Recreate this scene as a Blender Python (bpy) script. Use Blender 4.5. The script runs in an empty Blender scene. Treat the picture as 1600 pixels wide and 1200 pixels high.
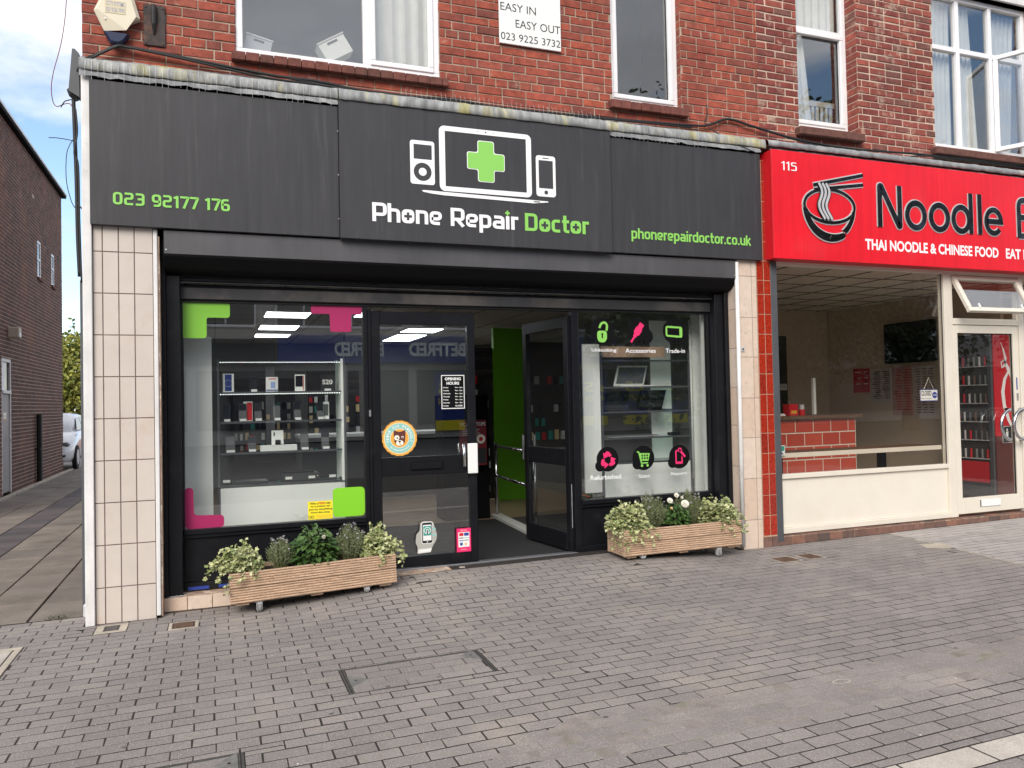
import bpy, math, random
from mathutils import Vector, Matrix
random.seed(7)
D = bpy.data
SC = bpy.context.scene
COL = SC.collection
R = math.radians

# ------------------------------------------------------------------ camera, world, sun, exposure
cam_d = D.cameras.new('camera'); cam = D.objects.new('camera', cam_d); COL.objects.link(cam)
CAM = Vector((0, -6.3, 1.526))
rx = Vector((0.93447698, -0.35540737, -0.02093719)); ux = Vector((0.01162203, -0.02832484, 0.99953121)); fx = Vector((0.3558338, 0.93428224, 0.02233836))
cam.matrix_world = Matrix(((rx.x, ux.x, -fx.x, CAM.x), (rx.y, ux.y, -fx.y, CAM.y), (rx.z, ux.z, -fx.z, CAM.z), (0, 0, 0, 1)))
cam_d.sensor_width = 36; cam_d.lens = 36 * 1225 / 1600; cam_d.clip_start = 0.05; cam_d.clip_end = 2000
SC.camera = cam

SUN_EL, SUN_AZ = R(36), R(212)      # azimuth of the sun, clockwise from +Y
w = D.worlds.new('World'); SC.world = w; w.use_nodes = True
nt = w.node_tree; nt.nodes.clear()
out = nt.nodes.new('ShaderNodeOutputWorld')
sky = nt.nodes.new('ShaderNodeTexSky'); sky.sky_type = 'NISHITA'; sky.sun_disc = False
sky.sun_elevation = SUN_EL; sky.sun_rotation = SUN_AZ; sky.air_density = 1.0; sky.dust_density = 0.3; sky.ozone_density = 1.5
bg1 = nt.nodes.new('ShaderNodeBackground'); bg1.inputs[1].default_value = 0.135
bg2 = nt.nodes.new('ShaderNodeBackground'); bg2.inputs[0].default_value = (0.86, 0.87, 0.93, 1); bg2.inputs[1].default_value = 0.70
nt.links.new(sky.outputs[0], bg1.inputs[0])
tc = nt.nodes.new('ShaderNodeTexCoord'); mp = nt.nodes.new('ShaderNodeMapping'); mp.inputs['Scale'].default_value = (1, 1, 2.2)
mp.inputs['Location'].default_value = (8.1508, 6.1763, 6.8986)
nz = nt.nodes.new('ShaderNodeTexNoise'); nz.inputs['Scale'].default_value = 1.9; nz.inputs['Detail'].default_value = 7; nz.inputs['Roughness'].default_value = 0.55
rp = nt.nodes.new('ShaderNodeValToRGB'); rp.color_ramp.elements[0].position = 0.385; rp.color_ramp.elements[1].position = 0.49
nt.links.new(tc.outputs['Generated'], mp.inputs[0]); nt.links.new(mp.outputs[0], nz.inputs['Vector']); nt.links.new(nz.outputs[0], rp.inputs[0])
mx = nt.nodes.new('ShaderNodeMixShader')
nz2 = nt.nodes.new('ShaderNodeTexNoise'); nz2.inputs['Scale'].default_value = 3.1; nz2.inputs['Detail'].default_value = 5
mr2 = nt.nodes.new('ShaderNodeMapRange'); mr2.inputs['From Min'].default_value = 0.35; mr2.inputs['From Max'].default_value = 0.68; mr2.inputs['To Min'].default_value = 0.56; mr2.inputs['To Max'].default_value = 0.98
nt.links.new(mp.outputs[0], nz2.inputs['Vector']); nt.links.new(nz2.outputs[0], mr2.inputs[0]); nt.links.new(mr2.outputs[0], bg2.inputs[1])
nt.links.new(rp.outputs[0], mx.inputs[0]); nt.links.new(bg1.outputs[0], mx.inputs[1]); nt.links.new(bg2.outputs[0], mx.inputs[2])
nt.links.new(mx.outputs[0], out.inputs[0])
sun_d = D.lights.new('sun', 'SUN'); sun_d.energy = 2.0; sun_d.angle = R(34); sun_d.color = (1, 0.93, 0.83)
sun = D.objects.new('sun', sun_d); COL.objects.link(sun)
sd = Vector((math.sin(SUN_AZ) * math.cos(SUN_EL), math.cos(SUN_AZ) * math.cos(SUN_EL), math.sin(SUN_EL)))
sun.rotation_euler = sd.to_track_quat('Z', 'Y').to_euler()
SC.view_settings.view_transform = 'Standard'; SC.view_settings.look = 'None'; SC.view_settings.exposure = 0.80; SC.view_settings.gamma = 1
SC.view_settings.use_curve_mapping = False

# ------------------------------------------------------------------ materials
def _n(t, typ, **k):
    n = t.nodes.new(typ)
    for a, v in k.items():
        if a in n.inputs.keys(): n.inputs[a].default_value = v
        else: setattr(n, a, v)
    return n
def rgba(c): return (c[0], c[1], c[2], 1)
def mat(name, c, rough=0.6, metal=0.0, spec=0.5, var=0.0, vscale=3.0, grain=0.0, gscale=150.0, bump=0.0, bscale=80.0, emit=0.0,
        c2=None, c2scale=2.0, c2pos=(0.5, 0.65), streak=0.0, var2=0.0, rnd=None, speck=0.0, coat=0.0, stretch=None):
    m = D.materials.new(name); m.use_nodes = True; t = m.node_tree; b = t.nodes['Principled BSDF']; L = t.links
    b.inputs['Roughness'].default_value = rough; b.inputs['Metallic'].default_value = metal; b.inputs['Specular IOR Level'].default_value = spec
    b.inputs['Coat Weight'].default_value = coat
    col = _n(t, 'ShaderNodeRGB'); col.outputs[0].default_value = rgba(c); cur = col.outputs[0]
    geo = _n(t, 'ShaderNodeNewGeometry'); pos = geo.outputs['Position']
    if rnd:      # list of colours chosen per piece
        oi = _n(t, 'ShaderNodeObjectInfo'); ad = _n(t, 'ShaderNodeMath', operation='ADD'); fr = _n(t, 'ShaderNodeMath', operation='FRACT')
        L.new(oi.outputs['Random'], ad.inputs[0]); L.new(geo.outputs['Random Per Island'], ad.inputs[1]); L.new(ad.outputs[0], fr.inputs[0])
        cr = _n(t, 'ShaderNodeValToRGB'); cr.color_ramp.interpolation = 'LINEAR'
        els = cr.color_ramp.elements
        while len(els) < len(rnd): els.new(0.5)
        for i, cc in enumerate(rnd):
            els[i].position = i / (len(rnd) - 1); els[i].color = rgba(cc)
        L.new(fr.outputs[0], cr.inputs[0]); cur = cr.outputs[0]
    def vec(scale):
        if stretch:
            mm = _n(t, 'ShaderNodeMapping'); mm.inputs['Scale'].default_value = stretch; L.new(pos, mm.inputs[0]); return mm.outputs[0]
        return pos
    def mulby(cur, fac_out, lo, hi):
        mr = _n(t, 'ShaderNodeMapRange'); mr.inputs['To Min'].default_value = lo; mr.inputs['To Max'].default_value = hi
        mr.inputs['From Min'].default_value = 0.3; mr.inputs['From Max'].default_value = 0.7
        L.new(fac_out, mr.inputs[0])
        vm = _n(t, 'ShaderNodeVectorMath', operation='SCALE'); L.new(cur, vm.inputs[0]); L.new(mr.outputs[0], vm.inputs['Scale']); return vm.outputs[0]
    if c2:
        nn = _n(t, 'ShaderNodeTexNoise', Scale=c2scale, Detail=6, Roughness=0.65); L.new(vec(1), nn.inputs['Vector'])
        rr = _n(t, 'ShaderNodeMapRange'); rr.inputs['From Min'].default_value = c2pos[0]; rr.inputs['From Max'].default_value = c2pos[1]; L.new(nn.outputs[0], rr.inputs[0])
        mc = _n(t, 'ShaderNodeMix', data_type='RGBA'); L.new(rr.outputs[0], mc.inputs[0]); L.new(cur, mc.inputs[6]); mc.inputs[7].default_value = rgba(c2); cur = mc.outputs[2]
    if var:
        nn = _n(t, 'ShaderNodeTexNoise', Scale=vscale, Detail=5, Roughness=0.6); L.new(vec(1), nn.inputs['Vector']); cur = mulby(cur, nn.outputs[0], 1 - var, 1 + var)
    if var2:
        nn = _n(t, 'ShaderNodeTexNoise', Scale=0.9, Detail=4, Roughness=0.65); L.new(pos, nn.inputs['Vector']); cur = mulby(cur, nn.outputs[0], 1 - var2, 1 + var2)
    if grain:
        nn = _n(t, 'ShaderNodeTexNoise', Scale=gscale, Detail=3, Roughness=0.7); L.new(pos, nn.inputs['Vector']); cur = mulby(cur, nn.outputs[0], 1 - grain, 1 + grain)
    if streak:
        mm = _n(t, 'ShaderNodeMapping'); mm.inputs['Scale'].default_value = (22, 22, 0.8); L.new(pos, mm.inputs[0])
        nn = _n(t, 'ShaderNodeTexNoise', Scale=1.0, Detail=4, Roughness=0.6); L.new(mm.outputs[0], nn.inputs['Vector']); cur = mulby(cur, nn.outputs[0], 1 - streak, 1 + streak)
    if speck:
        vo = _n(t, 'ShaderNodeTexVoronoi', Scale=110.0); L.new(pos, vo.inputs['Vector'])
        lt = _n(t, 'ShaderNodeMath', operation='LESS_THAN'); L.new(vo.outputs['Distance'], lt.inputs[0]); lt.inputs[1].default_value = 0.22
        sep = _n(t, 'ShaderNodeSeparateColor'); L.new(vo.outputs['Color'], sep.inputs[0])
        l2 = _n(t, 'ShaderNodeMath', operation='LESS_THAN'); L.new(sep.outputs[0], l2.inputs[0]); l2.inputs[1].default_value = speck
        mu = _n(t, 'ShaderNodeMath', operation='MULTIPLY'); L.new(lt.outputs[0], mu.inputs[0]); L.new(l2.outputs[0], mu.inputs[1])
        mc = _n(t, 'ShaderNodeMix', data_type='RGBA'); L.new(mu.outputs[0], mc.inputs[0]); L.new(cur, mc.inputs[6]); mc.inputs[7].default_value = (0.5, 0.48, 0.45, 1); cur = mc.outputs[2]
    L.new(cur, b.inputs['Base Color'])
    if bump:
        nn = _n(t, 'ShaderNodeTexNoise', Scale=bscale, Detail=4, Roughness=0.65); L.new(vec(1), nn.inputs['Vector'])
        bp = _n(t, 'ShaderNodeBump'); bp.inputs['Strength'].default_value = bump; bp.inputs['Distance'].default_value = 0.004
        L.new(nn.outputs[0], bp.inputs['Height']); L.new(bp.outputs[0], b.inputs['Normal'])
    if emit:
        b.inputs['Emission Color'].default_value = rgba(c); b.inputs['Emission Strength'].default_value = emit
    return m
def glass_mat(name, refl=0.09, tint=(0.93, 0.96, 0.95), rough=0.0, graze=0.6, wav=0.0):
    m = D.materials.new(name); m.use_nodes = True; t = m.node_tree; t.nodes.clear(); L = t.links
    o = _n(t, 'ShaderNodeOutputMaterial'); tr = _n(t, 'ShaderNodeBsdfTransparent'); tr.inputs[0].default_value = rgba(tint)
    gl = _n(t, 'ShaderNodeBsdfAnisotropic'); gl.inputs['Roughness'].default_value = rough
    gl.inputs[0].default_value = (0.95, 0.98, 1, 1)
    lw = _n(t, 'ShaderNodeLayerWeight'); lw.inputs[0].default_value = 0.5
    mr = _n(t, 'ShaderNodeMapRange'); mr.inputs['To Min'].default_value = refl; mr.inputs['To Max'].default_value = graze
    pw = _n(t, 'ShaderNodeMath', operation='POWER'); pw.inputs[1].default_value = 3.0
    L.new(lw.outputs['Facing'], pw.inputs[0]); L.new(pw.outputs[0], mr.inputs[0])
    ms = _n(t, 'ShaderNodeMixShader'); L.new(mr.outputs[0], ms.inputs[0]); L.new(tr.outputs[0], ms.inputs[1]); L.new(gl.outputs[0], ms.inputs[2]); L.new(ms.outputs[0], o.inputs[0])
    if wav:
        g = _n(t, 'ShaderNodeNewGeometry'); nn = _n(t, 'ShaderNodeTexNoise', Scale=1.3, Detail=1); L.new(g.outputs['Position'], nn.inputs['Vector'])
        bp = _n(t, 'ShaderNodeBump'); bp.inputs['Strength'].default_value = wav; bp.inputs['Distance'].default_value = 0.02; L.new(nn.outputs[0], bp.inputs['Height']); L.new(bp.outputs[0], gl.inputs['Normal'])
    return m
BR = [(0.305, 0.064, 0.037), (0.25, 0.054, 0.035), (0.36, 0.080, 0.043), (0.285, 0.063, 0.042), (0.20, 0.054, 0.039), (0.33, 0.070, 0.041), (0.28, 0.078, 0.050)]
M = dict(
    brick=mat('brick_face', (0.3, .06, .04), 0.85, var=0.28, vscale=14, var2=0.28, grain=0.22, gscale=130, bump=0.7, bscale=70, rnd=BR, c2=(0.42, 0.30, 0.24), c2scale=9, c2pos=(0.62, 0.8)),
    brick2=mat('brick_face_weathered', (0.3, .06, .04), 0.88, var=0.3, vscale=12, var2=0.25, grain=0.25, gscale=130, bump=0.9, bscale=60, rnd=[(0.24, 0.050, 0.036), (0.18, 0.040, 0.032), (0.30, 0.075, 0.05), (0.22, 0.05, 0.04), (0.17, 0.07, 0.055)], c2=(0.45, 0.32, 0.25), c2scale=7, c2pos=(0.55, 0.72)),
    mortar=mat('mortar', (0.37, 0.29, 0.225), 0.95, var=0.4, vscale=5, grain=0.2, bump=0.6, bscale=50),
    mortar2=mat('mortar_pale', (0.52, 0.40, 0.32), 0.95, var=0.25, vscale=5, grain=0.2, bump=0.8, bscale=50),
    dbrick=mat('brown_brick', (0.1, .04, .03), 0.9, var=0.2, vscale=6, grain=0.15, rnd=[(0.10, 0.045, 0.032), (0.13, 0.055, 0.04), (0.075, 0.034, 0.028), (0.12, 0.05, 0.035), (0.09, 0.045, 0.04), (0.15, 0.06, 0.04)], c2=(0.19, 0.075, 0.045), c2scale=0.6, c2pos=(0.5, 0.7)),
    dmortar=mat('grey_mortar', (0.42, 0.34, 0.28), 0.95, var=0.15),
    silltile=mat('sill_brick', (0.16, 0.055, 0.04), 0.85, var=0.3, vscale=20, grain=0.3, bump=0.8, rnd=[(0.13, 0.042, 0.032), (0.17, 0.055, 0.04), (0.10, 0.04, 0.03)]),
    sillstone=mat('brown_stone', (0.13, 0.055, 0.042), 0.9, var=0.35, vscale=15, grain=0.3, bump=0.8, c2=(0.12, 0.12, 0.07), c2scale=12, c2pos=(0.6, 0.75)),
    lead=mat('lead_flashing', (0.27, 0.28, 0.28), 0.75, metal=0.0, var=0.35, vscale=7, streak=0.3, bump=0.8, bscale=14, c2=(0.42, 0.385, 0.17), c2scale=1.4, c2pos=(0.50, 0.66), stretch=(3, 3, 0.8)),
    lead2=mat('grey_lead', (0.22, 0.23, 0.24), 0.7, var=0.35, vscale=9, bump=1.0, bscale=12, c2=(0.40, 0.40, 0.39), c2scale=6, c2pos=(0.5, 0.7)),
    wire=mat('galvanised_wire', (0.5, 0.5, 0.48), 0.5, metal=0.6),
    sign=mat('charcoal_sign_panel', (0.039, 0.0385, 0.043), 0.48, var=0.10, vscale=2, var2=0.12, streak=0.08, spec=0.4, c2=(0.062, 0.061, 0.064), c2scale=1.0, c2pos=(0.58, 0.8), stretch=(14, 14, 0.9)),
    signw=mat('white_vinyl', (0.88, 0.88, 0.9), 0.4), signg=mat('green_vinyl', (0.25, 0.60, 0.11), 0.5), signd=mat('charcoal_vinyl', (0.041, 0.0405, 0.045), 0.48),
    box=mat('shutter_box_metal', (0.082, 0.080, 0.085), 0.30, spec=0.6, var=0.25, vscale=1.2, streak=0.08, bump=0.15, bscale=2.5),
    hoodshade=mat('shaded_hood_underside', (0.006, 0.006, 0.007), 0.75, spec=0.2),  # shade beneath the shutter box put into a blacker copy of its metal
    black=mat('black_powder_coat', (0.007, 0.0075, 0.010), 0.38, var=0.2, vscale=8, grain=0.12, gscale=220, spec=0.26, c2=(0.020, 0.020, 0.021), c2scale=6, c2pos=(0.55, 0.9)),
    dusty=mat('dusty_black_frame', (0.022, 0.022, 0.025), 0.6, grain=0.5, gscale=260, var=0.3, c2=(0.085, 0.075, 0.066), c2scale=2, c2pos=(0.42, 0.7)),
    rubber=mat('black_gasket', (0.006, 0.006, 0.007), 0.6),
    whiteframe=mat('white_upvc', (0.80, 0.80, 0.82), 0.35, var=0.05, vscale=4, spec=0.5),
    cream=mat('cream_frame', (0.70, 0.65, 0.56), 0.42, var=0.05, vscale=3), creampanel=mat('cream_panel', (0.74, 0.69, 0.60), 0.5, var=0.06, vscale=1.5, c2=(0.62, 0.57, 0.48), c2scale=1.5, c2pos=(0.5, 0.8)),
    beige=mat('beige_marble_tile', (0.62, 0.52, 0.45), 0.28, var=0.05, vscale=4, rnd=[(0.56, 0.497, 0.445), (0.59, 0.527, 0.474), (0.57, 0.507, 0.456)], c2=(0.55, 0.44, 0.36), c2scale=3, c2pos=(0.55, 0.75), spec=0.5),
    beige2=mat('buff_stone_tile', (0.60, 0.47, 0.37), 0.35, var=0.08, vscale=14, grain=0.06, rnd=[(0.60, 0.46, 0.36), (0.66, 0.55, 0.46), (0.58, 0.43, 0.33), (0.68, 0.57, 0.48)], c2=(0.48, 0.36, 0.27), c2scale=16, c2pos=(0.6, 0.7)),
    beigegrout=mat('dark_grout', (0.16, 0.11, 0.10), 0.9, var=0.2, vscale=8),
    redtile=mat('glazed_red_tile', (0.45, 0.035, 0.012), 0.14, spec=0.6, var=0.35, vscale=40, c2=(0.40, 0.055, 0.018), c2scale=55, c2pos=(0.52, 0.66), rnd=[(0.30, 0.020, 0.012), (0.36, 0.026, 0.012), (0.24, 0.018, 0.012)]),
    redgrout=mat('red_tile_grout', (0.50, 0.32, 0.22), 0.9),
    redsign=mat('red_sign_acrylic', (0.72, 0.015, 0.028), 0.28, spec=0.3, streak=0.07, var2=0.10, c2=(0.66, 0.035, 0.045), c2scale=1.2, c2pos=(0.55, 0.75)), redside=mat('red_sign_return', (0.62, 0.012, 0.02), 0.4),
    gloss=mat('black_gloss_letter', (0.008, 0.008, 0.009), 0.08, spec=0.6, coat=0.5), silver=mat('silver_edge', (0.62, 0.62, 0.63), 0.35, metal=0.3),
    paver=mat('concrete_paver', (0.2, 0.2, 0.2), 0.85, var=0.10, vscale=1.1, var2=0.10, grain=0.28, gscale=120, bump=0.7, bscale=170, speck=0.28,
              rnd=[(0.222, 0.199, 0.187), (0.240, 0.215, 0.201), (0.208, 0.187, 0.178), (0.230, 0.206, 0.192), (0.256, 0.228, 0.210), (0.217, 0.195, 0.184)], c2=(0.30, 0.26, 0.22), c2scale=0.9, c2pos=(0.55, 0.75)),
    paver2=mat('pale_concrete_paver', (0.3, 0.3, 0.3), 0.85, var=0.12, vscale=2, grain=0.2, gscale=190, bump=0.6, bscale=170, speck=0.2, rnd=[(0.34, 0.31, 0.29), (0.38, 0.35, 0.33), (0.30, 0.28, 0.265)]),
    joint=mat('joint_soil', (0.022, 0.017, 0.014), 0.95, var=0.4, vscale=9),
    jsand=mat('joint_sand', (0.225, 0.195, 0.175), 0.95, var=0.2, vscale=12, grain=0.3, c2=(0.15, 0.16, 0.09), c2scale=5, c2pos=(0.55, 0.7)),
    slab=mat('paving_slab', (0.2, .15, .11), 0.9, var=0.2, vscale=2.5, grain=0.18, gscale=90, bump=0.5, rnd=[(0.19, 0.162, 0.138), (0.225, 0.192, 0.16), (0.165, 0.143, 0.124), (0.205, 0.175, 0.148)], c2=(0.12, 0.105, 0.085), c2scale=1.5, c2pos=(0.5, 0.75)),
    slabd=mat('dark_paving_slab', (0.1, .08, .08), 0.85, var=0.2, vscale=3, grain=0.15, rnd=[(0.085, 0.072, 0.075), (0.105, 0.088, 0.088), (0.07, 0.062, 0.066)]),
    granite=mat('pale_granite', (0.44, 0.40, 0.35), 0.8, var=0.15, vscale=4, grain=0.25, gscale=120, speck=0.3, c2=(0.33, 0.30, 0.25), c2scale=3, c2pos=(0.5, 0.7)),
    concrete=mat('concrete', (0.42, 0.37, 0.30), 0.92, var=0.25, vscale=8, grain=0.2, bump=0.8),
    asphalt=mat('asphalt', (0.09, 0.088, 0.085), 0.95, var=0.2, vscale=2, grain=0.3), ground=mat('distant_ground', (0.20, 0.185, 0.175), 0.95, var=0.2, vscale=0.5),
    iron=mat('rusty_iron', (0.11, 0.06, 0.04), 0.8, var=0.4, vscale=30, grain=0.3, bump=0.6), irong=mat('grey_iron', (0.085, 0.082, 0.08), 0.55, metal=0.4, var=0.3, vscale=20),
    steps=mat('tan_broken_tile', (0.42, 0.29, 0.21), 0.8, var=0.35, vscale=16, grain=0.25, bump=1.0, c2=(0.60, 0.48, 0.38), c2scale=9, c2pos=(0.52, 0.6)),
    quarry=mat('quarry_tile', (0.2, .1, .08), 0.75, var=0.25, vscale=18, rnd=[(0.13, 0.075, 0.06), (0.20, 0.10, 0.075), (0.085, 0.062, 0.055), (0.25, 0.12, 0.08), (0.15, 0.09, 0.075)]),
    alu=mat('aluminium', (0.5, 0.5, 0.52), 0.35, metal=0.85), steel=mat('stainless_steel', (0.62, 0.62, 0.63), 0.18, metal=1.0), zinc=mat('zinc', (0.62, 0.62, 0.63), 0.4, metal=0.25, var=0.2, vscale=30),
    trim=mat('white_trim', (0.68, 0.67, 0.66), 0.55, var=0.10, vscale=5, streak=0.08, c2=(0.40, 0.36, 0.32), c2scale=3, c2pos=(0.62, 0.8)), greytrim=mat('grey_trim', (0.075, 0.08, 0.09), 0.5, var=0.15),
    wood=mat('grooved_softwood', (0.46, 0.27, 0.16), 0.7, var=0.25, vscale=5, grain=0.18, gscale=60, bump=0.5, bscale=14, stretch=(1.5, 12, 12), rnd=[(0.50, 0.345, 0.235), (0.44, 0.295, 0.195), (0.55, 0.39, 0.27)], c2=(0.25, 0.13, 0.08), c2scale=3, c2pos=(0.56, 0.8)),
    plate=mat('worn_steel_plate', (.15, .147, .14), .6, var=.3, vscale=20), gum=mat('gum_spot', (.10, .095, .09), .7),
    soil=mat('potting_soil', (0.03, 0.02, 0.014), 0.95, grain=0.4, bump=1.0),
    ivy=mat('variegated_ivy_leaf', (0.3, .35, .1), 0.5, rnd=[(0.30, 0.33, 0.12), (0.52, 0.53, 0.27), (0.12, 0.18, 0.05), (0.60, 0.60, 0.36), (0.20, 0.25, 0.08), (0.44, 0.45, 0.21)]),
    lav=mat('grey_green_leaf', (0.2, .25, .18), 0.7, rnd=[(0.15, 0.19, 0.09), (0.22, 0.26, 0.14), (0.10, 0.135, 0.06), (0.29, 0.32, 0.19)]),
    leaf=mat('dark_green_leaf', (0.05, .1, .03), 0.45, rnd=[(0.045, 0.10, 0.025), (0.08, 0.15, 0.035), (0.03, 0.07, 0.02), (0.11, 0.19, 0.05)]),
    stem=mat('plant_stem', (0.12, 0.13, 0.05), 0.8), petal=mat('white_petal', (0.85, 0.82, 0.72), 0.6), petaly=mat('cream_petal', (0.80, 0.62, 0.32), 0.6), bud=mat('green_bud', (0.30, 0.42, 0.08), 0.6),
    treeleaf=mat('yellow_green_leaf', (0.2, .22, .04), 0.6, rnd=[(0.20, 0.22, 0.03), (0.30, 0.30, 0.05), (0.11, 0.15, 0.025), (0.36, 0.34, 0.07)]),
    treedark=mat('dark_tree_leaf', (0.04, .07, .02), 0.6, rnd=[(0.03, 0.055, 0.018), (0.06, 0.09, 0.03), (0.02, 0.04, 0.015)]), bark=mat('bark', (0.10, 0.075, 0.055), 0.95, var=0.3, vscale=10),
    white=mat('white_paint', (0.78, 0.79, 0.78), 0.5), offwhite=mat('off_white_board', (0.90, 0.92, 0.90), 0.6, var=0.04, vscale=2), wallgrey=mat('pale_grey_wall', (0.48, 0.49, 0.46), 0.8),
    midgrey=mat('mid_grey_wall', (0.20, 0.205, 0.20), 0.8), green=mat('lime_green_paint', (0.14, 0.44, 0.012), 0.5), greenv=mat('lime_green_vinyl', (0.22, 0.60, 0.02), 0.5), greenv2=mat('translucent_green_vinyl', (0.20, 0.48, 0.05), 0.35), magenta=mat('magenta_vinyl', (0.36, 0.012, 0.10), 0.5), pinkv=mat('pink_vinyl', (0.80, 0.03, 0.16), 0.45),
    yellow=mat('yellow_card', (0.85, 0.72, 0.02), 0.6), blk=mat('matt_black', (0.005, 0.005, 0.006), 0.8, spec=0.12), txt=mat('black_print', (0.01, 0.01, 0.012), 0.6), red=mat('red_print', (0.55, 0.01, 0.02), 0.5),
    floorw=mat('oak_laminate', (0.28, 0.20, 0.13), 0.35, var=0.2, vscale=5, stretch=(1.5, 14, 1)), mat_=mat('entrance_mat', (0.012, 0.012, 0.014), 0.95, grain=0.4),
    ceil=mat('ceiling_tile', (0.45, 0.43, 0.40), 0.9), led=mat('led_panel', (0.95, 0.98, 1.0), 0.5, emit=4.5), ledstrip=mat('led_dot', (0.95, 1.0, 0.97), 0.5, emit=1.5),
    darkwall=mat('dark_wall', (0.05, 0.045, 0.042), 0.8), dgrey=mat('dark_grey_plastic', (0.03, 0.031, 0.034), 0.35), screen=mat('dark_screen', (0.015, 0.017, 0.022), 0.12), greyscreen=mat('grey_screen', (0.12, 0.125, 0.13), 0.2),
    brownwall=mat('brown_wall', (0.60, 0.49, 0.38), 0.8, var=0.05), brownceil=mat('beige_ceiling_tile', (0.80, 0.72, 0.62), 0.9), ceilgrid=mat('ceiling_grid', (0.22, 0.18, 0.14), 0.8),
    ctile=mat('terracotta_tile', (0.42, 0.07, 0.045), 0.35, rnd=[(0.52, 0.085, 0.055), (0.46, 0.072, 0.05), (0.56, 0.10, 0.06)]), countertop=mat('brown_counter', (0.14, 0.08, 0.045), 0.5),
    bluev=mat('blue_print', (0.02, 0.05, 0.30), 0.5), tealv=mat('teal_print', (0.02, 0.30, 0.25), 0.5), navy=mat('navy_sign', (0.012, 0.04, 0.24), 0.5), orange=mat('orange_print', (0.80, 0.38, 0.06), 0.5), mint=mat('mint_print', (0.25, 0.55, 0.50), 0.5), brownp=mat('brown_print', (0.11, 0.03, 0.025), 0.5),
    skin=mat('greyish_hand_print', (0.42, 0.42, 0.38), 0.5), curtain=mat('pale_curtain', (0.82, 0.84, 0.83), 0.9, var=0.08, vscale=6), render=mat('pale_render', (0.42, 0.40, 0.375), 0.9, var=0.1, vscale=1), renderd=mat('dark_window_band', (0.03, 0.035, 0.05), 0.2),
    carwhite=mat('white_car_paint', (0.75, 0.76, 0.78), 0.2, coat=0.6), tyre=mat('tyre', (0.015, 0.015, 0.016), 0.9), cardark=mat('car_window', (0.02, 0.025, 0.03), 0.08),
    cable=mat('black_cable', (0.010, 0.010, 0.011), 0.55), redwire=mat('thin_red_wire', (0.20, 0.03, 0.03), 0.6), alarm=mat('cream_alarm_cover', (0.68, 0.62, 0.48), 0.45, var=0.05), alarmblue=mat('dark_blue_lens', (0.01, 0.018, 0.06), 0.2), greybox=mat('beige_box', (0.50, 0.45, 0.37), 0.6),
    doorgrey=mat('grey_door', (0.26, 0.24, 0.245), 0.5, var=0.06), mosswood=mat('moss', (0.05, 0.06, 0.02), 0.95),
    glassd=glass_mat('shop_glass', 0.12, (0.97,0.98,0.97), graze=0.6), glassn=glass_mat('restaurant_glass', 0.055, (0.98, 0.97, 0.95), graze=0.5), glassu=glass_mat('upstairs_glass', 0.10, (0.88, 0.88, 0.87), graze=0.8, wav=0.02), shelfglass=glass_mat('shelf_glass', 0.12, (0.75, 0.88, 0.84)),
)

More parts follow.
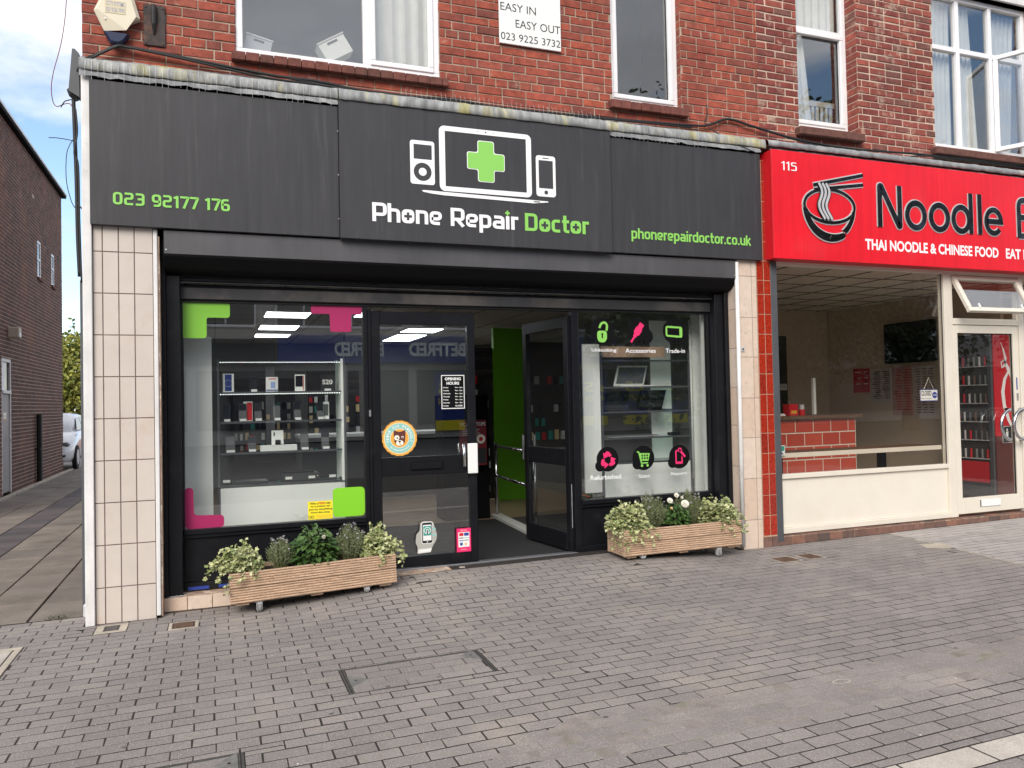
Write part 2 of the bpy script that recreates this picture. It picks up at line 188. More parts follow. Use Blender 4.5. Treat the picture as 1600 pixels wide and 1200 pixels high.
# ------------------------------------------------------------------ mesh helpers
ORG = {}
class MB:
    def __init__(s): s.v = []; s.f = []
    def add(s, vs, fs):
        n = len(s.v); s.v += [tuple(p) for p in vs]; s.f += [tuple(n + i for i in f) for f in fs]; return s
    def box(s, x0, x1, y0, y1, z0, z1):
        return s.add([(x0, y0, z0), (x1, y0, z0), (x1, y1, z0), (x0, y1, z0), (x0, y0, z1), (x1, y0, z1), (x1, y1, z1), (x0, y1, z1)],
                     [(0, 3, 2, 1), (4, 5, 6, 7), (0, 1, 5, 4), (1, 2, 6, 5), (2, 3, 7, 6), (3, 0, 4, 7)])
    def cbox(s, x0, x1, y0, y1, z0, z1, c=0.003):
        c = min(c, (x1 - x0) * .45, (y1 - y0) * .45, (z1 - z0) * .45)
        P = {}; vs = []
        X = (x0, x1); Y = (y0, y1); Z = (z0, z1); sg = (1, -1)
        for i in (0, 1):
            for j in (0, 1):
                for k in (0, 1):
                    a, b, d = X[i], Y[j], Z[k]; ca, cb, cd = c * sg[i], c * sg[j], c * sg[k]
                    for ax, p in enumerate(((a, b + cb, d + cd), (a + ca, b, d + cd), (a + ca, b + cb, d))):
                        P[i, j, k, ax] = len(vs); vs.append(p)
        F = []
        for i in (0, 1):
            F.append([P[i, 0, 0, 0], P[i, 0, 1, 0], P[i, 1, 1, 0], P[i, 1, 0, 0]][::1 if i == 0 else -1])
            F.append([P[0, i, 0, 1], P[1, i, 0, 1], P[1, i, 1, 1], P[0, i, 1, 1]][::1 if i == 0 else -1])
            F.append([P[0, 0, i, 2], P[0, 1, i, 2], P[1, 1, i, 2], P[1, 0, i, 2]][::1 if i == 0 else -1])
        for j in (0, 1):
            for k in (0, 1):
                F.append([P[0, j, k, 1], P[1, j, k, 1], P[1, j, k, 2], P[0, j, k, 2]])
                F.append([P[j, 0, k, 0], P[j, 1, k, 0], P[j, 1, k, 2], P[j, 0, k, 2]])
                F.append([P[j, k, 0, 0], P[j, k, 1, 0], P[j, k, 1, 1], P[j, k, 0, 1]])
        for i in (0, 1):
            for j in (0, 1):
                for k in (0, 1): F.append([P[i, j, k, 0], P[i, j, k, 1], P[i, j, k, 2]])
        return s.add(vs, F)
    def prism(s, pts, axis, a0, a1):
        """pts: polygon; axis 'y' -> pts are (x,z) extruded in y; 'x' -> (y,z); 'z' -> (x,y)"""
        n = len(pts)
        def P(p, a):
            return (p[0], a, p[1]) if axis == 'y' else (a, p[0], p[1]) if axis == 'x' else (p[0], p[1], a)
        vs = [P(p, a0) for p in pts] + [P(p, a1) for p in pts]
        fs = [tuple(range(n)), tuple(range(2 * n - 1, n - 1, -1))] + [(i, i + n, (i + 1) % n + n, (i + 1) % n) for i in range(n)]
        return s.add(vs, fs)
    def tube(s, pts, r, n=8, caps=True):
        pts = [Vector(p) for p in pts]; base = len(s.v); prev = None
        for i, p in enumerate(pts):
            d = (pts[min(i + 1, len(pts) - 1)] - pts[max(i - 1, 0)]).normalized()
            if prev is None: u = d.orthogonal().normalized()
            else: u = (prev - d * prev.dot(d)).normalized()
            prev = u; v = d.cross(u); rr = r[i] if isinstance(r, (list, tuple)) else r
            for k in range(n):
                a = 2 * math.pi * k / n; s.v.append(tuple(p + (u * math.cos(a) + v * math.sin(a)) * rr))
        for i in range(len(pts) - 1):
            for k in range(n): s.f.append((base + i * n + k, base + i * n + (k + 1) % n, base + (i + 1) * n + (k + 1) % n, base + (i + 1) * n + k))
        if caps:
            s.f.append(tuple(base + k for k in range(n))[::-1]); s.f.append(tuple(base + (len(pts) - 1) * n + k for k in range(n)))
        return s
    def cyl(s, c, r, axis, h, n=20):
        c = Vector(c); d = {'x': Vector((1, 0, 0)), 'y': Vector((0, 1, 0)), 'z': Vector((0, 0, 1))}[axis]
        return s.tube([c, c + d * h], r, n)
    def build(s, name, m, parent=None, smooth=False, **props):
        o = Vector(ORG.get(parent.name, (0, 0, 0))) if parent else Vector((0, 0, 0))
        me = D.meshes.new(name); me.from_pydata([tuple(Vector(p) - o) for p in s.v], [], s.f); me.update()
        if smooth: me.shade_smooth()
        ob = D.objects.new(name, me); COL.objects.link(ob)
        if m: me.materials.append(m)
        if parent: ob.parent = parent
        ORG[ob.name] = tuple(o)
        for k, v in props.items(): ob[k] = v
        return ob
def part(name, m, parent, *boxes, c=0.002, **p):
    b = MB()
    for x in boxes: b.cbox(*x, c=c) if c else b.box(*x)
    return b.build(name, m, parent, **p)
def thing(name, loc, label, cat, group=None, kind=None):
    o = D.objects.new(name, None); COL.objects.link(o); o.location = loc; o.empty_display_size = 0.1
    o['label'] = label; o['category'] = cat
    if group: o['group'] = group
    if kind: o['kind'] = kind
    ORG[o.name] = tuple(loc); return o
def tag(o, label=None, cat=None, group=None, kind=None):
    if label: o['label'] = label
    if cat: o['category'] = cat
    if group: o['group'] = group
    if kind: o['kind'] = kind
    return o
def link_piece(name, me, loc, parent, scale=None):
    o = D.objects.new(name, me); COL.objects.link(o); o.parent = parent
    og = Vector(ORG[parent.name]); o.location = Vector(loc) - og
    if scale: o.scale = scale
    return o
def sstep(a, b, x):
    t = max(0, min(1, (x - a) / (b - a))); return t * t * (3 - 2 * t)
def gz(x, y):
    return 0.007 + 0.0095 * x + 0.088 * sstep(0.2, 1.7, x) * (1 - sstep(3.3, 4.75, x)) * sstep(-1.15, 0.05, y)

# flat vinyl shapes lying on a wall facing -Y: polygons in (x,z)
def arc(cx, cz, rx_, rz_, a0, a1, n=24):
    return [(cx + rx_ * math.cos(R(a0 + (a1 - a0) * i / n)), cz + rz_ * math.sin(R(a0 + (a1 - a0) * i / n))) for i in range(n + 1)]
def disc(cx, cz, rx_, rz_=None, n=32): return arc(cx, cz, rx_, rz_ or rx_, 0, 360, n)[:-1]
def rrect(x0, x1, z0, z1, r, n=5):
    return arc(x1 - r, z1 - r, r, r, 0, 90, n) + arc(x0 + r, z1 - r, r, r, 90, 180, n) + arc(x0 + r, z0 + r, r, r, 180, 270, n) + arc(x1 - r, z0 + r, r, r, 270, 360, n)
def fillet(pts, r, closed=False, n=4):
    out = []; N = len(pts)
    for i, p in enumerate(pts):
        if not closed and i in (0, N - 1): out.append(p); continue
        p = Vector(p); a = Vector(pts[(i - 1) % N]); b = Vector(pts[(i + 1) % N])
        ra = min(r, (a - p).length * .49, (b - p).length * .49); A = p + (a - p).normalized() * ra; B = p + (b - p).normalized() * ra
        for k in range(n + 1):
            t = k / n; q = A * (1 - t) ** 2 + p * 2 * t * (1 - t) + B * t * t; out.append((q.x, q.y))
    return out
def flat(poly, y, m, name, parent, th=0.0015, **p):
    return MB().prism(poly, 'y', y - th, y).build(name, m, parent, **p)
LAY = [0]
def ribbon(mb, pts, wd, y, th=0.0015, closed=False, tf=None):
    """a stroke of width wd along pts (x,z), raised th in front of y"""
    LAY[0] = (LAY[0] + 1) % 7; y = y - 0.00025 * LAY[0]
    P = [Vector(p) for p in pts]; n = len(P); Lf = []; Rt = []
    for i in range(n):
        a = P[(i - 1) % n] if closed or i else P[i]; b = P[(i + 1) % n] if closed or i < n - 1 else P[i]
        d1 = (P[i] - a); d2 = (b - P[i])
        d1 = d1.normalized() if d1.length > 1e-9 else d2.normalized(); d2 = d2.normalized() if d2.length > 1e-9 else d1
        nn = Vector((-(d1 + d2).y, (d1 + d2).x)); nn = nn.normalized() if nn.length > 1e-6 else Vector((-d1.y, d1.x))
        k = wd / 2 / max(0.35, nn.dot(Vector((-d1.y, d1.x))))
        Lf.append(P[i] + nn * k); Rt.append(P[i] - nn * k)
    T = tf or (lambda q: q)
    vs = []
    for yy in (y - th, y):
        for q in Lf: a = T((q.x, q.y)); vs.append((a[0], yy, a[1]))
        for q in Rt: a = T((q.x, q.y)); vs.append((a[0], yy, a[1]))
    F = []; seg = n if closed else n - 1
    for i in range(seg):
        j = (i + 1) % n
        F += [(i, j, n + j, n + i), (2 * n + i, 3 * n + i, 3 * n + j, 2 * n + j), (i, 2 * n + i, 2 * n + j, j), (n + i, n + j, 3 * n + j, 3 * n + i)]
    if not closed: F += [(0, n, 3 * n, 2 * n), (n - 1, 3 * n - 1, 4 * n - 1, 2 * n - 1)]
    mb.add(vs, F)
h = .085
def GL(c):
    bowl = [(h, .655), (.5, .655), (.5, h), (h, h)]
    g = {'P': ([([(h, 0), (h, 1)], 0, 0), ([(h, 1 - h), (.58, 1 - h), (.58, .38), (h, .38)], 0, .16)], .70),
         'h': ([([(h, 0), (h, 1)], 0, 0), ([(h, .655), (.5, .655), (.5, 0)], 0, .16)], .66),
         'n': ([([(h, 0), (h, .74)], 0, 0), ([(h, .655), (.5, .655), (.5, 0)], 0, .16)], .66),
         'o': ([(bowl, 1, .17)], .66), 'e': ([([(.48, h), (h, h), (h, .655), (.5, .655), (.5, .33), (h, .33)], 0, .16)], .65),
         'R': ([([(h, 0), (h, 1)], 0, 0), ([(h, 1 - h), (.58, 1 - h), (.58, .38), (h, .38)], 0, .16), ([(.30, .38), (.60, 0)], 0, 0)], .73),
         'p': ([([(h, -.27), (h, .74)], 0, 0), ([(h, .655), (.5, .655), (.5, h), (h, h)], 0, .17)], .66),
         'a': ([([(.08, .655), (.5, .655), (.5, 0)], 0, .16), ([(.5, h), (h, h), (h, .38), (.5, .38)], 0, .13)], .66),
         'i': ([([(h, 0), (h, .74)], 0, 0), ([(h, .86), (h, 1.02)], 0, 0)], .26), 'I': ([([(h, 0), (h, .74)], 0, 0)], .26),
         'r': ([([(h, 0), (h, .74)], 0, 0), ([(h, .655), (.36, .655)], 0, .1)], .42),
         'D': ([([(h, 0), (h, 1)], 0, 0), ([(h, 1 - h), (.58, 1 - h), (.58, h), (h, h)], 0, .17)], .76),
         'c': ([([(.46, h), (h, h), (h, .655), (.46, .655)], 0, .16)], .58),
         't': ([([(.15, 1), (.15, h), (.38, h)], 0, .14), ([(0, .655), (.38, .655)], 0, 0)], .46),
         'd': ([([(.5, 0), (.5, 1)], 0, 0), ([(.5, .655), (h, .655), (h, h), (.5, h)], 0, .17)], .66),
         '.': ([([(h, 0), (h, .17)], 0, 0)], .26), 'u': ([([(h, .74), (h, h), (.5, h)], 0, .17), ([(.5, 0), (.5, .74)], 0, 0)], .66),
         'k': ([([(h, 0), (h, 1)], 0, 0), ([(h, .30), (.48, .74)], 0, 0), ([(.22, .42), (.50, 0)], 0, 0)], .60),
         '0': ([([(h, h), (.5, h), (.5, 1 - h), (h, 1 - h)], 1, .2)], .68),
         '2': ([([(.04, 1 - h), (.5, 1 - h), (.5, .52), (h, .52), (h, h), (.56, h)], 0, .13)], .68),
         '3': ([([(.04, 1 - h), (.5, 1 - h), (.5, h), (.04, h)], 0, .15), ([(.16, .52), (.5, .52)], 0, 0)], .68),
         '9': ([([(.5, .42), (h, .42), (h, 1 - h), (.5, 1 - h), (.5, h), (.12, h)], 0, .16)], .68),
         '1': ([([(.02, .80), (.24, 1 - h)], 0, 0), ([(.24, 0), (.24, 1)], 0, 0)], .44),
         '7': ([([(.0, 1 - h), (.52, 1 - h), (.22, 0)], 0, .04)], .62),
         '5': ([([(.52, 1 - h), (h, 1 - h), (h, .57), (.5, .57), (.5, h), (.04, h)], 0, .12)], .68),
         '6': ([([(.5, 1 - h), (h, 1 - h), (h, h), (.5, h), (.5, .54), (h, .54)], 0, .16)], .68), ' ': ([], .36)}
    return g[c]
def stroke_text(s, x0, x1, z0, H, y, m, name, parent, cap=1.0, th=0.003, t=.17):
    """square rounded lettering whose strokes run along centre lines; returns glyph x positions"""
    tot = sum(GL(c)[1] for c in s) - .09; sx = (x1 - x0) / tot; x = 0; mb = MB(); pos = []
    for c in s:
        gl, adv = GL(c); pos.append(x0 + x * sx)
        mb = MB()
        for pts, cl, r in gl:
            pp = fillet(pts, r, bool(cl)) if r else pts
            ribbon(mb, pp, t, y, th, bool(cl), tf=lambda q, x=x: (x0 + (x + q[0]) * sx, z0 + q[1] * H))
        x += adv
        if mb.v: mb.build(name, m, parent)
    return pos, sx
def text(s, x0, x1, z0, z1, y, m, name='lettering', parent=None, bold=0.0, th=0.001, rot=None):
    """default font lettering fitted to the box (x0..x1, z0..z1) on a plane facing -Y"""
    cu = D.curves.new(name, 'FONT'); cu.body = s; cu.size = 1; cu.offset = bold; cu.resolution_u = 3; cu.align_x = 'CENTER' if '\n' in s else 'LEFT'
    tmp = D.objects.new('tmp_text', cu); me = D.meshes.new_from_object(tmp); D.objects.remove(tmp); D.curves.remove(cu)
    xs = [v.co.x for v in me.vertices]; ys = [v.co.y for v in me.vertices]
    if not xs: return None
    ax, bx, ay, by = min(xs), max(xs), min(ys), max(ys)
    og = Vector(ORG.get(parent.name, (0, 0, 0))) if parent else Vector((0, 0, 0))
    for v in me.vertices:
        X = x0 + (v.co.x - ax) / (bx - ax) * (x1 - x0); Z = z0 + (v.co.y - ay) / (by - ay) * (z1 - z0); p = Vector((X, y, Z))
        if rot: p = rot(p)
        v.co = p - og
    me.name = name; me.materials.clear(); me.materials.append(m)
    o = D.objects.new(name, me); COL.objects.link(o)
    if parent: o.parent = parent
    ORG[o.name] = tuple(og); return o

# ------------------------------------------------------------------ ground
def grid_sheet(name, xs, ys, dz, m, kind='structure'):
    b = MB(); n = len(ys)
    for x in xs:
        for y in ys: b.v.append((x, y, gz(x, y) + dz))
    for i in range(len(xs) - 1):
        for j in range(n - 1): b.f.append((i * n + j, (i + 1) * n + j, (i + 1) * n + j + 1, i * n + j + 1))
    return b.build(name, m, None, smooth=True, kind=kind)
far = MB().box(-300, 300, -300, 300, -0.6, -0.09).build('ground', M['ground'], None, kind='structure')
road = MB().box(-60, 60, -40, -9.3, -0.08, -0.06).build('road', M['asphalt'], None, kind='structure')
pav = grid_sheet('pavement', [-9 + .5 * i for i in range(13)] + [-2.7 + .1 * i for i in range(100)] + [7.3 + .4 * i for i in range(34)], [-9.2 + .25 * i for i in range(12)] + [-6.2 + .05 * i for i in range(130)] + [0.30, .33], -0.0013, M['joint'])
ORG[pav.name] = (0, 0, 0)
PX, PY = 0.1905, 0.0955
HOLES = [(0.648, 1.477, -2.122, -1.718), (-0.722, 0.107, -3.002, -2.608), (-0.314, -0.118, -0.384, -0.187), (-0.787, -0.583, -0.257, -0.033), (-2.4, -1.173, -0.997, -0.363),
         (4.697, 4.914, -0.634, -0.422), (4.986, 5.179, -0.634, -0.412), (-0.88, -0.37, -0.002, .4), (4.70, 20, -0.002, .4), (-.4, 5, .115, .4)]
def line_x(y): return 6.57 + (y + 0.06) * 0.151
HOLES += [(1.74, 30, -4.0, -3.853)]
def subtract(r, h):
    x0, x1, y0, y1 = r; a, b_, c, d = h
    if b_ <= x0 or a >= x1 or d <= y0 or c >= y1: return [r]
    o = []
    if c > y0: o.append((x0, x1, y0, c))
    if d < y1: o.append((x0, x1, d, y1))
    ya, yb = max(y0, c), min(y1, d)
    if a > x0: o.append((x0, a, ya, yb))
    if b_ < x1: o.append((b_, x1, ya, yb))
    return [q for q in o if q[1] - q[0] > .018 and q[3] - q[2] > .012]
pieces = []; row = 0; y = 0.115 + 2 * PY
while y > -6.2:
    y1 = y; y0 = y - PY
    off = (row % 2) * PX / 2 + random.uniform(-.008, .008) + 0.02; x = -2.6 + off
    while x < 11.5:
        rs_ = [(x, x + PX, y0, y1)]; x += PX
        for hh in HOLES: rs_ = [q for r_ in rs_ for q in subtract(r_, hh)]
        for q in rs_:
            lx = line_x((q[2] + q[3]) / 2)
            if (q[2] + q[3]) / 2 > -1.8 and q[0] < lx < q[1]:
                if lx - q[0] > .03: pieces.append((q[0], lx - .014, q[2], q[3]))
                if q[1] - lx > .03: pieces.append((lx + .014, q[1], q[2], q[3]))
            else: pieces.append(q)
    y -= PY; row += 1
def top_piece(b, xa, xb, y0, y1, zf, g=0.0034, c=0.0016, dz=0.0, hgt=0.03, j=0.0014, gy=None):
    r_ = lambda: random.uniform(-j, j); gy = g if gy is None else gy
    xa, xb, y0, y1 = xa + g + r_(), xb - g + r_(), y0 + gy + r_(), y1 - gy + r_()
    cs = [(xa + r_(), y0 + r_()), (xb + r_(), y0 + r_()), (xb + r_(), y1 + r_()), (xa + r_(), y1 + r_())]; mx_, my_ = (xa + xb) / 2, (y0 + y1) / 2; ci = [(p[0] + math.copysign(c, mx_ - p[0]), p[1] + math.copysign(c, my_ - p[1])) for p in cs]
    tx, ty = random.uniform(-.0005, .0005), random.uniform(-.0003, .0003)
    z = [zf(*p) + dz + tx * (1 if i in (1, 2) else -1) + ty * (1 if i > 1 else -1) for i, p in enumerate(cs)]
    vs = [(p[0], p[1], z[i] - hgt) for i, p in enumerate(cs)] + [(p[0], p[1], z[i] - c) for i, p in enumerate(cs)] + [(p[0], p[1], z[i]) for i, p in enumerate(ci)]
    fs = [(8, 9, 10, 11)] + [(i, (i + 1) % 4, 4 + (i + 1) % 4, 4 + i) for i in range(4)] + [(4 + i, 4 + (i + 1) % 4, 8 + (i + 1) % 4, 8 + i) for i in range(4)]
    b.add(vs, fs)
def vis(p, m=60):
    v = Vector(p) - CAM; d = v.dot(fx)
    if d < .5: return False
    px, py = 800 + 1225 * v.dot(rx) / d, 600 - 1225 * v.dot(ux) / d
    return -m < px < 1600 + m and -m < py < 1200 + m
pieces.sort(key=lambda p: (0 if vis(((p[0] + p[1]) / 2, (p[2] + p[3]) / 2, 0), 10) else 1, (Vector(((p[0] + p[1]) / 2, (p[2] + p[3]) / 2, 0)) - CAM).length))
rest = MB(); rest2 = MB(); cnt = 0
for p in pieces:
    cx, cy = (p[0] + p[1]) / 2, (p[2] + p[3]) / 2; pale = cx > line_x(cy) and cy > -1.85
    dz = random.gauss(0, .00035)
    if cnt < 300 and vis((cx, cy, 0), 10):
        b = MB(); top_piece(b, *p, gz, dz=dz, gy=.0046); o = b.build('paver', M['paver2' if pale else 'paver'], pav); cnt += 1
    else: top_piece(rest2 if pale else rest, *p, gz, dz=dz, gy=.0046)
rest.build('paver_field', M['paver'], pav, kind='stuff'); rest2.build('pale_paver_field', M['paver2'], pav, kind='stuff')
# worn band where joints are filled flush with sand
b = MB(); n = 60; pts = []
for i in range(n + 1):
    x = 1.05 + i * 5.2 / n; c0 = -3.14 - 0.02 * math.sin(x * 3); w0 = .21 * min(1, (x - 1.05) * 2.2, (6.25 - x) * 1.2) + .015 * math.sin(x * 17) + .012 * math.sin(x * 41)
    pts.append((x, c0 - w0, c0 + w0))
for i, (x, a, c_) in enumerate(pts):
    b.v += [(x, a, gz(x, a) - .0004), (x, c_, gz(x, c_) - .0004)]
    if i: b.f.append((2 * i - 2, 2 * i, 2 * i + 1, 2 * i - 1))
b.build('joint_sand', M['jsand'], pav)
b = MB()
random.seed(77)
for k in range(46):
    gx, gy_ = random.uniform(-.6, 7), random.uniform(-3.7, -.5); r0 = random.uniform(.007, .018); b.add([(gx + r0 * math.cos(a * .785) * random.uniform(.8, 1.1), gy_ + r0 * math.sin(a * .785) * random.uniform(.7, 1), gz(gx, gy_) + .0012) for a in range(8)], [tuple(range(8))])
b.build('gum_spots', M['gum'], pav, kind='stuff')
b = MB()
for k in range(30):
    gx, gy_ = random.uniform(-.6, 7), random.uniform(-3.7, -.3); r0 = random.uniform(.003, .008); a0 = random.uniform(0, 6); b.add([(gx + r0 * math.cos(a * 2.1 + a0) * (1 if a else 2.2), gy_ + r0 * math.sin(a * 2.1 + a0), gz(gx, gy_) + .0016) for a in range(3)], [(0, 1, 2)])
b.build('litter_flecks', M['white'], pav, kind='stuff')
b = MB(); ribbon_pts = [(3.03 + .055 * math.cos(a * .2618), -3.06 + .03 * math.sin(a * .2618)) for a in range(24)]
for k in range(24):
    p, q = ribbon_pts[k], ribbon_pts[(k + 1) % 24]; cx_, cy_ = 3.03, -3.06; b.add([(p[0], p[1], gz(*p) + .0012), (q[0], q[1], gz(*q) + .0012), (cx_ + (q[0] - cx_) * .8, cy_ + (q[1] - cy_) * .75, gz(*q) + .0012), (cx_ + (p[0] - cx_) * .8, cy_ + (p[1] - cy_) * .75, gz(*p) + .0012)], [(0, 1, 2, 3)])
b.build('ring_stain', M['granite'], pav)
# pale granite strip at the bottom right corner
x = 1.74
gi = 0
while x < 8:
    L_ = (0.385, 0.43, 0.40)[gi % 3]; gi += 1
    b = MB(); top_piece(b, x + .76 - .76, x + L_, -4.0, -3.853, gz, g=.003, c=.003); b.build('granite_sett', M['granite'], pav); x += L_
# thin concrete line between the two paving fields
b = MB()
for i in range(6):
    ya, yb = .0 - i * .3, -.3 - i * .3
    if i == 2: continue
    xa, xb = line_x(ya), line_x(yb); b.add([(xb - .012, yb, gz(xb, yb) - .001), (xb + .014, yb, gz(xb, yb) - .001), (xa + .014, ya, gz(xa, ya) - .001), (xa - .012, ya, gz(xa, ya) - .001)], [(0, 1, 2, 3)])
b.build('concrete_line', M['concrete'], pav)
b = MB(); c = (6.42, -.72); b.v = [(c[0] + math.cos(a * .7) * (.17 + .04 * math.sin(a * 3)), c[1] + math.sin(a * .7) * (.13 + .03 * math.cos(a * 2)), gz(*c) + .0012) for a in range(9)]; b.f = [tuple(range(9))]; b.build('mortar_patch', M['concrete'], pav)

# covers and drains set in the pavement
def settle(t, zt):
    for ch in [o for o in D.objects if o.parent == t]:
        for v in ch.data.vertices: p = v.co + Vector(ORG[t.name]); v.co.z += gz(p.x, p.y) - zt
def drain(name, x0, x1, y0, y1, label, cat, m, group=None, surround=None, bars=0):
    t = thing(name, ((x0 + x1) / 2, (y0 + y1) / 2, gz(x0, y0)), label, cat, group); zt = gz((x0 + x1) / 2, y0)
    if surround:
        s = surround; b = MB()
        for q in ((x0 - s, x1 + s, y0 - s, y0), (x0 - s, x1 + s, y1, y1 + s * .5), (x0 - s, x0, y0, y1), (x1, x1 + s, y0, y1)): b.cbox(q[0], q[1], q[2], q[3], zt - .03, zt - .0002, c=.0008)
        b.build('concrete_surround', M['concrete'], t)
    part('cover_frame', M['irong'] if m == 'irong' else M['iron'], t, (x0, x1, y0, y0 + .008, zt - .03, zt - .001), (x0, x1, y1 - .008, y1, zt - .03, zt - .001), (x0, x0 + .008, y0 + .008, y1 - .008, zt - .03, zt - .001), (x1 - .008, x1, y0 + .008, y1 - .008, zt - .03, zt - .001))
    part('cover', M[m], t, (x0 + .010, x1 - .010, y0 + .010, y1 - .010, zt - .03, zt - .0004))
    if bars:
        b = MB(); n = bars
        for k in range(n):
            xx = x0 + .02 + (x1 - x0 - .04) * (k + .5) / n; b.box(xx - .003, xx + .003, y0 + .015, y1 - .015, zt - .0003, zt + .0012)
        b.build('grip_ribs', M[m], t)
    settle(t, zt); return t
drain('drain_cover', -.735, -.635, -.205, -.06, 'dark iron cover in pale cement at the foot of the cream tiled pillar', 'drain cover', 'irong', 'small iron covers let into the block paving', surround=.05)
drain('drain_cover', -.29, -.14, -.36, -.20, 'brown iron cover between the cream pillar and the left planter, cracked cement edge', 'drain cover', 'iron', 'small iron covers let into the block paving', surround=.022)
drain('drain_cover', 4.71, 4.90, -.62, -.43, 'left one of two rusty square covers in front of the red tiled pillar', 'drain cover', 'iron', 'small iron covers let into the block paving', surround=.012, bars=6)
drain('drain_cover', 5.00, 5.165, -.62, -.43, 'right one of two rusty square covers in front of the red tiled pillar', 'drain cover', 'iron', 'small iron covers let into the block paving', surround=.012, bars=6)
def paver_cover(x0, x1, y0, y1, label, corners):
    zt = gz((x0 + x1) / 2, y0); t = thing('manhole_cover', ((x0 + x1) / 2, (y0 + y1) / 2, zt), label, 'manhole cover', 'manhole covers filled with block pavers')
    part('cover_frame', M['irong'], t, (x0, x0 + .010, y0, y1, zt - .03, zt + .001), (x0 + .016, x0 + .024, y0, y1, zt - .03, zt), (x1 - .010, x1, y0, y1, zt - .03, zt + .001), (x1 - .024, x1 - .016, y0, y1, zt - .03, zt), (x0 + .024, x1 - .024, y0, y0 + .005, zt - .03, zt - .0002), (x0 + .024, x1 - .024, y1 - .007, y1 - .001, zt - .03, zt), (x0 + .024, x1 - .024, y1 - .016, y1 - .012, zt - .03, zt), c=0.0006)
    part('bedding', M['joint'], t, (x0 + .026, x1 - .026, y0 + .006, y1 - .017, zt - .03, zt - .0007), c=0)
    yy = y1 - .018; r_ = 0
    while yy - y0 > .05:
        ya = max(y0 + .006, yy - PY * 1.0); xx = x0 + .026 - (r_ % 2) * .09; r_ += 1
        while xx < x1 - .03:
            a, c_ = max(xx, x0 + .026), min(xx + PX, x1 - .026)
            if c_ - a > .03:
                b = MB(); top_piece(b, a, c_, ya, yy, lambda *_: zt, g=.0020, c=.0008, dz=-.0001, hgt=.02); b.build('paver', M['paver'], t)
            xx += PX
        yy = ya
    for cx, cy, s1 in corners:
        b = MB().prism([(cx, cy - .10), (cx + s1 * .10, cy), (cx, cy + .10)], 'z', zt - .004, zt + .0009); b.build('lifting_plate', M['plate'], t)
        b = MB().cyl((cx + s1 * .035, cy, zt), .008, 'z', .001, 10); b.build('keyhole', M['blk'], t)
    settle(t, zt)
paver_cover(.65, 1.475, -2.12, -1.72, 'long recessed manhole cover filled with pavers in front of the glass door', [(.676, -1.93, 1), (1.449, -1.80, -1)])
paver_cover(-.72, .105, -3.0, -2.61, 'recessed manhole cover with a steel corner plate at the bottom left edge of the photo', [(.079, -2.70, -1)])
t = thing('inspection_cover', (-1.7, -.68, 0), 'pale framed inspection cover at the left edge of the pavement', 'manhole cover')
part('cover_frame', M['concrete'], t, (-2.4, -1.175, -.40, -.365, -.03, .0), (-1.215, -1.175, -.995, -.40, -.03, .0), (-2.4, -1.215, -.995, -.955, -.03, 0.0))
part('cover', M['granite'], t, (-2.39, -1.225, -.945, -.41, -.03, -.002))

# alley paving beside the shop
al = MB().box(-3.5, -0.88, 0.33, 45, -.05, -.022).build('alley', M['joint'], None, kind='structure'); ORG[al.name] = (0, 0, 0)
bands = [(-3.42, -2.92, .75, 'slab'), (-2.915, -2.50, .75, 'slab'), (-2.495, -2.13, .30, 'slabd'), (-2.125, -1.68, .60, 'slab'), (-1.675, -1.29, .60, 'slab'), (-1.285, -.90, .60, 'slab')]
for x0, x1, L_, mm in bands:
    y = .34 - random.uniform(0, .3); first = True
    rb = MB()
    while y < 30:
        ya, yb = max(y, .335), y + L_
        b = MB() if y < 14 else rb
        if yb - ya > .05: top_piece(b, x0, x1, ya, yb, lambda *_: -.002, g=.004, c=.004, dz=random.gauss(0, .002), hgt=.02, j=.001)
        if y < 14 and b.v: b.build('paving_slab', M[mm], al)
        y = yb
    rb.build('slab_run', M[mm], al, kind='stuff')
part('kerb', M['concrete'], al, (-3.5, -3.43, .335, 30, -.03, .03))
b = MB()
for i in range(60):
    px, py = (-1.02 - random.random() * .15, .27 + random.random() * .1) if i < 40 else (-3.43 + random.uniform(-.02, .05), random.uniform(10, 16)); a = random.uniform(0, 6.28); l = random.uniform(.02, .05)
    b.add([(px, py, 0), (px + .006, py, 0), (px + math.cos(a) * l, py + math.sin(a) * l, l * .7)], [(0, 1, 2)])
tag(b.build('weeds', M['mosswood']), 'tufts of moss and weeds along the alley wall and pillar foot', 'weeds', kind='stuff')

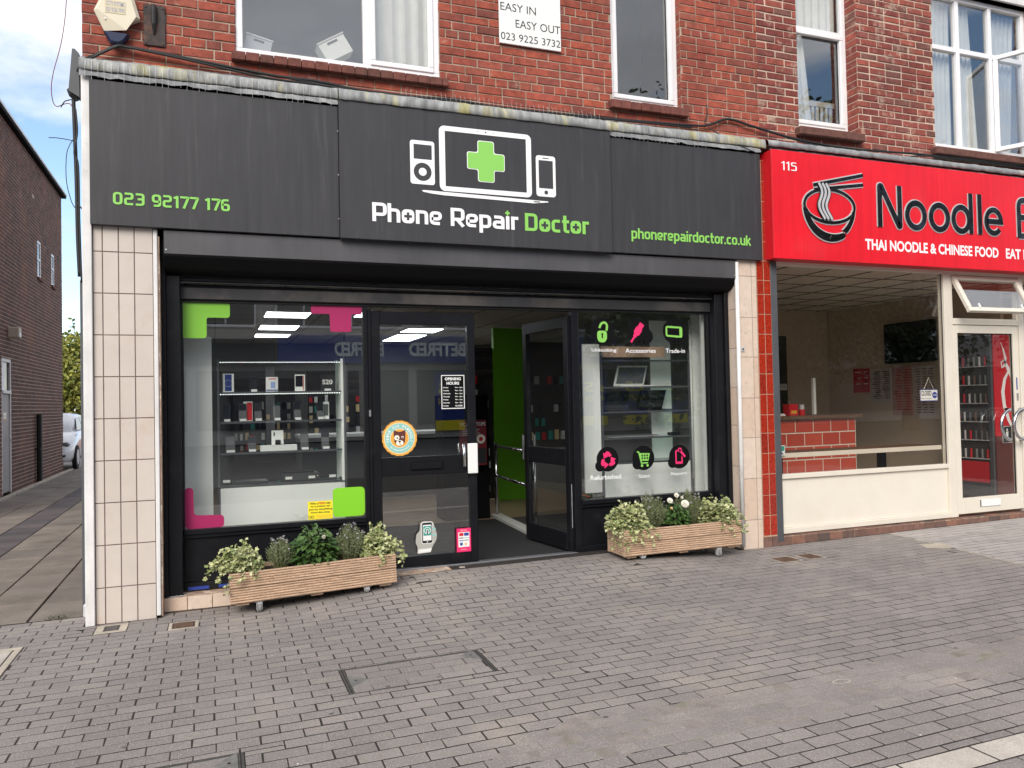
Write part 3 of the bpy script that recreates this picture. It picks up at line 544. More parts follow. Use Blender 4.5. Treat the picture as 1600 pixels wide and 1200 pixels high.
# ------------------------------------------------------------------ brick walls
def brick_wall(parent, X0, X1, Z0, Z1, openings, m, yf, limit=300, joint=.010, BL=.225, BH=.0745, depth=.03, headers=.0, irregular=.0015):
    items = []; r_ = 0; z = Z0
    while z < Z1:
        za, zb = z + joint / 2, z + BH - joint / 2; zm = (za + zb) / 2
        segs = [(X0, X1)]
        for ox0, ox1, oz0, oz1 in openings:
            if oz0 < zm < oz1:
                ns = []
                for a, b_ in segs:
                    if ox1 <= a or ox0 >= b_: ns.append((a, b_)); continue
                    if ox0 > a: ns.append((a, ox0))
                    if ox1 < b_: ns.append((ox1, b_))
                segs = ns
        hd = (r_ % 5 == 3) and headers; bl = BL / 2 if hd else BL
        x = X0 - (BL / 2 if r_ % 2 else 0) + (BL / 4 if hd else 0)
        while x < X1:
            for a, b_ in segs:
                xa, xb = max(x, a) + (joint / 2 if x > a else 0), min(x + bl, b_) - (joint / 2 if x + bl < b_ else 0)
                if xb - xa > .025: items.append((xa, xb, za, zb))
            x += bl
            if random.random() < .02: x -= BL / 2
        z += BH; r_ += 1
    def face(b, xa, xb, za, zb):
        j = lambda: random.uniform(-irregular, irregular)
        y = yf + random.gauss(0, .0012); c = .004
        xa, xb, za, zb = xa + j(), xb + j(), za + j(), zb + j()
        vs = [(xa, y + depth, za), (xb, y + depth, za), (xb, y + depth, zb), (xa, y + depth, zb), (xa, y + c, za), (xb, y + c, za), (xb, y + c, zb), (xa, y + c, zb),
              (xa + c + j(), y, za + c), (xb - c + j(), y, za + c), (xb - c, y, zb - c + j()), (xa + c, y, zb - c + j())]
        b.add(vs, [(8, 9, 10, 11)] + [(4 + i, 4 + (i + 1) % 4, 8 + (i + 1) % 4, 8 + i) for i in range(4)] + [(i, (i + 1) % 4, 4 + (i + 1) % 4, 4 + i) for i in range(4)])
    items.sort(key=lambda q: (0 if vis(((q[0] + q[1]) / 2, yf, (q[2] + q[3]) / 2), 5) else 1, (Vector(((q[0] + q[1]) / 2, yf, (q[2] + q[3]) / 2)) - CAM).length))
    rest = MB()
    for i, q in enumerate(items):
        if i < limit: b = MB(); face(b, *q); b.build('brick', m, parent)
        else: face(rest, *q)
    rest.build('brickwork', m, parent, kind='stuff')
def wall_sheet(b, X0, X1, Z0, Z1, openings, y, y2):
    """mortar body with real openings: boxes between the openings"""
    xs = sorted({X0, X1, *[o[0] for o in openings], *[o[1] for o in openings]})
    for a, c_ in zip(xs, xs[1:]):
        mid = (a + c_) / 2; zz = [(Z0, Z1)]
        for o in openings:
            if o[0] < mid < o[1]:
                zz = [q for z0, z1 in zz for q in ((z0, min(z1, o[2])), (max(z0, o[3]), z1)) if q[1] - q[0] > .001]
        for z0, z1 in zz: b.box(a, c_, y, y2, z0, z1)
TOP = 7.0
bA = thing('phone_shop_building', (-.865, .09, 0), 'red brick upper storey with white framed windows above the charcoal phone repair sign', 'building', 'brick buildings of the parade')
openA = [(.19, 1.835, 4.27, 5.7), (3.485, 4.238, 4.27, 5.9)]
b = MB(); wall_sheet(b, -.862, 5.13, 4.0, TOP, openA, .087, .20); b.build('mortar_wall', M['mortar'], bA)
brick_wall(bA, -.867, 5.13, 4.055, TOP - .05, openA, M['brick'], .08, headers=1)
bB = thing('restaurant_building', (5.135, .09, 0), 'darker weathered brick storey with curtained windows above the red noodle sign', 'building', 'brick buildings of the parade')
openB = [(5.635, 6.432, 4.27, 6.3), (7.52, 9.1, 4.24, 6.06)]
b = MB(); wall_sheet(b, 5.131, 11.6, 4.0, TOP, openB, .087, .27); b.build('mortar_wall', M['mortar2'], bB)
brick_wall(bB, 5.135, 11.6, 4.055, TOP - .05, openB, M['brick2'], .08, joint=.014, irregular=.003)
# brick reveals at the right jambs
for par, xo, yb, zt, m in ((bA, 4.238, .15, 5.9, 'brick'), (bB, 6.432, .24, 6.3, 'brick2')):
    z = 4.275
    b = MB()
    while z < zt: b.cbox(xo - .004, xo + .02, .092, yb, z + .005, min(zt, z + .0695), c=.002); z += .0745
    b.build('jamb_brickwork', M[m], par, kind='stuff')
# body of the terrace behind the fronts
for par, X0, X1 in ((bA, -.855, 5.09), (bB, 5.14, 11.6)):
    b = MB(); b.box(X0 + .25, X1, 9.0, 9.2, 0, TOP); b.box(X0, X0 + .24 if par is bA else X0 + .03, .56, 9.2, 0, TOP); b.box(X1 - .03, X1, .3, 9.0, 0.0, TOP)
    b.build('rear_wall', M['dbrick'], par)
    b = MB(); b.box(X0 + .25, X1 - .04, .21, 8.99, 3.25, 3.45); b.box(X0, X1, .05, 9.25, TOP, TOP + .12); b.box(X0 + .25, X1 - .04, 4.2, 4.3, 3.46, TOP - .01)
    b.build('floor_and_roof', M['wallgrey'], par)
# windows upstairs
def window(par, x0, x1, z0, z1, y, bars, openers, label=None, fw=.055, curtains=(), gl='glassu'):
    """bars: list of (x0,x1,z0,z1) solid members; openers: inner sash frames"""
    f = MB(); d = .06
    f.cbox(x0, x1, y, y + d, z0, z0 + fw, c=.004); f.cbox(x0, x1, y, y + d, z1 - fw, z1, c=.004)
    f.cbox(x0, x0 + fw, y + .001, y + d, z0 + fw, z1 - fw, c=.004); f.cbox(x1 - fw, x1, y + .001, y + d, z0 + fw, z1 - fw, c=.004)
    for q in bars: f.cbox(q[0], q[1], y + .001, y + d, q[2], q[3], c=.003)
    fr = f.build('window_frame', M['whiteframe'], par)
    for q in openers:
        s = MB(); a, c_, e, g = q; w_ = .045; yy = y - .012
        s.cbox(a, c_, yy, y + .03, e, e + w_, c=.006); s.cbox(a, c_, yy, y + .03, g - w_, g, c=.006); s.cbox(a, a + w_, yy + .0005, y + .03, e + w_, g - w_, c=.006); s.cbox(c_ - w_, c_, yy + .0005, y + .03, e + w_, g - w_, c=.006)
        s.build('sash', M['whiteframe'], fr)
    MB().box(x0 + .02, x1 - .02, y + .034, y + .038, z0 + .02, z1 - .02).build('pane', M[gl], fr)
    return fr
w1 = window(bA, .19, 1.835, 4.28, 5.69, .10, [(1.19, 1.25, 4.335, 5.63)], [(1.245, 1.785, 4.33, 5.64)])
w2 = window(bA, 3.486, 4.237, 4.30, 5.89, .15, [], [(3.535, 4.19, 4.35, 5.85)])
w3 = window(bB, 5.64, 6.43, 4.33, 6.29, .235, [(5.70, 6.37, 5.36, 5.42)], [(5.69, 6.385, 4.38, 5.38)])
w4 = window(bB, 7.525, 9.09, 4.27, 6.05, .15, [(7.965, 8.02, 4.325, 5.995), (8.49, 8.54, 4.325, 5.995), (7.58, 7.965, 5.40, 5.455), (8.02, 8.49, 5.40, 5.455), (8.54, 9.035, 5.40, 5.455)], [])
s = MB(); a, c_, e, g = 8.015, 8.53, 4.31, 5.43
s = MB()
for q in ((a, c_, e, e + .05), (a, c_, g - .05, g), (a, a + .05, e + .05, g - .05), (c_ - .05, c_, e + .05, g - .05)): s.cbox(q[0], q[1], -.018, .03, q[2], q[3], c=.005)
# open casement swung outwards, hinged at right of the middle light
hx, hy = 8.545, .15; ang = R(62)
def swing(p): dx, dy = p[0] - a, p[1]; return (hx + dx * math.cos(-ang) + dy * math.sin(ang) * 1, hy + dx * math.sin(-ang) + dy * math.cos(ang), p[2])
s.v = [swing(p) for p in s.v]; sh = s.build('sash', M['whiteframe'], w4); s = MB().box(a + .04, c_ - .04, .004, .008, e + .04, g - .04); s.v = [swing(p) for p in s.v]; s.build('pane', M['glassu'], w4)
def curtain(par, x0, x1, z0, z1, y, folds, amp=.02, slope=0, m='curtain', name='curtain'):
    b = MB(); n = folds * 6
    for i in range(n + 1):
        u = i / n; xx = x0 + (x1 - x0) * u; yy = y + amp * math.sin(u * folds * 6.283) + amp * .4 * math.sin(u * folds * 2.1 * 6.283 + 1)
        b.v += [(xx + slope * 0, yy, z1), (x0 + (x1 + slope - x0) * u, yy * 1.0 + .01, z0)]
        if i: b.f.append((2 * i - 2, 2 * i, 2 * i + 1, 2 * i - 1))
    return b.build(name, M[m], par, smooth=True)
def ctag(o, l): return tag(o, l, 'curtain', 'curtains behind the upstairs windows')
cc = [(1.26, 1.83, 4.33, 5.69, .24, 5, 0, 'pale grey curtain behind the right sash of the widest window'), (5.70, 5.95, 4.38, 5.4, .36, 4, .12, 'pale curtain gathered at the left of the tall window beside the noodle sign'),
      (5.70, 6.40, 5.44, 6.28, .36, 7, 0, 'white net blind in the top light of the tall window beside the noodle sign'),
      (7.58, 7.99, 4.33, 6.0, .27, 6, .0, 'white net curtain in the leftmost light of the six light window'), (8.05, 8.30, 4.33, 6.0, .27, 4, .12, 'parted white curtain in the middle light of the six light window'), (8.6, 9.05, 4.33, 6.0, .27, 6, -.1, 'white net curtain in the right light of the six light window')]
for q in cc: ctag(curtain(None, *q[:6], slope=q[6]), q[7])
# dark rooms behind
for nm, q in (('room_wall', (-.6, 5.08, 2.2, 2.25, 3.46, 6.9)), ('room_wall', (5.2, 11.5, 2.6, 2.65, 3.46, 6.9))): tag(part(nm, mat('room_paint', (.30, .32, .33), .9) if 'room_paint' not in D.materials else D.materials['room_paint'], None, q, c=0), kind='structure')
part('lintel', M['trim'], bB, (7.45, 9.3, .06, .19, 6.06, 6.26))
# things on the upstairs sills
def crate(x, y, z, w_, d_, h_, m, label, rot):
    t = thing('storage_box', (x, y, z), label, 'storage box', 'plastic boxes behind the upstairs window'); b = MB()
    for q in ((0, w_, 0, .004, 0, h_), (0, w_, d_ - .004, d_, 0, h_), (0, .004, .004, d_ - .004, 0, h_), (w_ - .004, w_, .004, d_ - .004, 0, h_), (.004, w_ - .004, .004, d_ - .004, 0, .004)): b.box(x + q[0], x + q[1], y + q[2], y + q[3], z + q[4], z + q[5])
    b.build('tub', m, t); part('rim', M['white'], t, (x - .008, x + w_ + .008, y - .008, y, z + h_ - .012, z + h_), c=.002)
    part('hand_slot', M['darkwall'], t, (x + w_ * .3, x + w_ * .7, y - .003, y - .0012, z + h_ * .72, z + h_ * .82), c=0); t.rotation_euler = (0, R(rot), 0)
tub = mat('clear_tub', (.5, .53, .58), .3)
crate(.25, .22, 4.36, .20, .14, .16, tub, 'small clear tub with purple contents at the left of the widest window', 12)
crate(.92, .22, 4.36, .24, .15, .17, M['offwhite'], 'cream and blue box leaning at the right of the dark pane', -32)
part('floor_slab', M['wallgrey'], bA, (-.6, 5.08, .205, 2.19, 4.24, 4.27), c=0); part('floor_slab', M['wallgrey'], bB, (5.2, 11.5, .275, 2.59, 4.2, 4.23), c=0)
t = thing('bed_headboard', (5.95, 1.0, 4.26), 'cream slatted headboard behind the tall upstairs window', 'headboard')
part('top_rail', M['cream'], t, (5.93, 6.45, .44, .47, 4.68, 4.74)); 
for i in range(8): part('slat', M['cream'], t, (5.95 + i * .062, 5.985 + i * .062, .445, .465, 4.26, 4.68))
# sills
sl = thing('window_sill', (1.02, .03, 4.2), 'row of brown sill bricks under the widest window', 'window sill', 'sills under the upstairs windows'); x = .157
while x < 1.88: part('sill_brick', M['silltile'], sl, (x + .002, min(x + .103, 1.889), .015 + random.uniform(0, .004), .10, 4.205, 4.272 + random.uniform(-.002, .002)), c=.004); x += .105
sl = thing('window_sill', (3.85, .03, 4.2), 'row of brown sill bricks under the narrow grey window', 'window sill', 'sills under the upstairs windows'); x = 3.44
while x < 4.26: part('sill_brick', M['silltile'], sl, (x + .002, min(x + .103, 4.279), .015 + random.uniform(0, .004), .15, 4.21, 4.285 + random.uniform(-.002, .002)), c=.004); x += .105
o = part('window_sill', M['sillstone'], None, (5.584, 6.436, .0, .235, 4.175, 4.262), c=.01); tag(o, 'brown stone sill with moss under the tall window beside the noodle sign', 'window sill', 'sills under the upstairs windows')
o = part('window_sill', M['sillstone'], None, (7.446, 9.4, .0, .15, 4.15, 4.235), c=.01); tag(o, 'long brown stone sill under the six light window', 'window sill', 'sills under the upstairs windows')

# ------------------------------------------------------------------ lead flashing, bird wire, cables
def flashing(x0, x1, label, seed, prof, gm='lead'):
    random.seed(seed); b = MB(); n = int((x1 - x0) / .05); k_ = len(prof)
    for i in range(n + 1):
        x = x0 + (x1 - x0) * i / n; w1_ = random.uniform(-.004, .004); w2_ = random.uniform(-.003, .003)
        for j, (yy, zz) in enumerate(prof): b.v.append((x, yy + (w1_ if 0 < j else 0), zz + (w2_ if j < k_ - 1 else w1_)))
        if i:
            for k in range(k_ - 1): a = (i - 1) * k_ + k; b.f.append((a, a + k_, a + k_ + 1, a + 1))
    return tag(b.build('lead_flashing', M[gm], None, smooth=True), label, 'flashing', 'strips of lead above the shop signs')
PS_ = [(.079, 4.105), (.03, 4.075), (-.040, 4.048), (-.058, 4.036), (-.064, 4.0), (-.068, 3.965), (-.060, 3.958)]
PC_ = [(.079, 4.100), (.03, 4.068), (-.070, 4.038), (-.096, 4.022), (-.104, 3.985), (-.106, 3.944), (-.098, 3.940)]
flashing(-.87, .948, 'yellow stained lead strip over the phone number panel', 1, PS_)
flashing(.95, 3.36, 'yellow lichened lead strip along the top of the phone repair name panel', 2, PC_)
flashing(3.362, 5.09, 'grey and yellow lead strip over the web address panel', 3, PS_)
flashing(5.095, 11.5, 'pale grey cracked lead strip over the red noodle sign', 4, [(.079, 4.09), (.03, 4.07), (-.08, 4.040), (-.098, 4.02), (-.102, 3.985), (-.09, 3.975)], 'lead2')
def lower_lead(x0, x1, zt, zb, label, seed):
    random.seed(seed); b = MB(); n = int((x1 - x0) / .05)
    for i in range(n + 1):
        x = x0 + (x1 - x0) * i / n; zb_ = zb + .006 + random.uniform(-.004, .005) + (.008 if random.random() < .08 else 0)
        for yy, zz in ((-.035, zt), (-.060 + random.uniform(-.004, .004), (zt + zb_) / 2), (-.062 + random.uniform(-.010, .006), zb_)): b.v.append((x, yy, zz))
        if i:
            for k in range(2): a = (i - 1) * 3 + k; b.f.append((a, a + 3, a + 4, a + 1))
    tag(b.build('lead_flashing', M['lead2'], None, smooth=False), label, 'flashing', 'strips of lead above the shop signs')
lower_lead(-.87, .948, 3.972, 3.905, 'crinkled grey lower lead edge over the phone number panel', 5)
lower_lead(3.362, 5.03, 3.972, 3.905, 'crinkled grey lower lead edge over the web address panel', 6)
lower_lead(5.14, 11.5, 3.992, 3.938, 'ragged grey lead edge just above the red sign', 8)
random.seed(11)
def bird_wire(x0, x1, za, zb, label):
    b = MB(); x = x0
    while x < x1:
        l = random.uniform(-.01, .02); b.tube([(x, -.072, za - l), (x + random.uniform(-.004, .004), -.080, (za + zb) / 2), (x + random.uniform(-.006, .006), -.068, zb + l)], .0011, 4, caps=False); x += .042
    tag(b.build('bird_wire', M['wire']), label, 'bird wire', 'lengths of bird wire clipped to the lead')
bird_wire(-.83, .93, 3.90, 4.02, 'thin upright wires over the phone number panel')
bird_wire(1.5, 3.3, 4.01, 4.09, 'thin upright wires over the phone repair name panel')
bird_wire(3.38, 4.4, 3.90, 4.0, 'thin upright wires over the web address panel')
def cable(pts, r, label, m='cable', cat='cable', grp='black cables along the brick wall', jit=.003, name='cable'):
    P = [Vector(p) for p in pts]; out = []
    for i in range(len(P) - 1):
        a, b_, c_, d_ = P[max(i - 1, 0)], P[i], P[i + 1], P[min(i + 2, len(P) - 1)]
        for k in range(6):
            t = k / 6; out.append(.5 * ((2 * b_) + (c_ - a) * t + (2 * a - 5 * b_ + 4 * c_ - d_) * t * t + (3 * b_ - a - 3 * c_ + d_) * t ** 3) + Vector((0, random.uniform(-jit, jit) * .5, random.uniform(-jit, jit) * .4)))
    out.append(P[-1]); return tag(MB().tube(out, r, 6).build(name, M[m], None, smooth=True), label, cat, grp)
top = [(-.89, .05, 3.98), (-.836, .0, 4.05), (-.77, .03, 4.106), (-.636, .03, 4.19), (-.559, .04, 4.200), (-.123, .04, 4.167), (.432, .03, 4.118), (.824, .03, 4.111), (1.129, .02, 4.080), (1.553, .02, 4.078), (1.885, .03, 4.095), (2.464, .03, 4.082), (3.406, .03, 4.10), (4.301, .04, 4.135)]
cable(top + [(4.52, .04, 4.165), (4.744, .05, 4.247), (5.046, .04, 4.198), (5.596, .02, 4.115), (6.261, .02, 4.09), (7.247, .03, 4.125), (8.838, .03, 4.14), (11, .03, 4.15)], .013, 'thickest black cable running the whole length of the wall')
cable([(p[0], p[1] - .015, p[2] - .022 - .012 * math.sin(p[0] * 3)) for p in top[1:]], .009, 'thin black cable sagging just under the thickest one on the left building')
cable([(.3, .03, 4.125), (.9, .02, 4.085), (1.4, -.0, 4.045), (1.7, .0, 4.05), (2.0, .03, 4.088)], .007, 'short drooping black cable under the widest window')
cable([(.6, .03, 4.12), (1.1, .02, 4.06), (1.5, .0, 4.03), (1.8, .0, 4.045), (2.1, .03, 4.09)], .006, 'lowest drooping black cable under the widest window')
cable([(5.3, .03, 4.15), (5.7, .01, 4.085), (6.0, -.02, 4.05), (6.4, -.03, 4.035), (6.9, -.02, 4.05), (7.3, .02, 4.11), (8.2, .03, 4.12), (9, .03, 4.11)], .008, 'black cable drooping over the lead above the red sign')
cable([(5.4, .03, 4.13), (5.9, .0, 4.06), (6.3, -.03, 4.02), (6.8, -.03, 4.02), (7.5, .02, 4.09)], .006, 'thin loose cable resting on the lead above the red sign')
cable([(4.50, .05, 4.36), (4.49, .04, 4.25), (4.47, .04, 4.17), (4.6, -.02, 4.05), (4.85, -.075, 3.93), (4.95, -.07, 3.905)], .005, 'short cable dropping past the arrow shaped patch to the web address panel')
cable([(-1.10, 1.0, 5.6), (-1.101, 1.0, 4.987), (-1.137, 1.0, 4.606), (-1.209, 1.0, 4.276), (-1.214, 1.0, 4.116), (-1.183, 1.0, 4.035), (-1.0, .4, 3.86), (-.93, .2, 3.72)], .0035, 'thin dark red overhead wire drooping from the sky to the corner box', 'redwire', 'wire', None)
cable([(-.93, .12, 3.80), (-.925, .12, 3.6), (-.915, .12, 3.2), (-.91, .12, 2.8), (-.90, .12, 2.5)], .014, 'black cable running down the corner of the building', grp=None)
cable([(-.915, .1, 3.72), (-.905, .1, 3.55), (-.925, .1, 3.4), (-.90, .1, 3.3), (-.895, .1, 2.9), (-.885, .1, 2.45)], .007, 'thinner cable twisting down the corner of the building', grp=None)
cable([(-.935, .12, 3.50), (-.975, .12, 3.40), (-.98, .12, 3.2), (-.95, .12, 3.05), (-.925, .12, 3.0)], .003, 'thin wire loop hanging off the corner', grp=None)
cable([(-.92, .10, 3.05), (-.86, .06, 2.97), (-.80, -.03, 2.94)], .005, 'short wire crossing the white corner trim', grp=None)
cable([(-1.09, .12, 3.50), (-1.0, .12, 3.50), (-.93, .12, 3.49)], .003, 'stiff wire end sticking out left of the corner', grp=None)
cable([(-1.07, .5, 3.86), (-1.0, .2, 3.80), (-.95, .12, 3.79), (-.92, .12, 3.80)], .004, 'dark wire joining the overhead wire to the corner box', grp=None)
t = thing('junction_box', (-.93, .1, 3.8), 'black weathered cable box at the top left corner of the shop', 'junction box')
MB().prism([(-.955, 3.84), (-.885, 3.80), (-.885, 4.12), (-.912, 4.15), (-.93, 4.15)], 'y', .07, .16).build('cover', M['greytrim'], t)
MB().tube([(-.945, .115, 3.87), (-.925, .115, 3.83), (-.905, .115, 3.79)], [.03, .036, .02], 10).build('gland', M['cable'], t)

# alarm box, bracket plate, taxi sign
t = thing('alarm_box', (-.63, .06, 4.4), 'cream hexagonal alarm box with dark blue base on the brick wall', 'alarm box')
hexo = [(-.782, 4.438), (-.735, 4.545), (-.69, 4.66), (-.56, 4.66), (-.51, 4.54), (-.476, 4.414), (-.555, 4.282), (-.628, 4.228), (-.67, 4.227), (-.715, 4.293)]
hexi = [(p[0] * .84 - .63 * .16, p[1] * .84 + 4.44 * .16) for p in hexo]
def frustum(po, pi, y0, y1, y2, m, name, par):
    n = len(po); b = MB(); b.v = [(p[0], y0, p[1]) for p in po] + [(p[0], y1, p[1]) for p in po] + [(p[0], y2, p[1]) for p in pi]
    b.f = [tuple(range(2 * n, 3 * n))] + [(i, (i + 1) % n, n + (i + 1) % n, n + i) for i in range(n)] + [(n + i, n + (i + 1) % n, 2 * n + (i + 1) % n, 2 * n + i) for i in range(n)]
    return b.build(name, m, par)
frustum([p for p in hexo if p[1] > 4.29] , [p for p in hexi if p[1] > 4.3], .075, .03, .005, M['alarm'], 'cover', t)
frustum([(-.722, 4.290), (-.548, 4.286), (-.585, 4.225), (-.62, 4.20), (-.675, 4.205)], [(-.708, 4.287), (-.562, 4.284), (-.592, 4.238), (-.622, 4.218), (-.668, 4.222)], .074, .03, .012, M['alarmblue'], 'lens', t)
part('label_plate', mat('faded_label', (.62, .55, .36), .6), t, (-.707, -.572, .0025, .0045, 4.42, 4.515), c=0)
fade = mat('faded_blue_print', (.30, .30, .42), .6)
text('CCTV SYSTEMS', -.70, -.578, 4.475, 4.508, .0022, fade, parent=t, bold=.02); text('023 9226 7999', -.70, -.578, 4.428, 4.462, .0022, fade, parent=t, bold=.02)
for sx_, sz in ((-.735, 4.375), (-.525, 4.37)): MB().cyl((sx_ * 1.0 + (.03 if sx_ < -.6 else -.03), .004, sz), .006, 'y', .02, 10).build('screw', M['zinc'], t)
t = thing('wall_plate', (-.38, .07, 4.39), 'rusty dark rectangular bracket plate beside the alarm box', 'wall plate')
part('plate', mat('rusty_plate', (.045, .035, .033), .75, var=.4, vscale=12, c2=(.12, .06, .04), c2scale=9, c2pos=(.5, .62), bump=.8), t, (-.458, -.307, .064, .078, 4.245, 4.555), c=.004)
MB().tube([(-.385, .058, 4.545), (-.385, .045, 4.50), (-.385, .045, 4.40), (-.385, .06, 4.33)], [.018, .02, .016, .006], 10).build('stub', M['cable'], t)
for q in ((-.44, 4.265), (-.325, 4.265), (-.44, 4.535), (-.325, 4.535)): MB().cyl((q[0], .058, q[1]), .007, 'y', .008, 8).build('bolt', M['iron'], t)
t = thing('taxi_sign', (2.66, .07, 4.9), 'white board reading EASY IN EASY OUT with a phone number on the brick wall', 'sign')
part('board', M['white'], t, (2.372, 2.962, .055, .070, 4.666, 5.15), c=.002)
text('EASY IN', 2.385, 2.722, 4.957, 5.028, .0545, M['txt'], parent=t); text('EASY OUT', 2.525, 2.957, 4.820, 4.892, .0545, M['txt'], parent=t); text('023 9225 3732', 2.385, 2.955, 4.698, 4.764, .0545, M['txt'], parent=t)
MB().cyl((2.667, .052, 4.68), .004, 'y', .004, 8).build('screw', M['zinc'], t)
random.seed(21)
# ------------------------------------------------------------------ phone shop fascia
fs = thing('fascia_sign', (2.1, 0, 3.4), 'wide charcoal fascia sign with laptop logo reading Phone Repair Doctor', 'shop sign')
for x0, x1, yf in ((-.808, .948, -.05), (3.362, 5.028, -.05), (.950, 3.358, -.09)):
    b = MB().cbox(x0, x1, yf, .03 if yf > -.06 else -.0, 2.853 if yf > -.06 else 2.842, 3.898 if yf > -.06 else 3.945, c=.003); b.build('sign_panel', M['sign'], fs)
part('backing_board', M['blk'], fs, (-.80, 5.02, .031, .06, 2.86, 3.99))
def slt(s, *a, **k): return stroke_text(s, *a, **k)
def yslope(x0, z0, x1, z1): return (z0 + z1) / 2
stroke_text('023 92177 176', -.660, .132, 3.004, .090, -.0505, M['signg'], 'letter', fs)
stroke_text('phonerepairdoctor.co.uk', 3.574, 4.886, 2.988, .098, -.0505, M['signg'], 'letter', fs, t=.165)
def word(s, x0, x1, m, dotcol=None):
    q = s.replace('i', 'I'); tot = sum(GL(c)[1] for c in q) - .09; sx = (x1 - x0) / tot; H = .152; x = 0; mb = MB(); z0 = 2.990
    for c in q:
        gl, adv = GL(c); mb = MB()
        if c == 'o':
            a, b_ = x0 + x * sx, x0 + (x + .585) * sx; mb.prism(rrect(a, b_, z0, z0 + .74 * H, .035), 'y', -.0935, -.0905); cx, cz = (a + b_) / 2, z0 + .37 * H; e, f_ = .032, .0105
            flat([(cx - f_, cz - e), (cx + f_, cz - e), (cx + f_, cz - f_), (cx + e, cz - f_), (cx + e, cz + f_), (cx + f_, cz + f_), (cx + f_, cz + e), (cx - f_, cz + e), (cx - f_, cz + f_), (cx - e, cz + f_), (cx - e, cz - f_), (cx - f_, cz - f_)], -.0936, M['signd'], 'cross_cutout', fs, th=.0006)
        for pts, cl, r in (gl if c != 'o' else []):
            ribbon(mb, fillet(pts, r, bool(cl)) if r else pts, .168, -.0905, .003, bool(cl), tf=lambda p, x=x: (x0 + (x + p[0]) * sx, z0 + p[1] * H))
        if c == 'I':
            cx, cz = x0 + (x + h) * sx, z0 + .92 * H; e, f_ = .021, .0075
            flat([(cx - f_, cz - e), (cx + f_, cz - e), (cx + f_, cz - f_), (cx + e, cz - f_), (cx + e, cz + f_), (cx + f_, cz + f_), (cx + f_, cz + e), (cx - f_, cz + e), (cx - f_, cz + f_), (cx - e, cz + f_), (cx - e, cz - f_), (cx - f_, cz - f_)], -.091, M['signg'], 'cross_dot', fs)
        x += adv; mb.build('letter', m, fs)
word('Phone', 1.201, 1.772, M['signw']); word('Repair', 1.852, 2.447, M['signw']); word('Doctor', 2.515, 3.118, M['signg'])
# logo: laptop, music player, phone, cross
def ringshape(x0, x1, z0, z1, r, ix0, ix1, iz0, iz1, ir, name='logo_outline', m='signw'):
    o = rrect(x0, x1, z0, z1, r); i = rrect(ix0, ix1, iz0, iz1, ir); n = len(o); b = MB(); y0, y1 = -.0935, -.0905
    for yy in (y0, y1): b.v += [(p[0], yy, p[1]) for p in o] + [(p[0], yy, p[1]) for p in i]
    for k in range(n):
        j = (k + 1) % n; b.f += [(k, j, n + j, n + k), (k, 2 * n + k, 2 * n + j, j), (n + k, n + j, 3 * n + j, 3 * n + k)]
    b.build(name, M[m], fs)
ringshape(1.764, 2.585, 3.278, 3.822, .045, 1.814, 2.538, 3.318, 3.780, .006)
for q in ((2.1, .004), (2.173, .0065), (2.244, .004)): flat(disc(q[0], 3.802, q[1], n=12), -.0937, M['signd'], 'camera_dot', fs, th=.0006)
b = MB().prism([(1.61, 3.268), (1.64, 3.272), (2.60, 3.258), (2.735, 3.256), (2.738, 3.248), (2.60, 3.231), (1.80, 3.241), (1.70, 3.247), (1.625, 3.257)], 'y', -.0935, -.0905); b.build('laptop_base', M['signw'], fs)
flat(rrect(2.60, 2.66, 3.241, 3.250, .004), -.0937, M['signd'], 'laptop_base_slot', fs, th=.0006)
def crossshape(cx, cz, e1, e2, w1_, w2_, r): return fillet([(cx - w1_, cz - e2), (cx + w1_, cz - e2), (cx + w1_, cz - w2_), (cx + e1, cz - w2_), (cx + e1, cz + w2_), (cx + w1_, cz + w2_), (cx + w1_, cz + e2), (cx - w1_, cz + e2), (cx - w1_, cz + w2_), (cx - e1, cz + w2_), (cx - e1, cz - w2_), (cx - w1_, cz - w2_)], r, True)
flat(crossshape(2.172, 3.554, .168, .175, .074, .074, .02), -.0905, M['signw'], 'cross_outline', fs); flat(crossshape(2.172, 3.554, .162, .169, .068, .068, .018), -.0922, M['signg'], 'cross', fs)
flat(rrect(1.518, 1.723, 3.318, 3.678, .022), -.0905, M['signw'], 'music_player', fs)
flat(rrect(1.548, 1.70, 3.525, 3.646, .004), -.0922, M['signd'], 'player_screen', fs, th=.0006); flat(disc(1.621, 3.421, .075), -.0922, M['signd'], 'player_wheel', fs, th=.0006); flat(disc(1.621, 3.421, .033), -.0930, M['signw'], 'player_button', fs, th=.0006)
flat(rrect(2.628, 2.812, 3.297, 3.654, .026), -.0905, M['signw'], 'mobile_phone', fs); flat(rrect(2.653, 2.787, 3.369, 3.613, .004), -.0922, M['signd'], 'phone_screen', fs, th=.0006)
flat(rrect(2.69, 2.75, 3.628, 3.636, .004), -.0922, M['signd'], 'phone_speaker', fs, th=.0006); flat(rrect(2.703, 2.737, 3.317, 3.350, .012), -.0922, M['signd'], 'phone_button', fs, th=.0006)
for z in (3.0, 3.35, 3.7): MB().cyl((.944, -.056, z), .004, 'y', .005, 8).build('screw', M['zinc'], fs)

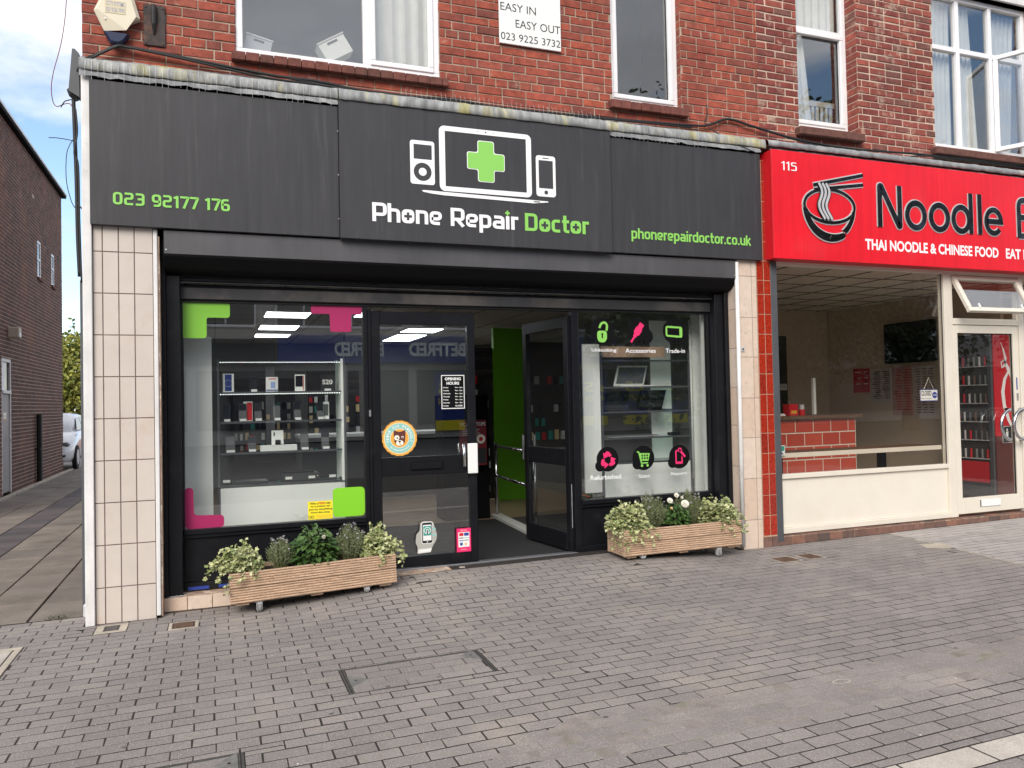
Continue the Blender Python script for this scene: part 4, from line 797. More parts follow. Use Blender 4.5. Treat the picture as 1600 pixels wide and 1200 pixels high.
# white edge trim and pillars
o = MB().cbox(-.862, -.802, -.028, .55, 0.0, 3.93, c=.004).build('corner_trim', M['trim'], None); tag(o, 'tall white corner board at the left end of the shop front', 'corner trim')
o = part('side_panel', M['greytrim'], None, (-.925, -.872, .30, .36, .03, 2.50), c=.003); tag(o, 'dark grey upright board on the alley side behind the white corner trim', 'side panel')
part('foot', M['zinc'], o, (-.915, -.865, .25, .30, .0, .10), c=.01)
def tiled(name, x0, x1, rows, cols, m, grout, label, y=0.0, cat='pillar', extra=None, g=.0035):
    t = thing(name, ((x0 + x1) / 2, .1, 0), label, cat)
    part('core', M[grout], t, (x0, x1, y + .004, .12, rows[0] - .02, rows[-1]), c=0)
    for za, zb in zip(rows, rows[1:]):
        for a, c_ in zip(cols, cols[1:]):
            j = random.uniform(0, .0015); part('tile', M[m], t, (a + g, c_ - g, y - .0 + j, y + .003 + j * .3, za + g, zb - g), c=.0012)
    return t
rws = [0.0] + [.257 + .3015 * i for i in range(9)] + [2.86]
tiled('cream_tiled_pillar', -.80, -.405, rws, [-.80, -.737, -.633, -.529, -.405], 'beige', 'beigegrout', 'cream pillar of upright tiles with dark joints at the left end of the shop')
o = part('pillar_trim', M['trim'], None, (-.404, -.374, -.004, .09, .02, 2.85), c=.005); tag(o, 'white weathered strip down the right edge of the cream pillar', 'pillar trim'); part('inner_strip', M['steps'], o, (-.373, -.362, .01, .12, .01, 2.8))
rp = tiled('buff_tiled_pillar', 4.752, 4.985, [.05, .331, .73, 1.127, 1.511, 1.91, 2.297, 2.70, 2.86], [4.752, 4.925, 4.985], 'beige2', 'beigegrout', 'buff stone tiled pillar with a white pipe between the phone shop and the red tiles', g=.002)
for za, zb in zip([.06, .45, .85, 1.25, 1.62, 2.0, 2.38], [.45, .85, 1.25, 1.62, 2.0, 2.38, 2.84]): part('return_tile', M['beige2'], rp, (4.748, 4.7515, .01, .30, za + .002, zb - .002), c=.001)
o = tag(MB().tube([(4.738, -.012, .09), (4.741, -.012, 1.4), (4.745, -.012, 2.83)], .020, 12).build('white_pipe', M['trim'], None, smooth=True), 'slim white pipe running up the corner of the buff pillar', 'pipe')
def plaque(x, z, label): 
    t = thing('socket_plate', (x, -.01, z), label, 'plate', 'small grey square plates by the buff pillar'); part('plate', M['zinc'], t, (x - .017, x + .017, -.010, .0 if x > 4.6 else -.004, z - .022, z + .022)); part('hole', M['blk'], t, (x - .010, x + .006, -.0115, -.0101, z - .008, z + .010), c=0)
plaque(4.80, 1.985, 'small grey square plate on the face of the buff pillar')
t = thing('socket_plate', (4.70, .18, 1.96), 'small grey square plate on the black shutter rail left of the buff pillar', 'plate', 'small grey square plates by the buff pillar'); part('plate', M['zinc'], t, (4.68, 4.715, .175, .19, 1.975, 2.02)); part('hole', M['blk'], t, (4.692, 4.708, .1735, .1749, 1.985, 2.003), c=0)
rt = tiled('red_tiled_pillar', 4.99, 5.155, [.165, .361, .559, .765, .967, 1.165, 1.345, 1.545, 1.746, 1.941, 2.136, 2.332, 2.528, 2.667, 2.86, 3.05, 3.25, 3.45, 3.65, 3.86], [4.99, 5.073, 5.155], 'redtile', 'redgrout', 'narrow pillar of glossy dark red tiles between the two shops', g=.0032)
part('foot_tile', M['quarry'], rt, (4.985, 5.085, -.006, .10, .045, .155), (5.09, 5.155, -.006, .10, .045, .155), c=.004)

# ------------------------------------------------------------------ shutter box, guide rails, shop front
sb = thing('roller_shutter', (2.2, .1, 2.6), 'black roller shutter box with guide rails over the open shop front', 'roller shutter')
prof = [(-.02, 2.842), (-.02, 2.672), (-.012, 2.655), (.07, 2.580), (.10, 2.565), (.245, 2.545), (.245, 2.842)]
MB().prism([(-.02, 2.842), (-.02, 2.672), (.05, 2.672), (.05, 2.842)], 'x', -.328, 4.742).build('hood', M['box'], sb); MB().prism([(-.0195, 2.6715), (-.012, 2.655), (.07, 2.580), (.10, 2.565), (.245, 2.545), (.245, 2.842), (.051, 2.842), (.051, 2.6715)], 'x', -.328, 4.742).build('hood_underside', M['hoodshade'], sb)  # underside split from the hood so its colour carries the shade
MB().prism([(p[0] * .985 + .0015, p[1] * .999 + .0025) for p in prof[:-1]] + [(.24, 2.840)], 'x', -.334, -.3285).build('end_plate', M['black'], sb); MB().prism([(p[0] * .985 + .0015, p[1] * .999 + .0025) for p in prof[:-1]] + [(.24, 2.840)], 'x', 4.7425, 4.7465).build('end_plate', M['black'], sb)
for x in (-.315, 4.72): MB().cyl((x, -.026, 2.70), .006, 'y', .006, 8).build('rivet', M['zinc'], sb)
part('guide_rail', M['black'], sb, (-.360, -.330, .13, .30, .115, 2.80), (-.3298, -.232, .16, .27, .115, 2.54), c=.004)
part('guide_rail', M['black'], sb, (4.605, 4.70, .16, .27, .115, 2.54), (4.7003, 4.744, .13, .30, .10, 2.80), c=.004)
part('bottom_bar', M['dusty'], sb, (-.231, 4.604, .19, .225, 2.488, 2.500), c=.002)
for k in range(2): part('slat', M['black'], sb, (-.231, 4.604, .200, .215, 2.502 + k * .03, 2.530 + k * .03), c=.006)

sf = thing('shop_front', (2.2, .28, .12), 'black aluminium phone shop front with two windows and glass double doors', 'shop front')
part('head_rail', M['dusty'], sf, (-.231, 4.604, .235, .34, 2.372, 2.462), c=.003); part('head_rail', M['black'], sf, (-.231, 4.604, .242, .33, 2.4625, 2.487), c=.002); part('head_gasket', M['rubber'], sf, (-.231, 4.604, .262, .33, 2.352, 2.3715), c=0)
def rail(name, *q, m='black', c=.003): return part(name, M[m], sf, *q, c=c)
rail('upright', (-.2315, -.225, .262, .33, .13, 2.351)); rail('upright', (1.180, 1.212, .262, .33, .125, 2.3515)); rail('upright', (1.214, 1.242, .268, .325, .125, 2.330)); rail('upright', (3.10, 3.165, .262, .33, .125, 2.3515)); rail('upright', (4.590, 4.6045, .262, .33, .13, 2.351))
rail('window_sill_rail', (-.2245, 1.1795, .245, .33, .552, .590)); rail('window_sill_rail', (-.2245, 1.1795, .262, .33, .522, .5515)); rail('window_sill_rail', (3.166, 4.5895, .245, .33, .560, .602)); rail('window_sill_rail', (3.166, 4.5895, .262, .33, .530, .5595))
rail('stall_panel', (-.2245, 1.1795, .285, .32, .18, .5215)); rail('stall_panel', (3.166, 4.5895, .285, .32, .18, .5295)); rail('bottom_rail', (-.2245, 1.1795, .262, .33, .125, .1795)); rail('bottom_rail', (3.166, 4.5895, .262, .33, .125, .1795))
for q_ in ((-.2245, -.2165, .272, .278, .5905, 2.351), (1.171, 1.1795, .272, .278, .5905, 2.351), (3.1655, 3.175, .272, .278, .6025, 2.351), (4.58, 4.5895, .272, .278, .6025, 2.351)): part('glazing_bead', M['rubber'], sf, q_, c=0)
MB().box(-.2245, 1.1795, .284, .290, .591, 2.351).build('window_pane', M['glassd'], sf); MB().box(3.166, 4.5895, .284, .290, .603, 2.351).build('window_pane', M['glassd'], sf)
part('blue_tape', M['bluev'], sf, (-.20, -.05, .2595, .2615, .125, .150), (.02, .12, .2595, .2615, .128, .150), c=0)
GY = .2830
# vinyl blocks on the left window
def vin(poly, m, name='window_vinyl', y=GY, par=None, **p): return flat(poly, y, M[m], name, par or sf, th=.0008, **p)
vin(fillet([(-.2165, 2.072), (-.06, 2.072), (-.045, 2.085), (-.045, 2.235), (.115, 2.235), (.128, 2.25), (.128, 2.35), (-.2165, 2.35)], .018, True), 'greenv2')
vin(fillet([(.755, 2.35), (.755, 2.282), (.905, 2.282), (.908, 2.135), (1.08, 2.135), (1.082, 2.282), (1.171, 2.282), (1.171, 2.35)], .016, True), 'magenta')
vin(fillet([(-.2165, .592), (.066, .592), (.066, .685), (-.153, .695), (-.156, .908), (-.2165, .912)], .03, True), 'magenta')
vin(fillet([(.907, .603), (1.171, .603), (1.171, .843), (.907, .843)], .04, True)[0:99], 'greenv')
yc = part('warning_notice', M['yellow'], sf, (.707, .905, .2815, .2825, .597, .745), c=0)
for s_, za, a, c_, mm in (('Win a', .718, .722, .788, 'txt'), ('FREE', .718, .793, .842, 'red'), ('ride', .718, .847, .886, 'txt'), ('in a police car', .693, .732, .888, 'txt'), ('just by shoplifting', .668, .715, .902, 'txt'), ('from this shop.', .643, .732, .886, 'txt')): text(s_, a, c_, za, za + .018, .2812, M[mm], parent=yc, bold=.03)
ribbon_b = MB()
for cx in (.722, .744): ribbon(ribbon_b, disc(cx, .617, .010, n=14), .0035, .2812, .0005, True)
ribbon_b.build('handcuff_print', M['txt'], yc); b = MB()
for k in range(3): b.box(.77, .895, .2808, .2812, .607 + k * .010, .610 + k * .010)
b.build('small_print', M['orange'], yc)
# icons on the right window
def blob(cx, cz, r, tail):
    vin(disc(cx, cz, r), 'blk', 'round_vinyl', y=GY - .0002)
    tx, tz, tr = tail; vin(disc(tx, tz, tr), 'blk', 'round_vinyl', y=GY - .0011)
    if tail[0] > cx:
        for k in range(3): vin(disc(cx - .02 + k * .05, cz - r * .86, .03), 'blk', 'round_vinyl', y=GY - .0020)
IY = GY - .0030
blob(3.420, 2.176, .120, (3.485, 2.11, .075)); blob(3.815, 2.180, .122, (3.905, 2.125, .07)); blob(4.208, 2.182, .122, (4.305, 2.125, .068))
def icon(b, m, name='icon'): return b.build(name, M[m], sf)
b = MB(); b.prism(fillet([(3.372, 2.175), (3.372, 2.095), (3.395, 2.065), (3.450, 2.065), (3.474, 2.095), (3.474, 2.175)], .03, True), 'y', IY - .001, IY); ribbon(b, fillet([(3.395, 2.20), (3.415, 2.245), (3.455, 2.255), (3.478, 2.228), (3.470, 2.175)], .03), .022, IY - .0015, .001); icon(b, 'signg')
b = MB(); b.prism(disc(3.424, 2.142, .010, n=12), 'y', IY - .003, IY - .0027); b.prism([(3.418, 2.14), (3.43, 2.14), (3.431, 2.105), (3.417, 2.105)], 'y', IY - .0034, IY - .0031); icon(b, 'blk', 'keyhole_print')
b = MB()
def tpt(u, v, cx=3.800, cz=2.165, a=R(55)): return (cx + u * math.cos(a) - v * math.sin(a), cz + u * math.sin(a) + v * math.cos(a))
b.prism([tpt(*q) for q in ((-.12, -.009), (-.06, -.010), (-.05, -.018), (-.03, -.020), (-.01, -.036), (.045, -.036), (.047, -.027), (.10, -.027), (.10, .027), (.047, .027), (.045, .036), (-.01, .036), (-.03, .020), (-.05, .018), (-.06, .010), (-.12, .009))], 'y', IY - .001, IY); icon(b, 'pinkv')
b = MB(); ribbon(b, fillet([(4.125, 2.135), (4.295, 2.125), (4.295, 2.215), (4.125, 2.222)], .014, True), .018, IY, .001, True); b.prism([(4.272, 2.13), (4.29, 2.13), (4.29, 2.21), (4.272, 2.21)], 'y', IY - .0012, IY - .0002)
for (x, z, s_) in ((4.18, 2.222, 1), (4.235, 2.126, 1)): b.prism([(x, z + .014), (x + .02 * s_, z), (x, z - .014)], 'y', IY - .0024, IY - .0014)
icon(b, 'signg')
for s_, a, c_ in (('Unlocking', 3.312, 3.571), ('Accessories', 3.668, 3.999), ('Trade-in', 4.112, 4.330)): text(s_, a, c_, 1.967, 2.009, GY - .0035, M['signw'], parent=sf, bold=.008)
blob(3.452, .965, .116, (3.372, .905, .052)); blob(3.838, .960, .118, (3.768, .905, .052)); blob(4.237, .955, .116, (4.158, .90, .052))
b = MB()
for k in range(3):   # three chasing arrows
    a0 = 90 + 120 * k
    def rp_(r_, a): return (3.452 + r_ * math.cos(R(a)), .965 + r_ * math.sin(R(a)))
    C_ = [Vector((3.452 + .088 * math.cos(R(90 + 120 * q)), .958 + .088 * math.sin(R(90 + 120 * q)))) for q in (k, k + 1, k + 2)]
    ctr = Vector((3.452, .958)); A0 = C_[2].lerp(C_[0], .60); A1 = C_[0].lerp(ctr, .20); A2 = C_[0].lerp(C_[1], .26); A3 = C_[0].lerp(C_[1], .56); nn_ = Vector((-(C_[1] - C_[0]).y, (C_[1] - C_[0]).x)).normalized()
    ribbon(b, [tuple(A0), tuple(A1 + (A0 - A1) * .25), tuple(A1 + (A2 - A1) * .25), tuple(A2)], .030, IY, .001); hd_ = [tuple(A2 + nn_ * .034), tuple(A3), tuple(A2 - nn_ * .034)]; b.prism(hd_, 'y', IY - .0040 - .0003 * k, IY - .0030)
icon(b, 'pinkv')
b = MB(); ribbon(b, [(3.765, 1.022), (3.785, 1.018), (3.812, .912), (3.885, .912)], .012, IY, .001); b.prism([(3.792, 1.008), (3.905, 1.003), (3.888, .932), (3.806, .935)], 'y', IY - .0020, IY - .0012); b.prism(disc(3.818, .888, .013, n=12), 'y', IY - .001, IY); b.prism(disc(3.878, .888, .013, n=12), 'y', IY - .001, IY); icon(b, 'signg')
b = MB()
for k in range(3):
    for j in range(2): b.prism([(3.812 + k * .028, .992 - j * .026), (3.830 + k * .028, .992 - j * .026), (3.830 + k * .027, .974 - j * .026), (3.814 + k * .027, .974 - j * .026)], 'y', IY - .0026, IY - .0022)
icon(b, 'blk', 'basket_grid')
b = MB(); ribbon(b, fillet([(4.197, 1.015), (4.197, .892), (4.265, .892), (4.265, 1.015)], .012, True), .014, IY, .001, True); b.prism([(4.192, .886), (4.270, .886), (4.270, .908), (4.192, .908)], 'y', IY - .0022, IY - .0012); icon(b, 'pinkv')
b = MB(); ribbon(b, [(4.228, 1.032), (4.300, .950)], .044, IY - .0026, .0008); icon(b, 'blk', 'icon_gap')
b = MB(); ribbon(b, [(4.248, 1.008), (4.298, .952)], .022, IY - .0040, .001); ribbon(b, arc(4.238, 1.020, .017, .017, -10, 250, 12), .012, IY - .0056, .001); icon(b, 'pinkv')
text('Refurbished', 3.27, 3.59, .777, .822, GY - .0005, M['offwhite'], parent=sf, bold=.006); text('Sales', 3.78, 3.90, .772, .806, GY - .0005, M['offwhite'], parent=sf); text('Repairs', 4.14, 4.32, .772, .806, GY - .0005, M['offwhite'], parent=sf)
# left leaf (closed)
DL = part('door', M['black'], sf, (1.244, 1.318, .272, .325, .135, 2.312), (2.090, 2.158, .272, .325, .135, 2.312), (1.3182, 2.0898, .272, .325, 2.205, 2.312), (1.3182, 2.0898, .272, .325, .135, .226), (1.3182, 2.0898, .272, .325, .915, 1.072), c=.004)
MB().box(1.3182, 2.0898, .296, .302, 1.0725, 2.2045).build('door_pane', M['glassd'], DL); MB().box(1.3182, 2.0898, .296, .302, .2265, .9145).build('door_pane', M['glassd'], DL)
part('letter_plate', M['blk'], DL, (1.56, 1.85, .262, .2715, .955, 1.028), c=.004); part('letter_flap', M['black'], DL, (1.572, 1.838, .256, .2615, .965, 1.018), c=.004)
part('push_plate', M['white'], DL, (2.066, 2.158, .240, .252, .905, 1.168), c=.008); MB().tube([(2.03, .235, .97), (2.03, .235, 1.165)], .014, 12).build('pull_bar', M['steel'], DL, smooth=True)
part('lock_cylinder', M['alu'], DL, (1.214, 1.232, .260, .2675, 1.425, 1.480)); part('hours_notice', M['blk'], DL, (1.850, 2.064, .2935, .2945, 1.472, 1.770), c=0)
HN = D.objects['hours_notice']; b = MB(); ribbon(b, [(1.855, 1.477), (2.059, 1.477), (2.059, 1.765), (1.855, 1.765)], .007, .2932, .0006, True); b.build('white_border', M['white'], sf)
for s_, a, c_, za, zb in (('OPENING', 1.885, 2.03, 1.722, 1.748), ('HOURS', 1.90, 2.015, 1.684, 1.710)): text(s_, a, c_, za, zb, .2928, M['white'], parent=sf, bold=.04)
for k, (d_, hh) in enumerate((('Monday', '9am - 5pm'), ('Tuesday', '9am - 5pm'), ('Wednesday', '9am - 5pm'), ('Thursday', '9am - 5pm'), ('Friday', '9am - 5pm'), ('Saturday', '9am - 5pm'), ('Sunday', 'CLOSED'))):
    z = 1.652 - k * .0265; text(d_, 1.868, 1.868 + .006 * len(d_) + .012, z, z + .013, .2928, M['white'], parent=sf, bold=.03); text(hh, 1.975, 2.044, z, z + .013, .2928, M['white'], parent=sf, bold=.03)
# round dog sticker
cx, cz = 1.470, 1.235; b = MB(); n = 96
b.prism([(cx + (.146 + .006 * abs(math.sin(k * math.pi * 20 / n * 1.0))) * math.cos(2 * math.pi * k / n), cz + (.146 + .006 * abs(math.sin(k * math.pi * 20 / n))) * math.sin(2 * math.pi * k / n)) for k in range(n)], 'y', .2650, .2658); DS = b.build('dog_sticker', M['orange'], sf)
def st(poly, m, y, name='sticker_print'): return MB().prism(poly, 'y', y - .0003, y).build(name, M[m], DS)
st(disc(cx, cz, .135), 'petaly', .2648); st(disc(cx, cz, .126), 'mint', .2643); st(disc(cx, cz, .082), 'petal', .2638); st(disc(cx, cz, .078), 'orange', .2633)
st(fillet([(cx - .05, cz + .02), (cx - .052, cz + .075), (cx - .02, cz + .055), (cx + .02, cz + .055), (cx + .052, cz + .075), (cx + .05, cz + .02), (cx + .045, cz - .04), (cx, cz - .075), (cx - .045, cz - .04)], .02, True), 'brownp', .2628)
st(disc(cx - .024, cz + .004, .022), 'petal', .2623); st(disc(cx - .020, cz + .002, .007, n=12), 'txt', .2618); st(disc(cx + .025, cz + .008, .010, n=12), 'petal', .2623); st(disc(cx + .025, cz + .006, .006, n=12), 'txt', .2618)
st(disc(cx, cz - .040, .032, .024), 'petal', .2618); st(disc(cx, cz - .028, .011, .008, 12), 'txt', .2613); b = MB(); ribbon(b, [(cx, cz - .034), (cx, cz - .050), (cx + .014, cz - .056)], .003, .2613, .0003); b.build('sticker_print', M['txt'], DS)
def arctext(s, cx, cz, r, a0, a1, m, y, sz, par, flip=False):
    for k, ch in enumerate(s):
        if ch == ' ': continue
        a = R(a0 + (a1 - a0) * k / (len(s) - 1)); th_ = a - math.pi / 2 if not flip else a + math.pi / 2
        ox, oz = cx + r * math.cos(a), cz + r * math.sin(a)
        def rt_(p, ox=ox, oz=oz, th_=th_): u, v = p.x, p.z; return Vector((ox + u * math.cos(th_) - v * math.sin(th_), p.y, oz + u * math.sin(th_) + v * math.cos(th_)))
        text(ch, -sz * .36, sz * .36, -sz / 2, sz / 2, y, m, parent=par, bold=.04, rot=rt_)
arctext("WE'RE DOG FRIENDLY", cx, cz, .104, 195, -15, M['white'], .2636, .022, DS); arctext('WELL BEHAVED DOGS WELCOME', cx, cz, .104, 222, 318, M['white'], .2636, .011, DS, True)
# hand holding a phone sticker and the red payment sticker
b = MB().prism(fillet([(1.605, .245), (1.725, .250), (1.74, .30), (1.775, .35), (1.782, .40), (1.765, .45), (1.752, .50), (1.735, .515), (1.66, .520), (1.635, .505), (1.63, .44), (1.60, .41), (1.592, .34), (1.61, .30)], .012, True), 'y', .2650, .2657); HS = b.build('hand_sticker', M['skin'], sf)
def hs(poly, m, y): return MB().prism(poly, 'y', y - .0003, y).build('sticker_print', M[m], HS)
hs(rrect(1.645, 1.745, .325, .510, .016), 'white', .2648); hs(rrect(1.650, 1.740, .330, .505, .014), 'txt', .2643); hs(rrect(1.658, 1.732, .352, .486, .003), 'white', .2638); hs(rrect(1.662, 1.728, .395, .476, .003), 'tealv', .2633); hs(disc(1.695, .438, .030), 'white', .2628); hs(disc(1.695, .438, .024), 'tealv', .2623); hs(rrect(1.684, 1.706, .405, .452, .010), 'white', .2618); hs(rrect(1.690, 1.700, .405, .444, .004), 'txt', .2613); hs(disc(1.695, .341, .006, n=10), 'white', .2636)
for k in range(4): hs(fillet([(1.742, .458 - k * .026), (1.772, .452 - k * .027), (1.772, .438 - k * .027), (1.742, .440 - k * .026)], .006, True), 'skin' if k % 2 else 'mint', .2630)
hs([(1.612, .25), (1.722, .255), (1.732, .285), (1.618, .282)], 'white', .2646)
PS = part('payment_sticker', M['pinkv'], sf, (1.957, 2.086, .2650, .2657, .228, .432), c=0)
def ps(q, m, y=.2642): return MB().box(q[0], q[1], y - .0003, y, q[2], q[3]).build('sticker_print', M[m], PS)
ps((1.972, 2.072, .270, .398), 'white')
for i, q in enumerate(((1.980, 2.018, .366, .392, 'red'), (2.024, 2.066, .366, .392, 'bluev'), (1.980, 2.018, .345, .352, 'txt'), (2.024, 2.066, .345, .352, 'mint'), (1.980, 2.018, .322, .329, 'bluev'), (2.024, 2.066, .325, .330, 'txt'), (1.986, 2.010, .284, .308, 'bluev'), (2.030, 2.046, .286, .304, 'orange'))): ps(q[:4], q[4], .2637)
text('WELCOME', 1.99, 2.05, .408, .418, .2645, M['petal'], parent=PS); text('card payments', 1.99, 2.05, .244, .254, .2645, M['white'], parent=PS)
# right leaf swung inwards
HX, HY = 3.095, .30; ang = math.atan2(1.10 - .30, 2.985 - 3.08)
def sw(p): return Vector((HX + p[0] * math.cos(ang) - p[1] * math.sin(ang), HY + p[0] * math.sin(ang) + p[1] * math.cos(ang), p[2]))
def leaf(name, m, par, *qs, c=.003):
    b = MB()
    for q in qs: b.cbox(*q, c=c) if c else b.box(*q)
    b.v = [tuple(sw(p)) for p in b.v]; return b.build(name, M[m], par)
DR = leaf('door', 'black', sf, (.0, .075, -.02, .03, .135, 2.312), (.795, .87, -.02, .03, .135, 2.312), (.0752, .7948, -.02, .03, 2.205, 2.312), (.0752, .7948, -.02, .03, .135, .30), (.0752, .7948, -.02, .03, .915, 1.072))
leaf('door_pane', 'glassd', DR, (.0752, .7948, .003, .009, 1.0725, 2.2045), c=0); leaf('door_pane', 'glassd', DR, (.0752, .7948, .003, .009, .3005, .9145), c=0)
leaf('pull_bar', 'steel', DR, (.80, .83, .055, .085, .93, 1.19), c=.01); leaf('pull_bar', 'steel', DR, (.80, .83, -.075, -.045, .93, 1.19), c=.01); leaf('edge_scuff', 'zinc', DR, (-.0015, .0, .012, .016, .35, .75), c=0)
# threshold and worn step
st_ = thing('door_step', (2, .2, .1), 'worn tan tiled step along the foot of the phone shop front', 'step')
part('metal_threshold', M['alu'], st_, (1.16, 3.12, .262, .335, .112, .128), c=.002); part('step_bed', M['steps'], st_, (-.36, 4.74, .128, .36, .0, .1115), c=.003)
x = -.365
for w_ in (.165, .175, .17, .172, .168, .17, .17): part('step_tile', M['beige2'], st_, (x + .002, x + w_ - .002, .113 + random.uniform(0, .003), .127, .012, .108), c=.003); x += w_
random.seed(3)
x = 1.2
while x < 3.6:
    w_ = random.uniform(.05, .16); b = MB(); c_ = random.uniform(.12, .2); b.v = [(x, c_, .1135), (x + w_ * .8, c_ - .01, .1135), (x + w_, c_ + .035, .1135), (x + w_ * .4, c_ + .05, .1135)]; b.f = [(0, 1, 2, 3)]; b.build('chipped_tile', M['concrete'], st_); x += w_ + random.uniform(.02, .12)
for k in range(4): b = MB(); x = -.33 + k * .03; b.v = [(x, .14, .113), (x + .03, .138, .118), (x + .032, .15, .120), (x + .005, .16, .114)]; b.f = [(0, 1, 2, 3)]; b.build('plaster_chip', M['white'], st_)

# ------------------------------------------------------------------ phone shop interior
rm = thing('shop_room', (2, 4, .12), 'phone shop interior with grey ceiling, oak floor and lime green wall', 'room', kind='structure')
part('shop_floor', M['floorw'], rm, (-.58, 4.95, 2.67, 8.0, .06, .118), c=0); part('shop_floor', M['mat_'], rm, (1.15, 3.2, .336, 2.66, .06, .116), c=0); part('shop_floor', M['darkwall'], rm, (-.58, 1.149, .336, 2.66, .06, .118), (3.201, 4.95, .336, 2.66, .06, .118), c=0)
part('shop_ceiling', M['ceil'], rm, (-.58, 4.95, .30, 8.0, 2.62, 2.66), c=0); part('left_wall', M['darkwall'], rm, (-.60, -.585, .30, 8.0, .06, 2.62), c=0); part('right_wall', M['midgrey'], rm, (4.96, 4.975, .30, 8.0, .06, 2.62), c=0); part('back_wall', M['midgrey'], rm, (-.58, 4.95, 7.9, 7.95, .06, 2.62), c=0)
part('window_side_board', M['offwhite'], rm, (4.60, 4.85, .36, .40, .12, 2.45), c=0)
b = MB()
for k in range(10): b.box(-.58 + k * .6, -.565 + k * .6, .31, 7.89, 2.614, 2.6195)
for k in range(13): b.box(-.58, 4.94, .35 + k * .6, .365 + k * .6, 2.6135, 2.6138)
b.build('ceiling_grid', M['ceilgrid'], rm)
LEDS = [((.58, 1.07, 3.03, 3.55), 'nearest white ceiling light seen through the left window'), ((.60, 1.09, 4.58, 5.14), 'second white ceiling light seen through the left window'), ((.60, 1.09, 5.9, 6.36), 'third white ceiling light seen through the left window'), ((2.64, 3.15, 4.74, 5.30), 'upper of the two ceiling lights seen through the glass door'), ((2.70, 3.16, 5.76, 6.93), 'lower larger ceiling light seen through the glass door'), ((1.62, 2.12, 2.85, 3.35), 'white ceiling light partly behind the magenta window vinyl')]
for q, l in LEDS:
    t = thing('ceiling_light', ((q[0] + q[1]) / 2, (q[2] + q[3]) / 2, 2.6), l, 'ceiling light', 'square ceiling lights in the phone shop')
    part('diffuser', M['led'], t, (*q, 2.600, 2.606), c=0); part('light_frame', M['white'], t, (q[0] - .01, q[1] + .01, q[2] - .01, q[3] + .01, 2.6065, 2.612), c=0)
t = thing('green_partition', (3.6, 4.2, .12), 'tall lime green partition wall seen through the open door', 'wall', kind=None)
part('green_wall', M['green'], t, (3.745, 4.30, 4.25, 4.32, .12, 2.58), c=0)
for (x0, x1, y, z0, z1, label) in ((3.42, 3.74, 4.3, .15, 2.30, 'black accessory rack left of the green partition'), (3.565, 4.3, 2.6, .95, 2.25, 'black accessory rack seen through the open glass door'), (1.45, 2.3, 7.0, .9, 2.1, 'dark accessory rack on the far back wall'), (.3, 1.3, 7.6, .6, 2.0, 'dark product rack at the back left of the shop')):
    t = thing('accessory_rack', ((x0 + x1) / 2, y, z0), label, 'display rack', 'black slatted accessory racks'); part('back_panel', M['darkwall'], t, (x0, x1, y, y + .03, z0, z1), c=0)
    z = z1 - .12; k = 0
    while z > z0 + .1:
        part('slat_rail', M['dgrey'], t, (x0, x1, y - .012, y - .001, z, z + .09), c=0)
        x = x0 + .02
        while x < x1 - .06:
            if random.random() < .72 and z < z1 - .4: part('packet', M[random.choice(['white', 'dgrey', 'wallgrey', 'dgrey', 'blk', 'red', 'tealv', 'petaly'])], t, (x, x + random.uniform(.04, .06), y - .05, y - .02, z - .06, z + random.uniform(.02, .07)), c=0)
            x += .085
        z -= .17; k += 1
t = thing('service_poster', (2.93, 2.6, 1.0), 'dark red poster with white heading standing inside the doorway', 'poster'); part('board', mat('maroon_card', (.22, .012, .02), .5), t, (2.70, 3.03, 2.55, 2.57, .78, 1.315), c=0)
text('PC & LAPTOPS', 2.715, 3.02, 1.245, 1.290, 2.549, M['white'], parent=t, bold=.03); b = MB()
for k in range(4): b.box(2.73, 2.95 - .03 * (k % 2), 2.5475, 2.549, 1.20 - k * .022, 1.208 - k * .022)
b.build('small_print', M['wallgrey'], t); flat(disc(2.96, 1.09, .055), 2.549, M['petal'], 'round_print', t); flat(disc(2.96, 1.09, .025), 2.5465, M['red'], 'round_print', t); part('photo_print', M['dgrey'], t, (2.72, 3.02, 2.5475, 2.549, .80, .98), c=0)
t = thing('poster_stand', (2.9, 2.7, .12), 'black cabinet behind the open doorway below the poster', 'cabinet'); part('cabinet_body', M['blk'], t, (2.55, 3.12, 2.72, 3.1, .12, 1.62), c=.01)
t = thing('handrail', (3.2, 2.8, .12), 'low chrome handrail with glass panel beside the entrance mat', 'handrail')
MB().tube([(3.235, 2.80, .13), (3.235, 2.80, 1.03)], .020, 14).build('post', M['steel'], t, smooth=True); MB().tube([(3.235, 2.80, .985), (3.13, 1.30, .985)], .018, 12).build('rail', M['steel'], t, smooth=True); MB().tube([(3.235, 2.80, .62), (3.13, 1.30, .62)], .018, 12).build('rail', M['steel'], t, smooth=True); MB().tube([(3.13, 1.30, .13), (3.13, 1.30, 1.03)], .020, 14).build('post', M['steel'], t, smooth=True)
for yy, xx in ((2.80, 3.235), (1.3, 3.13)): MB().cyl((xx, yy, .12), .05, 'z', .02, 16).build('foot', M['steel'], t)
MB().prism([(3.17, 2.85), (3.30, 2.85), (3.19, 1.2), (3.06, 1.2)], 'z', .118, .15).build('kerb', M['wallgrey'], t)
# counter and wall behind door
t = thing('service_counter', (2.2, 5.4, .12), 'dark shop counter at the back of the phone shop', 'counter'); part('counter_front', M['dgrey'], t, (1.2, 3.3, 5.5, 5.56, .12, 1.05)); part('counter_top', M['offwhite'], t, (1.15, 3.35, 5.45, 6.1, 1.055, 1.10))

